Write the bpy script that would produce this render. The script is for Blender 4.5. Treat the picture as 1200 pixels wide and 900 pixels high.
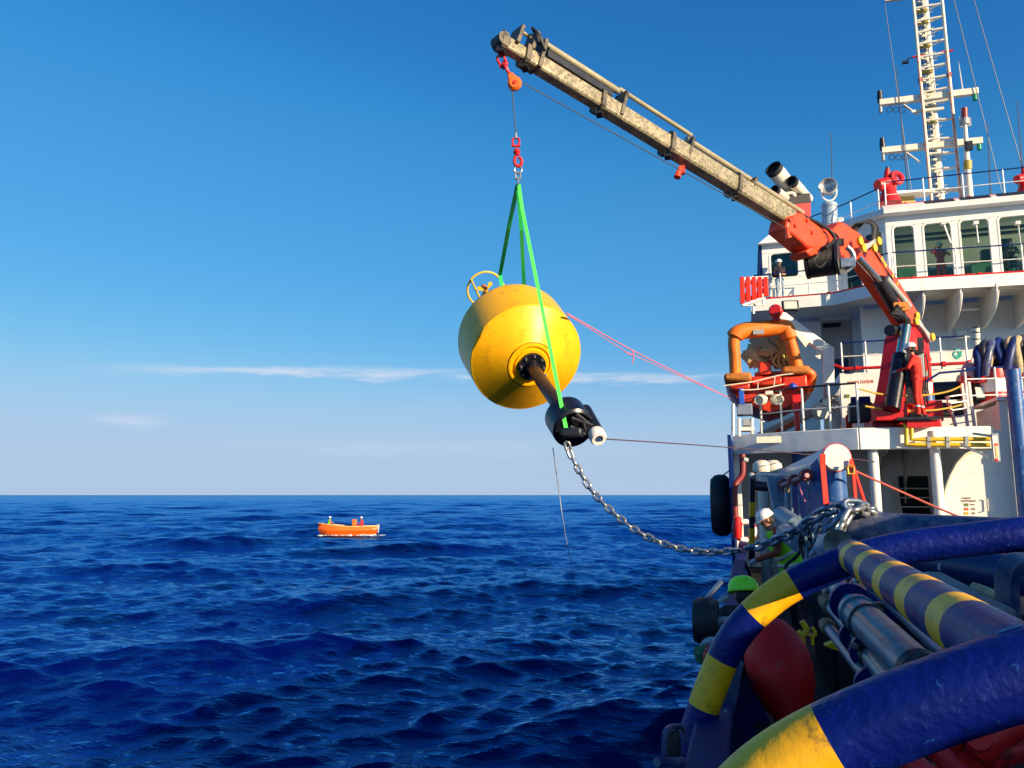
import bpy, bmesh, math, random
import numpy as np
from mathutils import Vector, Matrix, Euler, Quaternion, noise

for o in list(bpy.data.objects):
    bpy.data.objects.remove(o, do_unlink=True)
SC = bpy.context.scene
COL = SC.collection
rad = math.radians

# ------------------------------------------------------------------ camera
# World: X = starboard, Y = ship's bow, Z = up, water at Z = 0, camera standing on the aft deck at the port rail
EYE = Vector((0.0, 0.0, 4.5))
cam_d = bpy.data.cameras.new('camera')
cam_d.sensor_width = 36.0
cam_d.lens = 27.0
cam_d.clip_start = 0.05
cam_d.clip_end = 80000
cam = bpy.data.objects.new('camera', cam_d)
COL.objects.link(cam)
CAM_ROT = Euler((rad(90 + 8.22), 0, rad(17.1)))
cam.location = EYE
cam.rotation_euler = CAM_ROT
SC.camera = cam
CR = CAM_ROT.to_matrix()

# ------------------------------------------------------------------ light
SUN_AZ, SUN_EL = 60.0, 17.0            # degrees from dead astern towards starboard; elevation
SUN_DIR = Vector((math.sin(rad(SUN_AZ)) * math.cos(rad(SUN_EL)), -math.cos(rad(SUN_AZ)) * math.cos(rad(SUN_EL)), math.sin(rad(SUN_EL))))
sun_d = bpy.data.lights.new('sun', 'SUN')
sun_d.energy = 4.6
sun_d.angle = rad(0.5)
sun_d.color = (1.0, 0.80, 0.53)
sun = bpy.data.objects.new('sun', sun_d)
COL.objects.link(sun)
sun.rotation_euler = SUN_DIR.to_track_quat('Z', 'Y').to_euler()
sun.location = (30, -30, 40)

W = bpy.data.worlds.new('World')
SC.world = W
W.use_nodes = True
nt = W.node_tree
nt.nodes.clear()
def WN(t, **kw):
    n = nt.nodes.new(t)
    for k, v in kw.items():
        setattr(n, k, v)
    return n
sky = WN('ShaderNodeTexSky', sky_type='NISHITA')
sky.sun_disc = False
sky.sun_elevation = rad(SUN_EL)
sky.sun_rotation = math.atan2(SUN_DIR.x, SUN_DIR.y)
sky.altitude = 0
sky.air_density = 1.0
sky.dust_density = 0.6
sky.ozone_density = 3.0
hsv = WN('ShaderNodeHueSaturation')
hsv.inputs['Saturation'].default_value = 1.22
hsv.inputs['Value'].default_value = 1.0
nt.links.new(sky.outputs[0], hsv.inputs['Color'])
# colour grade of the whole sky, the same in every direction: the camera's vivid blue instead of the model's grey one
gain = WN('ShaderNodeMix', data_type='RGBA', blend_type='MULTIPLY')
gain.inputs[0].default_value = 1
nt.links.new(hsv.outputs[0], gain.inputs[6])
gain.inputs[7].default_value = (0.085, 0.085, 0.085, 1)
crv = WN('ShaderNodeRGBCurve')
for ch, ptsc in enumerate((((0, 0), (0.034, 0.026), (0.046, 0.047), (0.090, 0.090), (0.23, 0.25), (0.55, 0.42), (1, 0.75)),
                           ((0, 0), (0.107, 0.185), (0.135, 0.255), (0.235, 0.365), (0.45, 0.53), (0.60, 0.57), (1, 0.80)),
                           ((0, 0), (0.254, 0.52), (0.31, 0.61), (0.474, 0.74), (0.67, 0.80), (1, 0.92)))):
    c = crv.mapping.curves[ch]
    c.points[0].location = ptsc[0]; c.points[1].location = ptsc[-1]
    for p in ptsc[1:-1]: c.points.new(*p)
crv.mapping.update()
nt.links.new(gain.outputs[2], crv.inputs['Color'])
# pale sea haze all round the horizon
geo = WN('ShaderNodeTexCoord')
sep = WN('ShaderNodeSeparateXYZ')
nt.links.new(geo.outputs['Generated'], sep.inputs[0])
hz = WN('ShaderNodeMapRange', interpolation_type='SMOOTHSTEP')
hz.inputs['From Min'].default_value = 0.19; hz.inputs['From Max'].default_value = -0.01
nt.links.new(sep.outputs['Z'], hz.inputs['Value'])
hmix = WN('ShaderNodeMix', data_type='RGBA')
nt.links.new(hz.outputs['Result'], hmix.inputs[0]); nt.links.new(crv.outputs[0], hmix.inputs[6])
hmix.inputs[7].default_value = (0.395, 0.52, 0.70, 1)
# a long thin streak of cloud low over the horizon, written in sky directions
def wm(op, a, b=None, c=None, clamp=False):
    n = WN('ShaderNodeMath', operation=op)
    n.use_clamp = clamp
    for i, v in enumerate((a, b, c)):
        if v is None: continue
        if isinstance(v, (int, float)): n.inputs[i].default_value = v
        else: nt.links.new(v, n.inputs[i])
    return n.outputs[0]
def smooth_step(v, lo, hi):
    n = WN('ShaderNodeMapRange', interpolation_type='SMOOTHSTEP')
    nt.links.new(v, n.inputs['Value'])
    n.inputs['From Min'].default_value = lo; n.inputs['From Max'].default_value = hi
    return n.outputs['Result']
azim = wm('ARCTAN2', sep.outputs['X'], sep.outputs['Y'])       # 0 = bow, positive to starboard
comb = WN('ShaderNodeCombineXYZ')
nt.links.new(wm('MULTIPLY', azim, 9.0), comb.inputs[0])
nt.links.new(wm('MULTIPLY', sep.outputs['Z'], 60.0), comb.inputs[1])
nz = WN('ShaderNodeTexNoise'); nz.inputs['Scale'].default_value = 1.0; nz.inputs['Detail'].default_value = 7; nz.inputs['Roughness'].default_value = 0.62
nt.links.new(comb.outputs[0], nz.inputs['Vector'])
comb2 = WN('ShaderNodeCombineXYZ')
nt.links.new(wm('MULTIPLY', azim, 4.0), comb2.inputs[0])
nz2 = WN('ShaderNodeTexNoise'); nz2.inputs['Scale'].default_value = 1.0; nz2.inputs['Detail'].default_value = 5
nt.links.new(comb2.outputs[0], nz2.inputs['Vector'])
HA = rad(-24)
fwd = wm('ADD', wm('MULTIPLY', sep.outputs['X'], math.sin(HA)), wm('MULTIPLY', sep.outputs['Y'], math.cos(HA)))
elev = wm('DIVIDE', sep.outputs['Z'], wm('MAXIMUM', fwd, 0.05))
zc = wm('ADD', elev, wm('MULTIPLY', wm('SUBTRACT', nz.outputs[0], 0.5), 0.026))
def band(center, half):
    d = wm('ABSOLUTE', wm('SUBTRACT', zc, center))
    return wm('SUBTRACT', 1.0, smooth_step(d, half * 0.15, half))
def streak(center, half, a0, a1, fade, strength):
    edge = wm('MULTIPLY', smooth_step(azim, a0 - fade, a0 + fade), wm('SUBTRACT', 1.0, smooth_step(azim, a1 - fade, a1 + fade)))
    s = wm('MULTIPLY', band(center, half), edge)
    s = wm('MULTIPLY', s, smooth_step(nz.outputs[0], 0.25, 0.62))
    s = wm('MULTIPLY', s, wm('ADD', 0.45, wm('MULTIPLY', nz2.outputs[0], 0.9)))
    return wm('MULTIPLY', s, strength)
s1 = streak(0.1565, 0.0100, rad(-42), rad(4), rad(8), 0.80)
s2 = streak(0.092, 0.012, rad(-45.5), rad(-42), rad(1.6), 0.55)
s3 = streak(0.060, 0.016, rad(-36), rad(-12), rad(8), 0.22)
cl = wm('ADD', wm('ADD', s1, s2), s3, clamp=True)
mixc = WN('ShaderNodeMix', data_type='RGBA')
nt.links.new(cl, mixc.inputs['Factor'])
nt.links.new(hmix.outputs[2], mixc.inputs[6])
mixc.inputs[7].default_value = (0.62, 0.68, 0.80, 1)
back = WN('ShaderNodeMix', data_type='RGBA', blend_type='MULTIPLY')
back.inputs[0].default_value = 1
nt.links.new(mixc.outputs[2], back.inputs[6])
back.inputs[7].default_value = (10, 10, 10, 1)
bg = WN('ShaderNodeBackground')
bg.inputs['Strength'].default_value = 0.0585
nt.links.new(back.outputs[2], bg.inputs['Color'])
wo = WN('ShaderNodeOutputWorld')
nt.links.new(bg.outputs[0], wo.inputs['Surface'])

SC.view_settings.view_transform = 'Standard'
SC.view_settings.look = 'None'
SC.view_settings.exposure = 0.92
SC.view_settings.gamma = 1.0
SC.view_settings.use_curve_mapping = False

# ------------------------------------------------------------------ measuring helpers: a sight line cut at a real plane of the ship
def ray(px, py):
    return CR @ Vector(((px - 600) / 900, (450 - py) / 900, -1))
def PD(px, py, d): return EYE + ray(px, py) * d
def PY(px, py, y):
    r = ray(px, py); return EYE + r * (y / r.y)
def PX(px, py, x):
    r = ray(px, py); return EYE + r * (x / r.x)
def PZ(px, py, z):
    r = ray(px, py); return EYE + r * ((z - EYE.z) / r.z)
def PP(px, py, p0, n):
    r = ray(px, py); return EYE + r * ((p0 - EYE).dot(n) / r.dot(n))
V = lambda x, y, z: Vector((x, y, z))
UP = Vector((0, 0, 1))
CAMR = CR @ Vector((1, 0, 0)); CAMU = CR @ Vector((0, 1, 0)); CAMF = CR @ Vector((0, 0, -1))

# ------------------------------------------------------------------ materials
MATS = {}
def mat(name, rgb, rough=0.5, metal=0.0, var=0.12, scale=2.5, dirt=None, damt=0.0, dscale=6.0, bump=0.0, bscale=40.0, streak=False, coat=0.0, spec=0.5, dsharp=0.06):
    if name in MATS: return MATS[name]
    m = bpy.data.materials.new(name); m.use_nodes = True
    t = m.node_tree; N = t.nodes; L = t.links
    b = N['Principled BSDF']
    b.inputs['Roughness'].default_value = rough
    b.inputs['Metallic'].default_value = metal
    b.inputs['Specular IOR Level'].default_value = spec
    b.inputs['Coat Weight'].default_value = coat
    tc = N.new('ShaderNodeTexCoord')
    n1 = N.new('ShaderNodeTexNoise'); n1.inputs['Scale'].default_value = scale; n1.inputs['Detail'].default_value = 6; n1.inputs['Roughness'].default_value = 0.65
    L.new(tc.outputs['Object'], n1.inputs['Vector'])
    mr = N.new('ShaderNodeMapRange'); mr.inputs['From Min'].default_value = 0.3; mr.inputs['From Max'].default_value = 0.7
    mr.inputs['To Min'].default_value = 1 - var; mr.inputs['To Max'].default_value = 1 + var * 0.6
    L.new(n1.outputs[0], mr.inputs['Value'])
    mul = N.new('ShaderNodeMix'); mul.data_type = 'RGBA'; mul.blend_type = 'MULTIPLY'; mul.inputs[0].default_value = 1
    mul.inputs[6].default_value = (*rgb, 1)
    L.new(mr.outputs[0], mul.inputs[7])
    out = mul.outputs[2]
    if dirt is not None:
        n2 = N.new('ShaderNodeTexNoise'); n2.inputs['Scale'].default_value = dscale; n2.inputs['Detail'].default_value = 8; n2.inputs['Roughness'].default_value = 0.7
        if streak:
            mp = N.new('ShaderNodeMapping'); mp.inputs['Scale'].default_value = (1, 1, 0.12)
            L.new(tc.outputs['Object'], mp.inputs['Vector']); L.new(mp.outputs[0], n2.inputs['Vector'])
        else:
            L.new(tc.outputs['Object'], n2.inputs['Vector'])
        th = N.new('ShaderNodeMapRange')
        c = 0.5 + (0.5 - damt) * 0.45
        th.inputs['From Min'].default_value = c - dsharp; th.inputs['From Max'].default_value = c + dsharp
        L.new(n2.outputs[0], th.inputs['Value'])
        mx = N.new('ShaderNodeMix'); mx.data_type = 'RGBA'
        L.new(th.outputs[0], mx.inputs[0]); L.new(out, mx.inputs[6]); mx.inputs[7].default_value = (*dirt, 1)
        out = mx.outputs[2]
    L.new(out, b.inputs['Base Color'])
    rr = N.new('ShaderNodeMapRange'); rr.inputs['To Min'].default_value = max(0.03, rough - 0.1); rr.inputs['To Max'].default_value = min(1, rough + 0.12)
    L.new(n1.outputs[0], rr.inputs['Value']); L.new(rr.outputs[0], b.inputs['Roughness'])
    if bump > 0:
        n3 = N.new('ShaderNodeTexNoise'); n3.inputs['Scale'].default_value = bscale; n3.inputs['Detail'].default_value = 4
        L.new(tc.outputs['Object'], n3.inputs['Vector'])
        bp = N.new('ShaderNodeBump'); bp.inputs['Strength'].default_value = bump; bp.inputs['Distance'].default_value = 0.01
        L.new(n3.outputs[0], bp.inputs['Height']); L.new(bp.outputs[0], b.inputs['Normal'])
    MATS[name] = m
    return m

RUST = (0.20, 0.07, 0.02)
white = mat('white paint', (0.80, 0.78, 0.72), 0.42, var=0.05, scale=1.2, dirt=(0.66, 0.58, 0.44), damt=0.12, dscale=1.6, streak=True, dsharp=0.14, bump=0.04, bscale=7)
whitep = mat('white rail paint', (0.80, 0.78, 0.72), 0.4, dirt=(0.40, 0.25, 0.12), damt=0.2, dscale=5, dsharp=0.1)
cream = mat('cream mast paint', (0.76, 0.71, 0.56), 0.45, dirt=RUST, damt=0.16, dscale=3)
navy = mat('navy blue paint', (0.0015, 0.009, 0.14), 0.36, var=0.3, scale=8, dirt=(0.02, 0.10, 0.27), damt=0.13, dscale=40, bump=0.55, bscale=40, dsharp=0.05, spec=0.28)
navyfar = mat('navy blue hull paint', (0.002, 0.018, 0.12), 0.6, var=0.25, dirt=(0.012, 0.045, 0.10), damt=0.2, dscale=4, spec=0.15)
blue = mat('blue equipment paint', (0.02, 0.10, 0.33), 0.4, var=0.25, scale=5, dirt=(0.16, 0.22, 0.30), damt=0.28, dscale=14, bump=0.12, bscale=30)
dusty = mat('salt stained blue paint', (0.012, 0.040, 0.14), 0.36, var=0.3, scale=4, dirt=(0.22, 0.21, 0.22), damt=0.36, dscale=7, dsharp=0.15, bump=0.15, bscale=40)
paleblue = mat('pale blue grey paint', (0.16, 0.25, 0.33), 0.42, var=0.25, scale=5, dirt=(0.05, 0.07, 0.09), damt=0.28, dscale=9, dsharp=0.14, bump=0.1)
tealgrey = mat('grey hydraulic pipe paint', (0.07, 0.19, 0.25), 0.32, var=0.3, scale=6, dirt=(0.03, 0.04, 0.05), damt=0.28, dscale=14, dsharp=0.1, bump=0.08, bscale=60)
yellowp = mat('yellow marking paint', (0.98, 0.48, 0.004), 0.45, var=0.2, scale=6, dirt=(0.22, 0.13, 0.02), damt=0.24, dscale=14, bump=0.3, bscale=26)
yellowpipe = mat('yellow pipe paint', (0.75, 0.48, 0.02), 0.4, var=0.2)
buoyy = mat('yellow buoy skin', (0.93, 0.44, 0.003), 0.36, var=0.14, scale=3, dirt=(0.50, 0.20, 0.01), damt=0.12, dscale=5, dsharp=0.12, bump=0.08, bscale=5, spec=0.3)
redc = mat('orange red crane paint', (0.88, 0.075, 0.018), 0.42, var=0.2, scale=3, dirt=(0.30, 0.03, 0.015), damt=0.25, dscale=6, dsharp=0.12)
red = mat('red fitting paint', (0.62, 0.012, 0.012), 0.4, var=0.2, scale=5, dirt=(0.15, 0.01, 0.01), damt=0.22, dscale=8)
redstrop = mat('red webbing', (0.85, 0.03, 0.01), 0.75, var=0.2, scale=20, bump=0.2, bscale=120)
redfloat = mat('red float rubber', (0.95, 0.012, 0.008), 0.5, var=0.1, scale=5, dirt=(0.35, 0.10, 0.12), damt=0.12, dscale=4, dsharp=0.1, bump=0.05, spec=0.25)
orange = mat('orange boat plastic', (0.85, 0.14, 0.008), 0.42, var=0.18, scale=3, dirt=(0.40, 0.10, 0.02), damt=0.24, dscale=5, dsharp=0.15)
orangered = mat('red orange boat hull', (0.72, 0.045, 0.008), 0.4, var=0.2, scale=3, dirt=(0.28, 0.02, 0.01), damt=0.24, dscale=4, dsharp=0.15)
orangefade = mat('weathered orange fender', (0.62, 0.17, 0.015), 0.7, var=0.3, scale=8, dirt=(0.28, 0.13, 0.03), damt=0.42, dscale=12, dsharp=0.12, bump=0.2)
boomp = mat('grimy galvanised boom', (0.40, 0.335, 0.205), 0.42, metal=0.15, var=0.4, scale=5, dirt=(0.07, 0.06, 0.04), damt=0.36, dscale=16, dsharp=0.10, bump=0.1)
chrome = mat('polished piston', (0.75, 0.68, 0.52), 0.16, metal=1.0, var=0.15)
steel = mat('worn galvanised steel', (0.42, 0.43, 0.44), 0.38, metal=0.85, var=0.3, scale=9, dirt=(0.16, 0.10, 0.06), damt=0.2, dscale=12)
chainm = mat('shaded chain steel', (0.20, 0.26, 0.36), 0.30, metal=0.5, var=0.4, scale=10, dirt=(0.05, 0.04, 0.035), damt=0.3, dscale=18)  # same chain, deck shade put into the darker steel
chainlit = mat('sunlit chain steel', (0.46, 0.47, 0.46), 0.3, metal=0.75, var=0.35, scale=10, dirt=(0.12, 0.10, 0.08), damt=0.3, dscale=18)  # same chain, sunlight put into the paler steel
black = mat('black rubber', (0.012, 0.012, 0.014), 0.6, var=0.3, scale=8, bump=0.1)
blackp = mat('black steel paint', (0.016, 0.017, 0.022), 0.4, var=0.3, scale=6)
blackgloss = mat('wet black coating', (0.007, 0.008, 0.013), 0.28, var=0.3, scale=6, dirt=(0.03, 0.025, 0.022), damt=0.2, dscale=10)
greyp = mat('grey cabinet paint', (0.35, 0.37, 0.36), 0.5, var=0.15)
tan = mat('tan canvas', (0.55, 0.40, 0.20), 0.85, var=0.3, scale=6, bump=0.4, bscale=14)
hosetan = mat('tan hose cover', (0.45, 0.33, 0.18), 0.75, var=0.3, scale=12)
hoseblue = mat('dark blue hose', (0.012, 0.025, 0.12), 0.45, var=0.3, scale=6)
green = mat('green webbing', (0.02, 0.62, 0.13), 0.7, var=0.15, scale=15)
greenlit = mat('sunlit green webbing', (0.08, 0.85, 0.10), 0.7, var=0.15, scale=15)  # same webbing as green, sunlight put into the brighter tone
pinkrope = mat('faded pink rope', (0.55, 0.16, 0.24), 0.85, var=0.2, scale=30)
darkrope = mat('dark red rope', (0.07, 0.035, 0.05), 0.85, var=0.3, scale=30)
whiteline = mat('white cord', (0.60, 0.62, 0.64), 0.8)
yellowrope = mat('yellow rope', (0.62, 0.40, 0.05), 0.85, var=0.3, scale=40)
greyrope = mat('grey mooring rope', (0.34, 0.36, 0.38), 0.9, var=0.3, scale=30)
wirem = mat('steel wire', (0.10, 0.11, 0.13), 0.5, metal=0.5)
deckm = mat('dark deck paint', (0.010, 0.011, 0.013), 0.6, var=0.4, scale=2, dirt=(0.03, 0.025, 0.02), damt=0.25, dscale=3, bump=0.2, spec=0.25)
skin = mat('skin', (0.42, 0.19, 0.11), 0.5, var=0.1)
helmetw = mat('white helmet plastic', (0.82, 0.82, 0.80), 0.3, var=0.05)
helmetg = mat('lime helmet plastic', (0.33, 0.95, 0.02), 0.35, var=0.06)
redsuit = mat('red coverall cloth', (0.72, 0.028, 0.016), 0.85, var=0.25, scale=9, bump=0.3, bscale=12)
blackcloth = mat('black cloth', (0.014, 0.015, 0.02), 0.9, var=0.3, scale=9, bump=0.3, bscale=12)
browncloth = mat('brown sleeve cloth', (0.30, 0.055, 0.022), 0.85, var=0.3, scale=9, bump=0.3, bscale=12)
jeans = mat('pale blue jeans', (0.22, 0.33, 0.45), 0.85, var=0.3, scale=9)
lime = mat('lime hi vis cloth', (0.26, 0.72, 0.015), 0.75, var=0.15, scale=9, bump=0.25, bscale=14)
silver = mat('reflective tape', (0.55, 0.60, 0.58), 0.4, var=0.1)
glove = mat('grey work glove', (0.34, 0.40, 0.47), 0.85, var=0.2, scale=12)
boots = mat('boot leather', (0.03, 0.025, 0.02), 0.6)
tealdoor = mat('blue door paint', (0.03, 0.09, 0.17), 0.5)
curtain_and_reflection = mat('blue curtain cloth', (0.02, 0.10, 0.22), 0.8, var=0.3, scale=3)
greenconsole = mat('green console paint', (0.10, 0.20, 0.13), 0.6, var=0.3, scale=3)
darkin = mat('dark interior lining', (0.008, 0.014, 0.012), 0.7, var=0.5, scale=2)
lampglass = mat('lamp glass', (0.55, 0.58, 0.50), 0.15, var=0.1)
lightgreen = mat('green lamp glass', (0.01, 0.25, 0.12), 0.2)
tealrope = mat('teal hose', (0.03, 0.35, 0.25), 0.6)
redprint = mat('red print', (0.80, 0.12, 0.02), 0.6)
blackprint = mat('black print', (0.03, 0.03, 0.03), 0.6)
greenprint = mat('green print', (0.12, 0.20, 0.03), 0.6)
signface = mat('white sign face', (0.80, 0.78, 0.74), 0.5, var=0.04)
def plate_wear(m, pw=2.3, ph=1.25):   # welded plate seams and thin rust runs
    t = m.node_tree; L = t.links; b = t.nodes['Principled BSDF']
    tc = t.nodes.new('ShaderNodeTexCoord'); sp = t.nodes.new('ShaderNodeSeparateXYZ'); L.new(tc.outputs['Object'], sp.inputs[0])
    ad = t.nodes.new('ShaderNodeMath'); ad.operation = 'ADD'; L.new(sp.outputs[0], ad.inputs[0]); L.new(sp.outputs[1], ad.inputs[1])
    cb = t.nodes.new('ShaderNodeCombineXYZ'); L.new(ad.outputs[0], cb.inputs[0]); L.new(sp.outputs[2], cb.inputs[1])
    br = t.nodes.new('ShaderNodeTexBrick'); br.inputs['Scale'].default_value = 1; br.inputs['Mortar Size'].default_value = 0.012; br.inputs['Mortar Smooth'].default_value = 1.0
    br.inputs['Brick Width'].default_value = pw; br.inputs['Row Height'].default_value = ph; L.new(cb.outputs[0], br.inputs['Vector'])
    bp = t.nodes.new('ShaderNodeBump'); bp.inputs['Strength'].default_value = 0.6; bp.inputs['Distance'].default_value = 0.01; L.new(br.outputs['Fac'], bp.inputs['Height'])
    # dented plating between the frames
    n0 = t.nodes.new('ShaderNodeTexNoise'); n0.inputs['Scale'].default_value = 1.4; n0.inputs['Detail'].default_value = 2; L.new(tc.outputs['Object'], n0.inputs['Vector'])
    b2 = t.nodes.new('ShaderNodeBump'); b2.inputs['Strength'].default_value = 0.35; b2.inputs['Distance'].default_value = 0.06; L.new(n0.outputs[0], b2.inputs['Height']); L.new(bp.outputs[0], b2.inputs['Normal']); L.new(b2.outputs[0], b.inputs['Normal'])
    mp = t.nodes.new('ShaderNodeMapping'); mp.inputs['Scale'].default_value = (7, 7, 0.35); L.new(tc.outputs['Object'], mp.inputs[0])
    n1 = t.nodes.new('ShaderNodeTexNoise'); n1.inputs['Scale'].default_value = 1.0; n1.inputs['Detail'].default_value = 5; n1.inputs['Roughness'].default_value = 0.7; L.new(mp.outputs[0], n1.inputs['Vector'])
    mr = t.nodes.new('ShaderNodeMapRange'); mr.inputs['From Min'].default_value = 0.66; mr.inputs['From Max'].default_value = 0.80; mr.inputs['To Max'].default_value = 0.55; L.new(n1.outputs[0], mr.inputs['Value'])
    src = b.inputs['Base Color'].links[0].from_socket
    mx = t.nodes.new('ShaderNodeMix'); mx.data_type = 'RGBA'; L.new(mr.outputs[0], mx.inputs[0]); L.new(src, mx.inputs[6]); mx.inputs[7].default_value = (0.36, 0.19, 0.08, 1)
    L.new(mx.outputs[2], b.inputs['Base Color'])
plate_wear(white)
def glass_mat(name, tint, gloss_lo=0.06):
    m = bpy.data.materials.new(name); m.use_nodes = True
    t = m.node_tree; t.nodes.clear()
    o = t.nodes.new('ShaderNodeOutputMaterial'); mx = t.nodes.new('ShaderNodeMixShader')
    tr = t.nodes.new('ShaderNodeBsdfTransparent'); gl = t.nodes.new('ShaderNodeBsdfGlossy'); fr = t.nodes.new('ShaderNodeFresnel')
    gm = t.nodes.new('ShaderNodeNewGeometry'); im = t.nodes.new('ShaderNodeMapRange')   # same reflectance on both faces of the pane
    im.inputs['To Min'].default_value = 1.5; im.inputs['To Max'].default_value = 1 / 1.5
    t.links.new(gm.outputs['Backfacing'], im.inputs['Value']); t.links.new(im.outputs['Result'], fr.inputs[0])
    tr.inputs[0].default_value = (*tint, 1); gl.inputs[0].default_value = (0.6, 0.75, 0.68, 1); gl.inputs[1].default_value = 0.02
    t.links.new(fr.outputs[0], mx.inputs[0]); t.links.new(tr.outputs[0], mx.inputs[1]); t.links.new(gl.outputs[0], mx.inputs[2]); t.links.new(mx.outputs[0], o.inputs[0])
    return m
glass = glass_mat('green tinted glass', (0.68, 0.82, 0.74))

# ------------------------------------------------------------------ mesh builder
def frame_of(d):
    d = d.normalized()
    a = UP if abs(d.z) < 0.95 else Vector((0, 1, 0))
    u = d.cross(a).normalized()
    return u, u.cross(d).normalized()
class MB:
    def __init__(s): s.v = []; s.f = []; s.mi = []; s.m = 0
    def add(s, vs, fs):
        b = len(s.v); s.v += [Vector(v) for v in vs]
        for f in fs: s.f.append([b + i for i in f]); s.mi.append(s.m)
        return s
    def hexa(s, p):   # p: 4 bottom then 4 top, same winding
        return s.add(p, [(3, 2, 1, 0), (4, 5, 6, 7), (0, 1, 5, 4), (1, 2, 6, 5), (2, 3, 7, 6), (3, 0, 4, 7)])
    def box(s, c, size, rot=None):
        hx, hy, hz = size[0] / 2, size[1] / 2, size[2] / 2
        p = [Vector(q) for q in ((-hx, -hy, -hz), (hx, -hy, -hz), (hx, hy, -hz), (-hx, hy, -hz), (-hx, -hy, hz), (hx, -hy, hz), (hx, hy, hz), (-hx, hy, hz))]
        if rot is not None: p = [rot @ q for q in p]
        c = Vector(c)
        return s.hexa([c + q for q in p])
    def beam(s, a, b, w, h, up=UP, w2=None, h2=None):   # rectangular bar; w across, h along up
        a = Vector(a); b = Vector(b); d = (b - a).normalized(); x = d.cross(up).normalized(); y = x.cross(d)
        w2 = w if w2 is None else w2; h2 = h if h2 is None else h2
        q = lambda c, w, h: [c - x * w / 2 - y * h / 2, c + x * w / 2 - y * h / 2, c + x * w / 2 + y * h / 2, c - x * w / 2 + y * h / 2]
        return s.hexa(q(a, w, h) + q(b, w2, h2))
    def prism(s, poly, ext):
        n = len(poly); poly = [Vector(p) for p in poly]; ext = Vector(ext)
        return s.add(poly + [p + ext for p in poly], [list(range(n))[::-1], list(range(n, 2 * n))] + [(i, (i + 1) % n, n + (i + 1) % n, n + i) for i in range(n)])
    def tube(s, pts, r, n=10, closed=False, cap=True, mats=None, up=None, squash=1.0):
        pts = [Vector(p) for p in pts]; k = len(pts)
        rs = r if isinstance(r, (list, tuple)) else [r] * k
        base = len(s.v); prev = None
        for i in range(k):
            if closed: t = pts[(i + 1) % k] - pts[i - 1]
            else: t = pts[min(i + 1, k - 1)] - pts[max(i - 1, 0)]
            t = t.normalized() if t.length > 1e-9 else UP.copy()
            if prev is None:
                u, w = frame_of(t)
                if up is not None:
                    u = t.cross(up).normalized(); w = u.cross(t).normalized()
            else:
                u = (prev - t * prev.dot(t)).normalized(); w = u.cross(t).normalized()
            prev = u
            for j in range(n):
                a = 2 * math.pi * j / n
                s.v.append(pts[i] + u * math.cos(a) * rs[i] + w * math.sin(a) * rs[i] * squash)
        for i in range(k if closed else k - 1):
            i2 = (i + 1) % k
            for j in range(n):
                j2 = (j + 1) % n
                s.f.append([base + i * n + j, base + i * n + j2, base + i2 * n + j2, base + i2 * n + j][::-1]); s.mi.append(mats[i] if mats else s.m)
        if cap and not closed:
            s.f.append([base + j for j in range(n)]); s.mi.append(mats[0] if mats else s.m)
            s.f.append([base + (k - 1) * n + j for j in range(n)][::-1]); s.mi.append(mats[-1] if mats else s.m)
        return s
    def cyl(s, a, b, r, r2=None, n=14): return s.tube([a, b], [r, r if r2 is None else r2], n)
    def lathe(s, o, axis, prof, n=32, u=None):   # prof: (radius, height along axis)
        o = Vector(o); axis = Vector(axis).normalized()
        if u is None: u, w = frame_of(axis)
        else: w = u.cross(axis)
        base = len(s.v); k = len(prof)
        for r, h in prof:
            for j in range(n):
                a = 2 * math.pi * j / n
                s.v.append(o + axis * h + (u * math.cos(a) + w * math.sin(a)) * max(r, 1e-4))
        for i in range(k - 1):
            for j in range(n):
                j2 = (j + 1) % n
                s.f.append([base + i * n + j, base + i * n + j2, base + (i + 1) * n + j2, base + (i + 1) * n + j]); s.mi.append(s.m)
        return s
    def ball(s, c, r, n=14, sc=(1, 1, 1), rot=None):
        c = Vector(c); m = n // 2; vs = []; fs = []
        for i in range(m + 1):
            th = math.pi * i / m
            for j in range(n):
                ph = 2 * math.pi * j / n
                p = Vector((math.sin(th) * math.cos(ph) * r * sc[0], math.sin(th) * math.sin(ph) * r * sc[1], math.cos(th) * r * sc[2]))
                if rot is not None: p = rot @ p
                vs.append(c + p)
        for i in range(m):
            for j in range(n):
                j2 = (j + 1) % n; fs.append((i * n + j, (i + 1) * n + j, (i + 1) * n + j2, i * n + j2))
        return s.add(vs, fs)
    def lump(s, c, r, n=16, sc=(1, 1, 1), amp=0.3, freq=3.0, seed=0):
        k = len(s.v); s.ball(c, r, n, sc); c = Vector(c)
        for i in range(k, len(s.v)):
            p = s.v[i]; d = p - c; f = 1 + amp * noise.noise(p * freq / max(r, 1e-3) * 0.4 + Vector((seed, 0, 0))) + amp * 0.5 * noise.noise(p * freq / r + Vector((0, seed, 0)))
            s.v[i] = c + d * f
        return s
    def torus(s, c, axis, R, r, n=24, m=8):
        u, w = frame_of(Vector(axis))
        return s.tube([Vector(c) + (u * math.cos(2 * math.pi * i / n) + w * math.sin(2 * math.pi * i / n)) * R for i in range(n)], r, m, closed=True)
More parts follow.
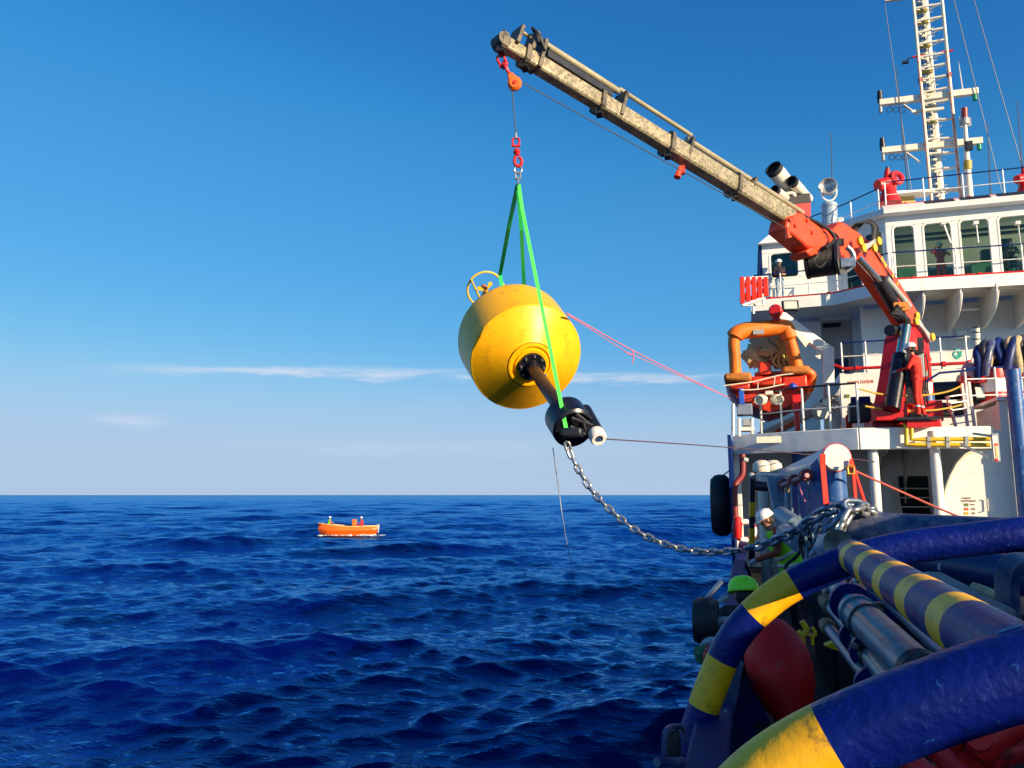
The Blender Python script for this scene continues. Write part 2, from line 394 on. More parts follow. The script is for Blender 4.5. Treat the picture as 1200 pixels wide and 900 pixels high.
    def mesh(s, name, mats, off, smooth):
        me = bpy.data.meshes.new(name)
        me.from_pydata([v - off for v in s.v], [], s.f)
        for m in (mats if isinstance(mats, (list, tuple)) else [mats]): me.materials.append(m)
        me.polygons.foreach_set('material_index', s.mi)
        bm = bmesh.new(); bm.from_mesh(me)
        bmesh.ops.remove_doubles(bm, verts=bm.verts, dist=1e-5)
        bmesh.ops.recalc_face_normals(bm, faces=bm.faces)
        bm.to_mesh(me); bm.free()
        if smooth:
            me.polygons.foreach_set('use_smooth', [True] * len(me.polygons))
            me.set_sharp_from_angle(angle=rad(smooth))
        return me
ORG = {}
def bev(o, w, seg=2):
    if w > 0:
        m = o.modifiers.new('bevel', 'BEVEL'); m.width = w; m.segments = seg; m.limit_method = 'ANGLE'; m.angle_limit = rad(35)
def part(mb, name, mats, parent, bevel=0.0, smooth=40, label=None, kind=None):
    off = ORG[parent.name]
    o = bpy.data.objects.new(name, mb.mesh(name, mats, off, smooth))
    COL.objects.link(o); o.parent = parent; ORG[o.name] = off
    bev(o, bevel)
    if label: o['label'] = label
    if kind: o['kind'] = kind
    return o
def thing(name, label, cat, loc, group=None):
    o = bpy.data.objects.new(name, None); COL.objects.link(o)
    o.empty_display_size = 0.2
    o.location = loc; ORG[o.name] = Vector(loc)
    o['label'] = label; o['category'] = cat
    if group: o['group'] = group
    return o
def single(mb, name, mats, label, cat, loc=None, group=None, bevel=0.0, smooth=40):
    loc = Vector(loc) if loc is not None else sum(mb.v, Vector()) / len(mb.v)
    o = bpy.data.objects.new(name, mb.mesh(name, mats, loc, smooth)); COL.objects.link(o)
    o.location = loc; ORG[o.name] = loc; bev(o, bevel)
    o['label'] = label; o['category'] = cat
    if group: o['group'] = group
    return o
def structure(mb, name, mats, bevel=0.0, smooth=40):
    o = bpy.data.objects.new(name, mb.mesh(name, mats, Vector(), smooth)); COL.objects.link(o)
    o['kind'] = 'structure'; bev(o, bevel); ORG[o.name] = Vector()
    return o
def spline(pts, k=6):
    pts = [Vector(p) for p in pts]; out = []
    for i in range(len(pts) - 1):
        p0 = pts[max(i - 1, 0)]; p1 = pts[i]; p2 = pts[i + 1]; p3 = pts[min(i + 2, len(pts) - 1)]
        for j in range(k):
            t = j / k
            out.append(0.5 * ((2 * p1) + (p2 - p0) * t + (2 * p0 - 5 * p1 + 4 * p2 - p3) * t * t + (3 * p1 - p0 - 3 * p2 + p3) * t ** 3))
    out.append(pts[-1]); return out
def resample(pts, step):
    out = [pts[0].copy()]; need = step
    for a, b in zip(pts, pts[1:]):
        l = (b - a).length; pos = 0
        while l - pos >= need:
            pos += need; out.append(a + (b - a) * (pos / l)); need = step
        need -= l - pos
    return out
def text_mesh(body, size, ext=0.004):
    c = bpy.data.curves.new('lettering', 'FONT'); c.body = body; c.size = size; c.extrude = ext; c.align_x = 'LEFT'; c.resolution_u = 2
    o = bpy.data.objects.new('lettering_tmp', c); COL.objects.link(o)
    dg = bpy.context.evaluated_depsgraph_get(); dg.update()
    me = bpy.data.meshes.new_from_object(o.evaluated_get(dg))
    bpy.data.objects.remove(o); bpy.data.curves.remove(c)
    return me
def lettering(body, a, b, up, height, m, parent, name='lettering'):
    # from a to b along a wall, letters standing along up
    me = text_mesh(body, 1.0)
    xs = [v.co.x for v in me.vertices]; wd = max(xs) - min(xs); x0 = min(xs)
    a = Vector(a); b = Vector(b); d = b - a; up = Vector(up).normalized(); nrm = d.normalized().cross(up)
    off = ORG[parent.name]
    for v in me.vertices:
        v.co = a + d * ((v.co.x - x0) / wd) + up * (v.co.y / 0.7 * height) + nrm * (v.co.z + 0.006) - off
    me.materials.clear(); me.materials.append(m)
    o = bpy.data.objects.new(name, me); COL.objects.link(o); o.parent = parent; ORG[o.name] = off
    return o

# ------------------------------------------------------------------ sea
def build_sea():
    rng = np.random.default_rng(7)
    head = rad(90 + 17.1)                       # world angle of the camera's heading
    dense = np.linspace(head - rad(44), head + rad(44), 760)
    coarse = np.linspace(head + rad(44), head - rad(44) + 2 * np.pi, 140)[1:-1]
    ang = np.concatenate([dense, coarse]); dth_all = np.concatenate([np.full(760, rad(88) / 759), np.full(138, rad(272) / 139)])
    rs = [0.6]
    while rs[-1] < 1500: rs.append(rs[-1] * (1.0072 if rs[-1] > 4 else 1.05))
    while rs[-1] < 60000: rs.append(rs[-1] * 1.06)
    rs = np.array(rs); nr, na = len(rs), len(ang)
    R, A = np.meshgrid(rs, ang, indexing='ij')
    X = R * np.cos(A); Y = R * np.sin(A); Z = np.zeros_like(X)
    dr = np.gradient(rs)[:, None]
    spacing = np.maximum(np.broadcast_to(dr, X.shape) * 0.6, R * dth_all[None, :])
    DX = np.zeros_like(X); DY = np.zeros_like(X)
    N = 130
    lam = np.geomspace(0.28, 26, N) * rng.uniform(0.93, 1.07, N)
    main = head + rad(180 + 14)
    mask_z = R < 420 * 1.5
    for l in lam:
        th = main + rng.normal(0, rad(36 if l < 6 else 17)); k = 2 * np.pi / l
        a = 0.0068 * l * (0.62 if l > 9 else 0.50 if l > 3.5 else 0.68 if l > 1.6 else 1.12)
        ph = rng.uniform(0, 2 * np.pi)
        w = np.clip((l / np.maximum(spacing, 1e-6) - 2.5) / 3.5, 0, 1) * np.clip((1500 - R) / 600, 0, 1)
        arg = k * (X * np.cos(th) + Y * np.sin(th)) + ph
        Z += a * w * np.cos(arg); s = np.sin(arg) * a * w * 1.15
        DX -= s * np.cos(th); DY -= s * np.sin(th)
    X = X + DX; Y = Y + DY
    co = np.stack([X, Y, Z], -1).reshape(-1, 3)
    i, j = np.meshgrid(np.arange(nr - 1), np.arange(na), indexing='ij'); j2 = (j + 1) % na
    q = np.stack([i * na + j, (i + 1) * na + j, (i + 1) * na + j2, i * na + j2], -1).reshape(-1, 4)
    me = bpy.data.meshes.new('sea')
    me.vertices.add(len(co)); me.vertices.foreach_set('co', co.astype(np.float32).ravel())
    me.loops.add(q.size); me.loops.foreach_set('vertex_index', q.astype(np.int32).ravel())
    me.polygons.add(len(q)); me.polygons.foreach_set('loop_start', np.arange(0, q.size, 4, dtype=np.int32)); me.polygons.foreach_set('loop_total', np.full(len(q), 4, np.int32))
    me.polygons.foreach_set('use_smooth', np.ones(len(q), bool))
    me.update(); me.validate()
    m = bpy.data.materials.new('sea water'); m.use_nodes = True
    t = m.node_tree; t.nodes.clear(); L = t.links
    tc = t.nodes.new('ShaderNodeTexCoord')
    def nz(scale, detail, stretch, rough=0.6):
        mp = t.nodes.new('ShaderNodeMapping'); mp.inputs['Rotation'].default_value = (0, 0, rad(-20)); mp.inputs['Scale'].default_value = (stretch, 1, 1)
        n = t.nodes.new('ShaderNodeTexNoise'); n.inputs['Scale'].default_value = scale; n.inputs['Detail'].default_value = detail; n.inputs['Roughness'].default_value = rough
        L.new(tc.outputs['Object'], mp.inputs[0]); L.new(mp.outputs[0], n.inputs['Vector']); return n.outputs[0]
    prev = None
    for sc_, de, st, ro, dist in ((0.22, 4, 0.6, 0.6, 0.45), (1.3, 6, 0.45, 0.60, 0.11), (6.0, 5, 0.5, 0.62, 0.036)):
        bp = t.nodes.new('ShaderNodeBump'); bp.inputs['Strength'].default_value = 1.0; bp.inputs['Distance'].default_value = dist
        L.new(nz(sc_, de, st, ro), bp.inputs['Height'])
        if prev: L.new(prev.outputs[0], bp.inputs['Normal'])
        prev = bp
    df = t.nodes.new('ShaderNodeBsdfDiffuse'); df.inputs['Color'].default_value = (0.0004, 0.0026, 0.074, 1)
    gl = t.nodes.new('ShaderNodeBsdfGlossy'); gl.inputs['Color'].default_value = (0.20, 0.57, 1.0, 1); gl.inputs['Roughness'].default_value = 0.04
    fr = t.nodes.new('ShaderNodeFresnel'); fr.inputs['IOR'].default_value = 1.333
    L.new(prev.outputs[0], gl.inputs['Normal']); L.new(prev.outputs[0], fr.inputs['Normal'])
    # a ruffled sea never mirrors fully, even at a glancing angle
    mr = t.nodes.new('ShaderNodeMapRange'); mr.inputs['From Min'].default_value = 0.02; mr.inputs['To Min'].default_value = 0.015; mr.inputs['From Max'].default_value = 0.55; mr.inputs['To Max'].default_value = 0.74
    L.new(fr.outputs[0], mr.inputs['Value'])
    mx = t.nodes.new('ShaderNodeMixShader'); L.new(mr.outputs[0], mx.inputs[0]); L.new(df.outputs[0], mx.inputs[1]); L.new(gl.outputs[0], mx.inputs[2])
    ou = t.nodes.new('ShaderNodeOutputMaterial'); L.new(mx.outputs[0], ou.inputs[0])
    me.materials.append(m)
    o = bpy.data.objects.new('sea', me); COL.objects.link(o); o['kind'] = 'structure'
    return o
build_sea()
# ------------------------------------------------------------------ ship: decks, hull and house
ZD = 2.5                                   # main deck
XP = -0.46                                 # port side of the hull
XS = 14.2
AC = PD(1006, 503, 18.0); ZC = AC.z        # crane deck, aft corner
AL = PZ(856, 513, ZC)
AR = PZ(1163, 501, ZC)
AB = PD(1046, 329, 27.4); ZB = AB.z        # bridge deck, corner of its aft edge
BR = PZ(1200, 320, ZB); BR = AB + (BR - AB).normalized() * 12.5
BC = PZ(977, 345, ZB); BL = PZ(880, 353, ZB)
BOWY = 46.0

# main deck (structure) and hull
mb = MB(); mb.box(((-0.2 + XS) / 2, 21, ZD - 0.06), (XS + 0.2 - 0.06, 50, 0.12))
structure(mb, 'deck', deckm)
XN = -0.27                                 # bulwark along the aft deck, tumbled home
hull = thing('ship_hull', 'navy blue hull of the work ship seen along its port side', 'ship hull', (XP, 10, 0))
mb = MB()
def plan(inset):   # hull outline, stern to bow
    a = [V(XN, -4, 0), V(XN, 16.5, 0), V(XP + inset, 19.2, 0), V(XP + inset, 30, 0)]
    for i in range(1, 9):
        t = i / 8; a.append(V(XP + inset + 7.3 * t ** 2.2, 30 + 16 * t, 0))
    b = [V(XP + XS - p.x, p.y, 0) for p in a][::-1]
    return a + b[1:]
pl = plan(0); n = len(pl)
vs = [p + V(0, 0, -1.2) for p in pl] + [p + V(0, 0, ZD) for p in pl]
mb.add(vs, [(i, (i + 1) % n, n + (i + 1) % n, n + i) for i in range(n)])
part(mb, 'side_shell', navyfar, hull)
mb = MB(); mb.box((XN + 0.03, 7.2, ZD + 0.45), (0.05, 22.4, 0.9)); part(mb, 'bulwark', navyfar, hull)
mb = MB(); mb.box((XN + 0.06, 8.2, ZD + 0.935), (0.17, 20.0, 0.07)); part(mb, 'cap_rail', navyfar, hull, bevel=0.02)
for y in np.arange(1.5, 18, 1.5): mb = MB(); mb.prism([V(XN + 0.06, y, ZD), V(XN + 0.06, y, ZD + 0.85), V(XN + 0.35, y, ZD)], V(0, 0.03, 0)); part(mb, 'bulwark_stay', navyfar, hull)
mb = MB(); mb.box((XP + 0.035, 31, (ZD + ZC) / 2 - 0.1), (0.07, 25.2, ZC - ZD - 0.1)); part(mb, 'upper_side_plate', navyfar, hull)
mb = MB(); mb.tube([V(XN - 0.05, -4, ZD - 0.1), V(XN - 0.05, 16.5, ZD - 0.1), V(XP - 0.05, 19.2, ZD - 0.1), V(XP - 0.05, 30, ZD - 0.1)], 0.10, 10); part(mb, 'rubbing_strake', black, hull)

# superstructure
sup = thing('ship_superstructure', 'white accommodation block and wheelhouse rising over the aft deck', 'superstructure', (5, 30, ZD))
fh = 0.48
def prism_down(poly, th):
    m = MB(); m.prism([p - V(0, 0, th) for p in poly], V(0, 0, th)); return m
cd = [AL, AC, AR, V(AR.x, BOWY - 12, ZC), V(XP + 0.09, BOWY - 12, ZC), V(XP + 0.09, AL.y + 0.05, ZC)]
AL.y = AC.y + 1.4
cd[0] = V(XP + 0.09, AL.y, ZC)
part(prism_down(cd, 0.06), 'crane_deck', deckm, sup)
mb = MB()                                   # fascia: plate hung along the edge, its top lip
for a, b in ((cd[0], cd[1]), (cd[1], cd[2])):
    n_ = (b - a).cross(UP).normalized(); e = (b - a).normalized()
    mb.prism([a + n_ * 0.003 - V(0, 0, fh), b + n_ * 0.003 - V(0, 0, fh), b + n_ * 0.003 + V(0, 0, 0.03), a + n_ * 0.003 + V(0, 0, 0.03)], n_ * 0.05)
part(mb, 'deck_edge_plate', white, sup, bevel=0.015)
# casing block at right carrying the hose reel platform
W0 = PZ(1145, 477, ZC + 0.66); ZP = W0.z; YW = AR.y + 0.05
cas_l = PY(1108, 500, YW); cas_r = PY(1183, 500, YW)
def on(px, py): return PY(px, py, YW)
arch = [on(1106, 600), on(1104, 592), on(1108, 575), on(1114, 558), on(1122, 543), on(1131, 533), on(1139, 529)]
arch[0].z = arch[1].z = min(arch[0].z, arch[1].z)
poly = [V(arch[0].x, YW, ZD)] + arch[1:] + [V(arch[-1].x, YW, ZC - 0.06), V(W0.x, YW, ZC - 0.06), V(W0.x, YW, ZP - 0.05), V(cas_r.x, YW, ZP - 0.05), V(cas_r.x, YW, ZD)]
mb = MB(); mb.prism(poly, V(0, 0.2, 0)); part(mb, 'casing_front', white, sup)
mb = MB(); mb.tube([p + V(0, -0.01, 0) for p in arch[1:]], 0.05, 6); part(mb, 'arch_coaming', cream, sup)
mb = MB(); mb.box(((W0.x + 14) / 2 + 0.01, YW + 1.1, (ZD + ZP) / 2 - 0.05), (14 - W0.x - 0.03, 1.75, ZP - ZD - 0.12)); part(mb, 'casing_body', white, sup)
mb = MB(); mb.box(((W0.x + 14) / 2, YW + 0.95, ZP), (14 - W0.x + 0.1, 2.1, 0.08)); part(mb, 'platform_plate', white, sup, bevel=0.01)
# pillars under the crane deck
for px, yy in ((1025, AC.y + 0.25), (1098, AC.y + 0.2)):
    p = PY(px, 560, yy); mb = MB(); mb.cyl(V(p.x, yy, ZD), V(p.x, yy, ZC - 0.06), 0.115, n=16); part(mb, 'pillar', white, sup)
p = PY(864, 580, AL.y - 0.1); mb = MB(); mb.box((p.x, p.y + 0.6, (ZD + ZC) / 2 - 0.05), (0.22, 0.5, ZC - ZD - 0.14)); part(mb, 'port_pillar', white, sup, bevel=0.02)
# back of the recess
yb = AC.y + 3.6
mb = MB(); mb.box((4.9, yb, (ZD + ZC) / 2 - 0.05), (10.6, 0.12, ZC - ZD - 0.12)); part(mb, 'recess_wall', white, sup)
a = PY(890, 545, yb - 0.1); b = PY(915, 650, yb - 0.1)
mb = MB(); mb.box(((a.x + b.x) / 2, yb - 0.08, ZD + 1.15), (b.x - a.x, 0.06, 2.1)); part(mb, 'doorway_shade_plate', blackp, sup, bevel=0.05)  # black plate painted for the unlit doorway, nothing is cut through
a = PY(1052, 545, yb - 0.1); b = PY(1086, 545, yb - 0.1)
mb = MB(); mb.box(((a.x + b.x) / 2, yb - 0.08, ZD + 1.3), (b.x - a.x, 0.06, 2.4)); part(mb, 'stairwell_shade_plate', darkin, sup)  # dark plate stands for the shade inside the stairwell
st_a = V((a.x + b.x) / 2, yb - 1.6, ZD)
for i in range(9):
    mb = MB(); mb.box((st_a.x, yb - 1.5 + i * 0.15, ZD + 0.25 + i * 0.24), (0.9, 0.2, 0.03)); part(mb, 'stair_tread', cream, sup)
for sx in (-0.47, 0.47):
    mb = MB(); mb.beam(V(st_a.x + sx, yb - 1.75, ZD), V(st_a.x + sx, yb - 0.2, ZD + 2.4), 0.04, 0.2); part(mb, 'stair_stringer', cream, sup)
# curved knee brackets of the recess ceiling
for px in (1040, 1078):
    p = PY(px, 540, AC.y + 1.2); mb = MB()
    arcp = [V(p.x, p.y + 2.3 * math.cos(t) - 0.0, ZC - 0.5 - 0.0 - 1.3 * (1 - math.sin(t))) for t in np.linspace(0, math.pi / 2, 8)]
    mb.prism([V(p.x, yb - 0.1, ZC - 0.08)] + [V(p.x, yb - 0.1, ZC - 1.8)] + arcp[0:] + [V(p.x, p.y, ZC - 0.08)], V(0.03, 0, 0)); part(mb, 'knee_bracket', cream, sup)
mb = MB()
for y in (AC.y + 0.8, AC.y + 1.7, AC.y + 2.6): mb.box((5.2, y, ZC - 0.15), (10, 0.06, 0.16))
part(mb, 'deck_beam', cream, sup)

# muster wall: front of the next house tier
YM = PD(1010, 436, 24.0).y; ZM = PY(1010, 436.5, YM).z
ml = PY(984, 437, YM); mr_ = PY(1200, 430, YM)
mb = MB(); mb.box(((ml.x + 14) / 2, YM + 0.06, (ZC + ZM) / 2), (14 - ml.x, 0.12, ZM - ZC)); part(mb, 'muster_wall', white, sup)
mb = MB(); mb.box(((ml.x + 14) / 2, YM + 4, ZM - 0.04), (14 - ml.x - 0.02, 7.8, 0.07)); part(mb, 'boat_deck', deckm, sup)
ms_l = PY(984, 470, YM)
mb = MB(); mb.box((ml.x + 0.06, YM + 3.2, (ZC + ZM) / 2), (0.12, 6.1, ZM - ZC - 0.003)); part(mb, 'muster_side_wall', white, sup)
a = PY(993.5, 450.5, YM); b = PY(1023.5, 449.5, YM); lettering('MUSTER STATION', V(a.x, YM, a.z), V(b.x, YM, a.z + 0.02), UP, 0.10, redprint, sup)
a = PY(993, 464, YM); mb = MB(); mb.box((a.x, YM - 0.012, a.z), (0.13, 0.02, 0.10)); part(mb, 'safety_sign', greenprint, sup)

# house wall under the bridge
OW = 1.1                                   # wall set back further, shaped so the bridge wing shades it more
YH = AB.y + 2.4; ZS = ZB - 0.42  # aft wall set back too, for a longer shade under the overhang
hx = PY(1012, 380, YH).x
hl = PY(886, 400, BC.y + OW + 1.6)
wall_pts = [V(hl.x, BC.y + OW + 1.6, 0), V(PY(958, 400, BC.y + OW + 1.6).x, BC.y + OW + 1.6, 0)]
dl = PY(963, 400, BC.y + OW + 1.6); dr_ = PY(1000, 400, BC.y + OW + 1.6)
mb = MB()
zb0 = ZM - 0.08
mb.box(((hl.x + dl.x) / 2, BC.y + OW + 1.66, (zb0 + ZS) / 2), (dl.x - hl.x, 0.12, ZS - zb0)); part(mb, 'house_wall', white, sup)
ztop = PY(980, 362, BC.y + OW + 1.6).z
mb = MB(); w0, w1 = dl.x, dr_.x
mb.prism([V(w0, BC.y + OW + 1.6, ztop), V(w1 - 0.45, BC.y + OW + 1.6, ztop), V(w1, BC.y + OW + 1.6, ztop - 0.45), V(w1, BC.y + OW + 1.6, ZS), V(w0, BC.y + OW + 1.6, ZS)], V(0, 0.12, 0)); part(mb, 'recess_lintel', white, sup)
mb = MB(); mb.box(((w0 + w1) / 2, BC.y + OW + 3.0, (zb0 + ztop) / 2), (w1 - w0 + 0.4, 0.1, ztop - zb0 + 0.2)); part(mb, 'recess_back', white, sup)
mb = MB(); mb.box((w0 - 0.1, BC.y + OW + 2.35, (zb0 + ZS) / 2), (0.16, 1.2, ZS - zb0 - 0.01)); mb.box((w1 + 0.1, BC.y + OW + 2.35, (zb0 + ZS) / 2), (0.16, 1.2, ZS - zb0 - 0.01)); part(mb, 'recess_side', white, sup)
dr = MB(); dr.box(((w0 + w1) / 2 + 0.1, BC.y + OW + 2.92, zb0 + 1.05), (0.85, 0.06, 1.95)); dd = part(dr, 'door', tealdoor, sup, bevel=0.04)
mb = MB(); mb.cyl(V((w0 + w1) / 2 - 0.2, BC.y + OW + 2.86, zb0 + 1.0), V((w0 + w1) / 2 - 0.06, BC.y + OW + 2.86, zb0 + 1.0), 0.015); part(mb, 'handle', steel, dd)
mb = MB(); mb.box(((w0 + w1) / 2 - 0.05, BC.y + OW + 2.85, ztop - 0.42), (w1 - w0 - 0.5, 0.2, 0.16)); part(mb, 'recess_duct', blackp, sup)
mb = MB(); mb.prism([V(w1 + 0.17, BC.y + OW + 1.6, zb0), V(hx, YH, zb0), V(hx, YH + 0.12, zb0), V(w1 + 0.17, BC.y + OW + 1.74, zb0)], V(0, 0, ZS - zb0)); part(mb, 'house_corner_wall', white, sup)
mb = MB(); mb.box(((hx + 13.5) / 2, YH + 0.06, (zb0 + ZS) / 2), (13.5 - hx, 0.12, ZS - zb0)); part(mb, 'house_aft_wall', white, sup)
mb = MB(); mb.box(((hl.x + ml.x) / 2, BC.y + OW + 1.66, (ZC + zb0) / 2), (ml.x - hl.x, 0.115, zb0 - ZC - 0.003)); part(mb, 'tier_wall', white, sup)
# frames welded on the wall
mb = MB(); 
a = PY(1008, 368, YH - 0.05)
mb.box((a.x + 0.05, YH - 0.05, (zb0 + a.z) / 2 + 0.2), (0.10, 0.1, a.z - zb0 + 0.4)); mb.box((a.x + 0.8, YH - 0.05, a.z), (1.4, 0.1, 0.12)); part(mb, 'pipe_frame', white, sup)
# bridge deck
bd = [BL, BC, AB, BR, V(BR.x, BR.y + 9, ZB), V(BL.x, BR.y + 9, ZB)]
part(prism_down(bd, 0.30), 'bridge_deck', white, sup)
mb = MB()
for a, b in ((BL, BC), (BC, AB), (AB, BR)):
    n_ = (b - a).cross(UP).normalized()
    mb.prism([a + n_ * 0.003 - V(0, 0, 0.42), b + n_ * 0.003 - V(0, 0, 0.42), b + n_ * 0.003 + V(0, 0, 0.02), a + n_ * 0.003 + V(0, 0, 0.02)], n_ * 0.04)
part(mb, 'bridge_deck_fascia', white, sup)
for px in (1078, 1118, 1156, 1194, 1232):      # curved brackets holding the overhang
    p = PZ(px, 345, ZS); x = p.x
    ya = AB.y + 0.15; mb = MB(); H = 1.05; D = YH - ya
    arcp = [V(x, ya + D * 0.97 * (1 - math.cos(t)), ZS - 0.02 - H * math.sin(t) ** 1.0 * 1.0) for t in np.linspace(0.12, math.pi / 2, 9)]
    mb.prism([V(x, YH, ZS + 0.1), V(x, ya, ZS + 0.1)] + arcp + [V(x, YH, ZS - 0.02 - H)], V(0.045, 0, 0)); part(mb, 'overhang_bracket', white, sup)
    mb = MB(); mb.tube([q + V(0.022, 0, 0) for q in arcp], 0.06, 6); part(mb, 'bracket_flange', white, sup)
mb = MB()
for t in np.linspace(0.3, 1.7, 4):
    mb.box(((AB.x + BR.x) / 2, AB.y + t * 0.95, ZS + 0.06), (BR.x - AB.x - 0.3, 0.05, 0.12))
part(mb, 'overhang_beam', white, sup)
a = PY(1124, 352, AB.y + 1.2)
mb = MB()
fa, fb = PZ(1125, 359, ZS - 0.35), PZ(1146, 358, ZS - 0.35)
for q0, q1 in ((V(fa.x, fa.y, ZS - 0.5), V(fb.x, fa.y, ZS - 0.5)), (V(fa.x, fa.y, ZS - 0.5), V(fa.x, fa.y, ZS)), (V(fb.x, fa.y, ZS - 0.5), V(fb.x, fa.y, ZS))): mb.beam(q0, q1, 0.07, 0.07)
part(mb, 'ladder_hoop', white, sup)

# wheelhouse: floor sill, mullions, header and roof, with the far windows behind
zs = ZB + 0.03                                    # windows reach almost to the deck
def win_line(a, b, spans, z0, z1, name_mat, glassy=True, setback=0.06, th=0.14, ztop=None, curtain_cover=None):
    a = Vector(a); b = Vector(b); d = (b - a).normalized(); n_ = d.cross(UP).normalized(); L = (b - a).length
    def box_at(s0, s1, za, zb_, name, m, t0=0.0, t1=th, bevel=0.015):
        mbx = MB(); q = [a + d * s0 - n_ * t0, a + d * s1 - n_ * t0, a + d * s1 - n_ * t1, a + d * s0 - n_ * t1]
        mbx.hexa([V(p.x, p.y, za) for p in q] + [V(p.x, p.y, zb_) for p in q]); return part(mbx, name, m, sup, bevel=bevel)
    box_at(0, L, z1, ztop, 'window_header', white); 
    if z0 > ZB + 0.08: box_at(0, L, ZB, z0, 'window_sill', white)
    e = 0.0
    for s0, s1 in spans + [(L, L)]:
        if s0 - e > 0.01: box_at(e, s0, max(z0, ZB), z1, 'mullion', white)
        e = s1
    for s0, s1 in spans:
        w = box_at(s0 - 0.02, s1 + 0.02, z0, z1, 'window', glass, 0.07, 0.085, 0)
        fr = MB(); r = 0.16
        pts = []
        for cx, cz, a0 in ((s1 - r, z1 - r, 0), (s0 + r, z1 - r, 90), (s0 + r, z0 + r, 180), (s1 - r, z0 + r, 270)):
            for k in range(5):
                t = rad(a0 + 22.5 * k); q = a + d * (cx + r * math.cos(t)) - n_ * 0.03; pts.append(V(q.x, q.y, cz + r * math.sin(t)))
        fr.tube(pts, 0.05, 6, closed=True); fo = part(fr, 'frame', white, w)
        cor = MB()
        for k0 in (0, 5, 10, 15):
            arcv = pts[k0:k0 + 5]; crn = a + d * (s1 if k0 in (0, 15) else s0) - n_ * 0.03
            cv = V(crn.x, crn.y, z1 if k0 < 10 else z0)
            cor.prism([cv] + arcv, -n_ * 0.03)
        part(cor, 'corner_web', white, w, smooth=0)
YG = AB.y + 1.15
ca = PY(1040, 300, YG); RT = PY(1060, 264, YG).z
A_ = V(ca.x, YG, 0); B_ = V(13.2, YG, 0)
xs = [PY(p, 290, YG).x - A_.x for p in (1047, 1073, 1083, 1117, 1126, 1162, 1172, 1212, 1222, 1265)]
L_ = B_.x - A_.x
spans = [(xs[i], xs[i + 1]) for i in range(0, 10, 2)]
ZR = PY(1050, 246, YG).z
win_line(A_, B_, spans, zs, RT, None, ztop=ZR - 0.25)
C_ = PY(986, 310, BC.y + 0.9); C_ = V(C_.x, BC.y + 0.9, 0)
cl_ = (A_ - C_).length
win_line(C_, A_, [(cl_ * 0.08, cl_ * 0.44), (cl_ * 0.53, cl_ * 0.93)], ZB + 0.25, RT - 0.05, None, ztop=ZR - 0.25)
D_ = V(PY(893, 310, BC.y + 0.9).x, BC.y + 0.9, 0)
wl = (C_ - D_).length
w1 = PY(902, 310, BC.y + 0.9).x - D_.x; w2 = PY(936, 310, BC.y + 0.9).x - D_.x
win_line(D_, C_, [(w1, w2)], PY(915, 326, BC.y + 0.9).z, PY(915, 296, BC.y + 0.9).z, None, ztop=ZR - 0.55)
mb = MB(); mb.box((D_.x - 0.03, BC.y + 3.4, (ZB + ZR - 0.55) / 2), (0.1, 5, ZR - 0.55 - ZB)); part(mb, 'wing_side_wall', navyfar, sup)
# inside
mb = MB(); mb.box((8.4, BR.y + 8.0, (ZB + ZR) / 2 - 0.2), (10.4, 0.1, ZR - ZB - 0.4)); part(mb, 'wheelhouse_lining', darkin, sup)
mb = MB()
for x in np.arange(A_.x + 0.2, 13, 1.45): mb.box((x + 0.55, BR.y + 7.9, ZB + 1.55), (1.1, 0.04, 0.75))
part(mb, 'forward_window', mat('painted far window daylight', (0.035, 0.075, 0.05), 0.4, var=0.6, scale=1.5), sup)  # daylight beyond the panes is painted as opaque green
mb = MB()
for x, w_ in ((A_.x + 0.9, 1.2), (A_.x + 3.6, 1.5), (A_.x + 5.4, 0.8)):
    mb.box((x, YG + 0.9, ZB + 0.45), (w_, 0.6, 0.9))
part(mb, 'bridge_console', greenconsole, sup, bevel=0.04)
mb = MB()
for z in (ZR - 0.62, ZR - 0.82): mb.box((A_.x + 4.5, YG + 1.4, z), (9, 0.25, 0.08))
mb.box((A_.x + 4.1, YG + 2.0, ZB + 1.4), (1.0, 0.3, 0.7)); mb.box((A_.x + 4.3, YG + 2.0, ZB + 1.9), (0.7, 0.3, 0.4))
part(mb, 'overhead_panel', blackp, sup, bevel=0.03)
cq = [C_ + V(0.15, 0.25, 0), A_ + V(-0.2, 0.12, 0)]  # corner window's blue reflection is put in as blue pleats
mb = MB(); k = 14
for i in range(k):
    t0, t1 = i / k, (i + 1) / k; p0 = cq[0].lerp(cq[1], 0.45 + 0.5 * t0); p1 = cq[0].lerp(cq[1], 0.45 + 0.5 * t1); off = V(0.05, 0.05, 0) * (i % 2)
    h0 = ZB + 0.7 + 0.25 * math.sin(t0 * 3)
    mb.prism([V(p0.x, p0.y, h0) + off, V(p1.x, p1.y, h0) + V(0.05, 0.05, 0) - off, V(p1.x, p1.y, RT) + V(0.05, 0.05, 0) - off, V(p0.x, p0.y, RT) + off], V(0.01, 0.02, 0))
for i in range(8):
    p0 = D_ + V(w1 + (w2 - w1) * i / 8, 0.3 + 0.06 * (i % 2), 0); p1 = D_ + V(w1 + (w2 - w1) * (i + 1) / 8, 0.3 + 0.06 * ((i + 1) % 2), 0)
    zc_ = PY(915, 296 + 4 + i * 1.2, BC.y + 0.9).z
    mb.prism([V(p0.x, p0.y, zc_ - 0.2), V(p1.x, p1.y, zc_ - 0.24), V(p1.x, p1.y, RT + 0.2), V(p0.x, p0.y, RT + 0.2)], V(0, 0.02, 0))
part(mb, 'curtain_and_reflection', curtain_and_reflection, sup)
mb = MB(); mb.box((D_.x + 2.2, BC.y + 3.2, ZB + 1.2), (4, 0.1, 2.4)); part(mb, 'wing_lining', darkin, sup)
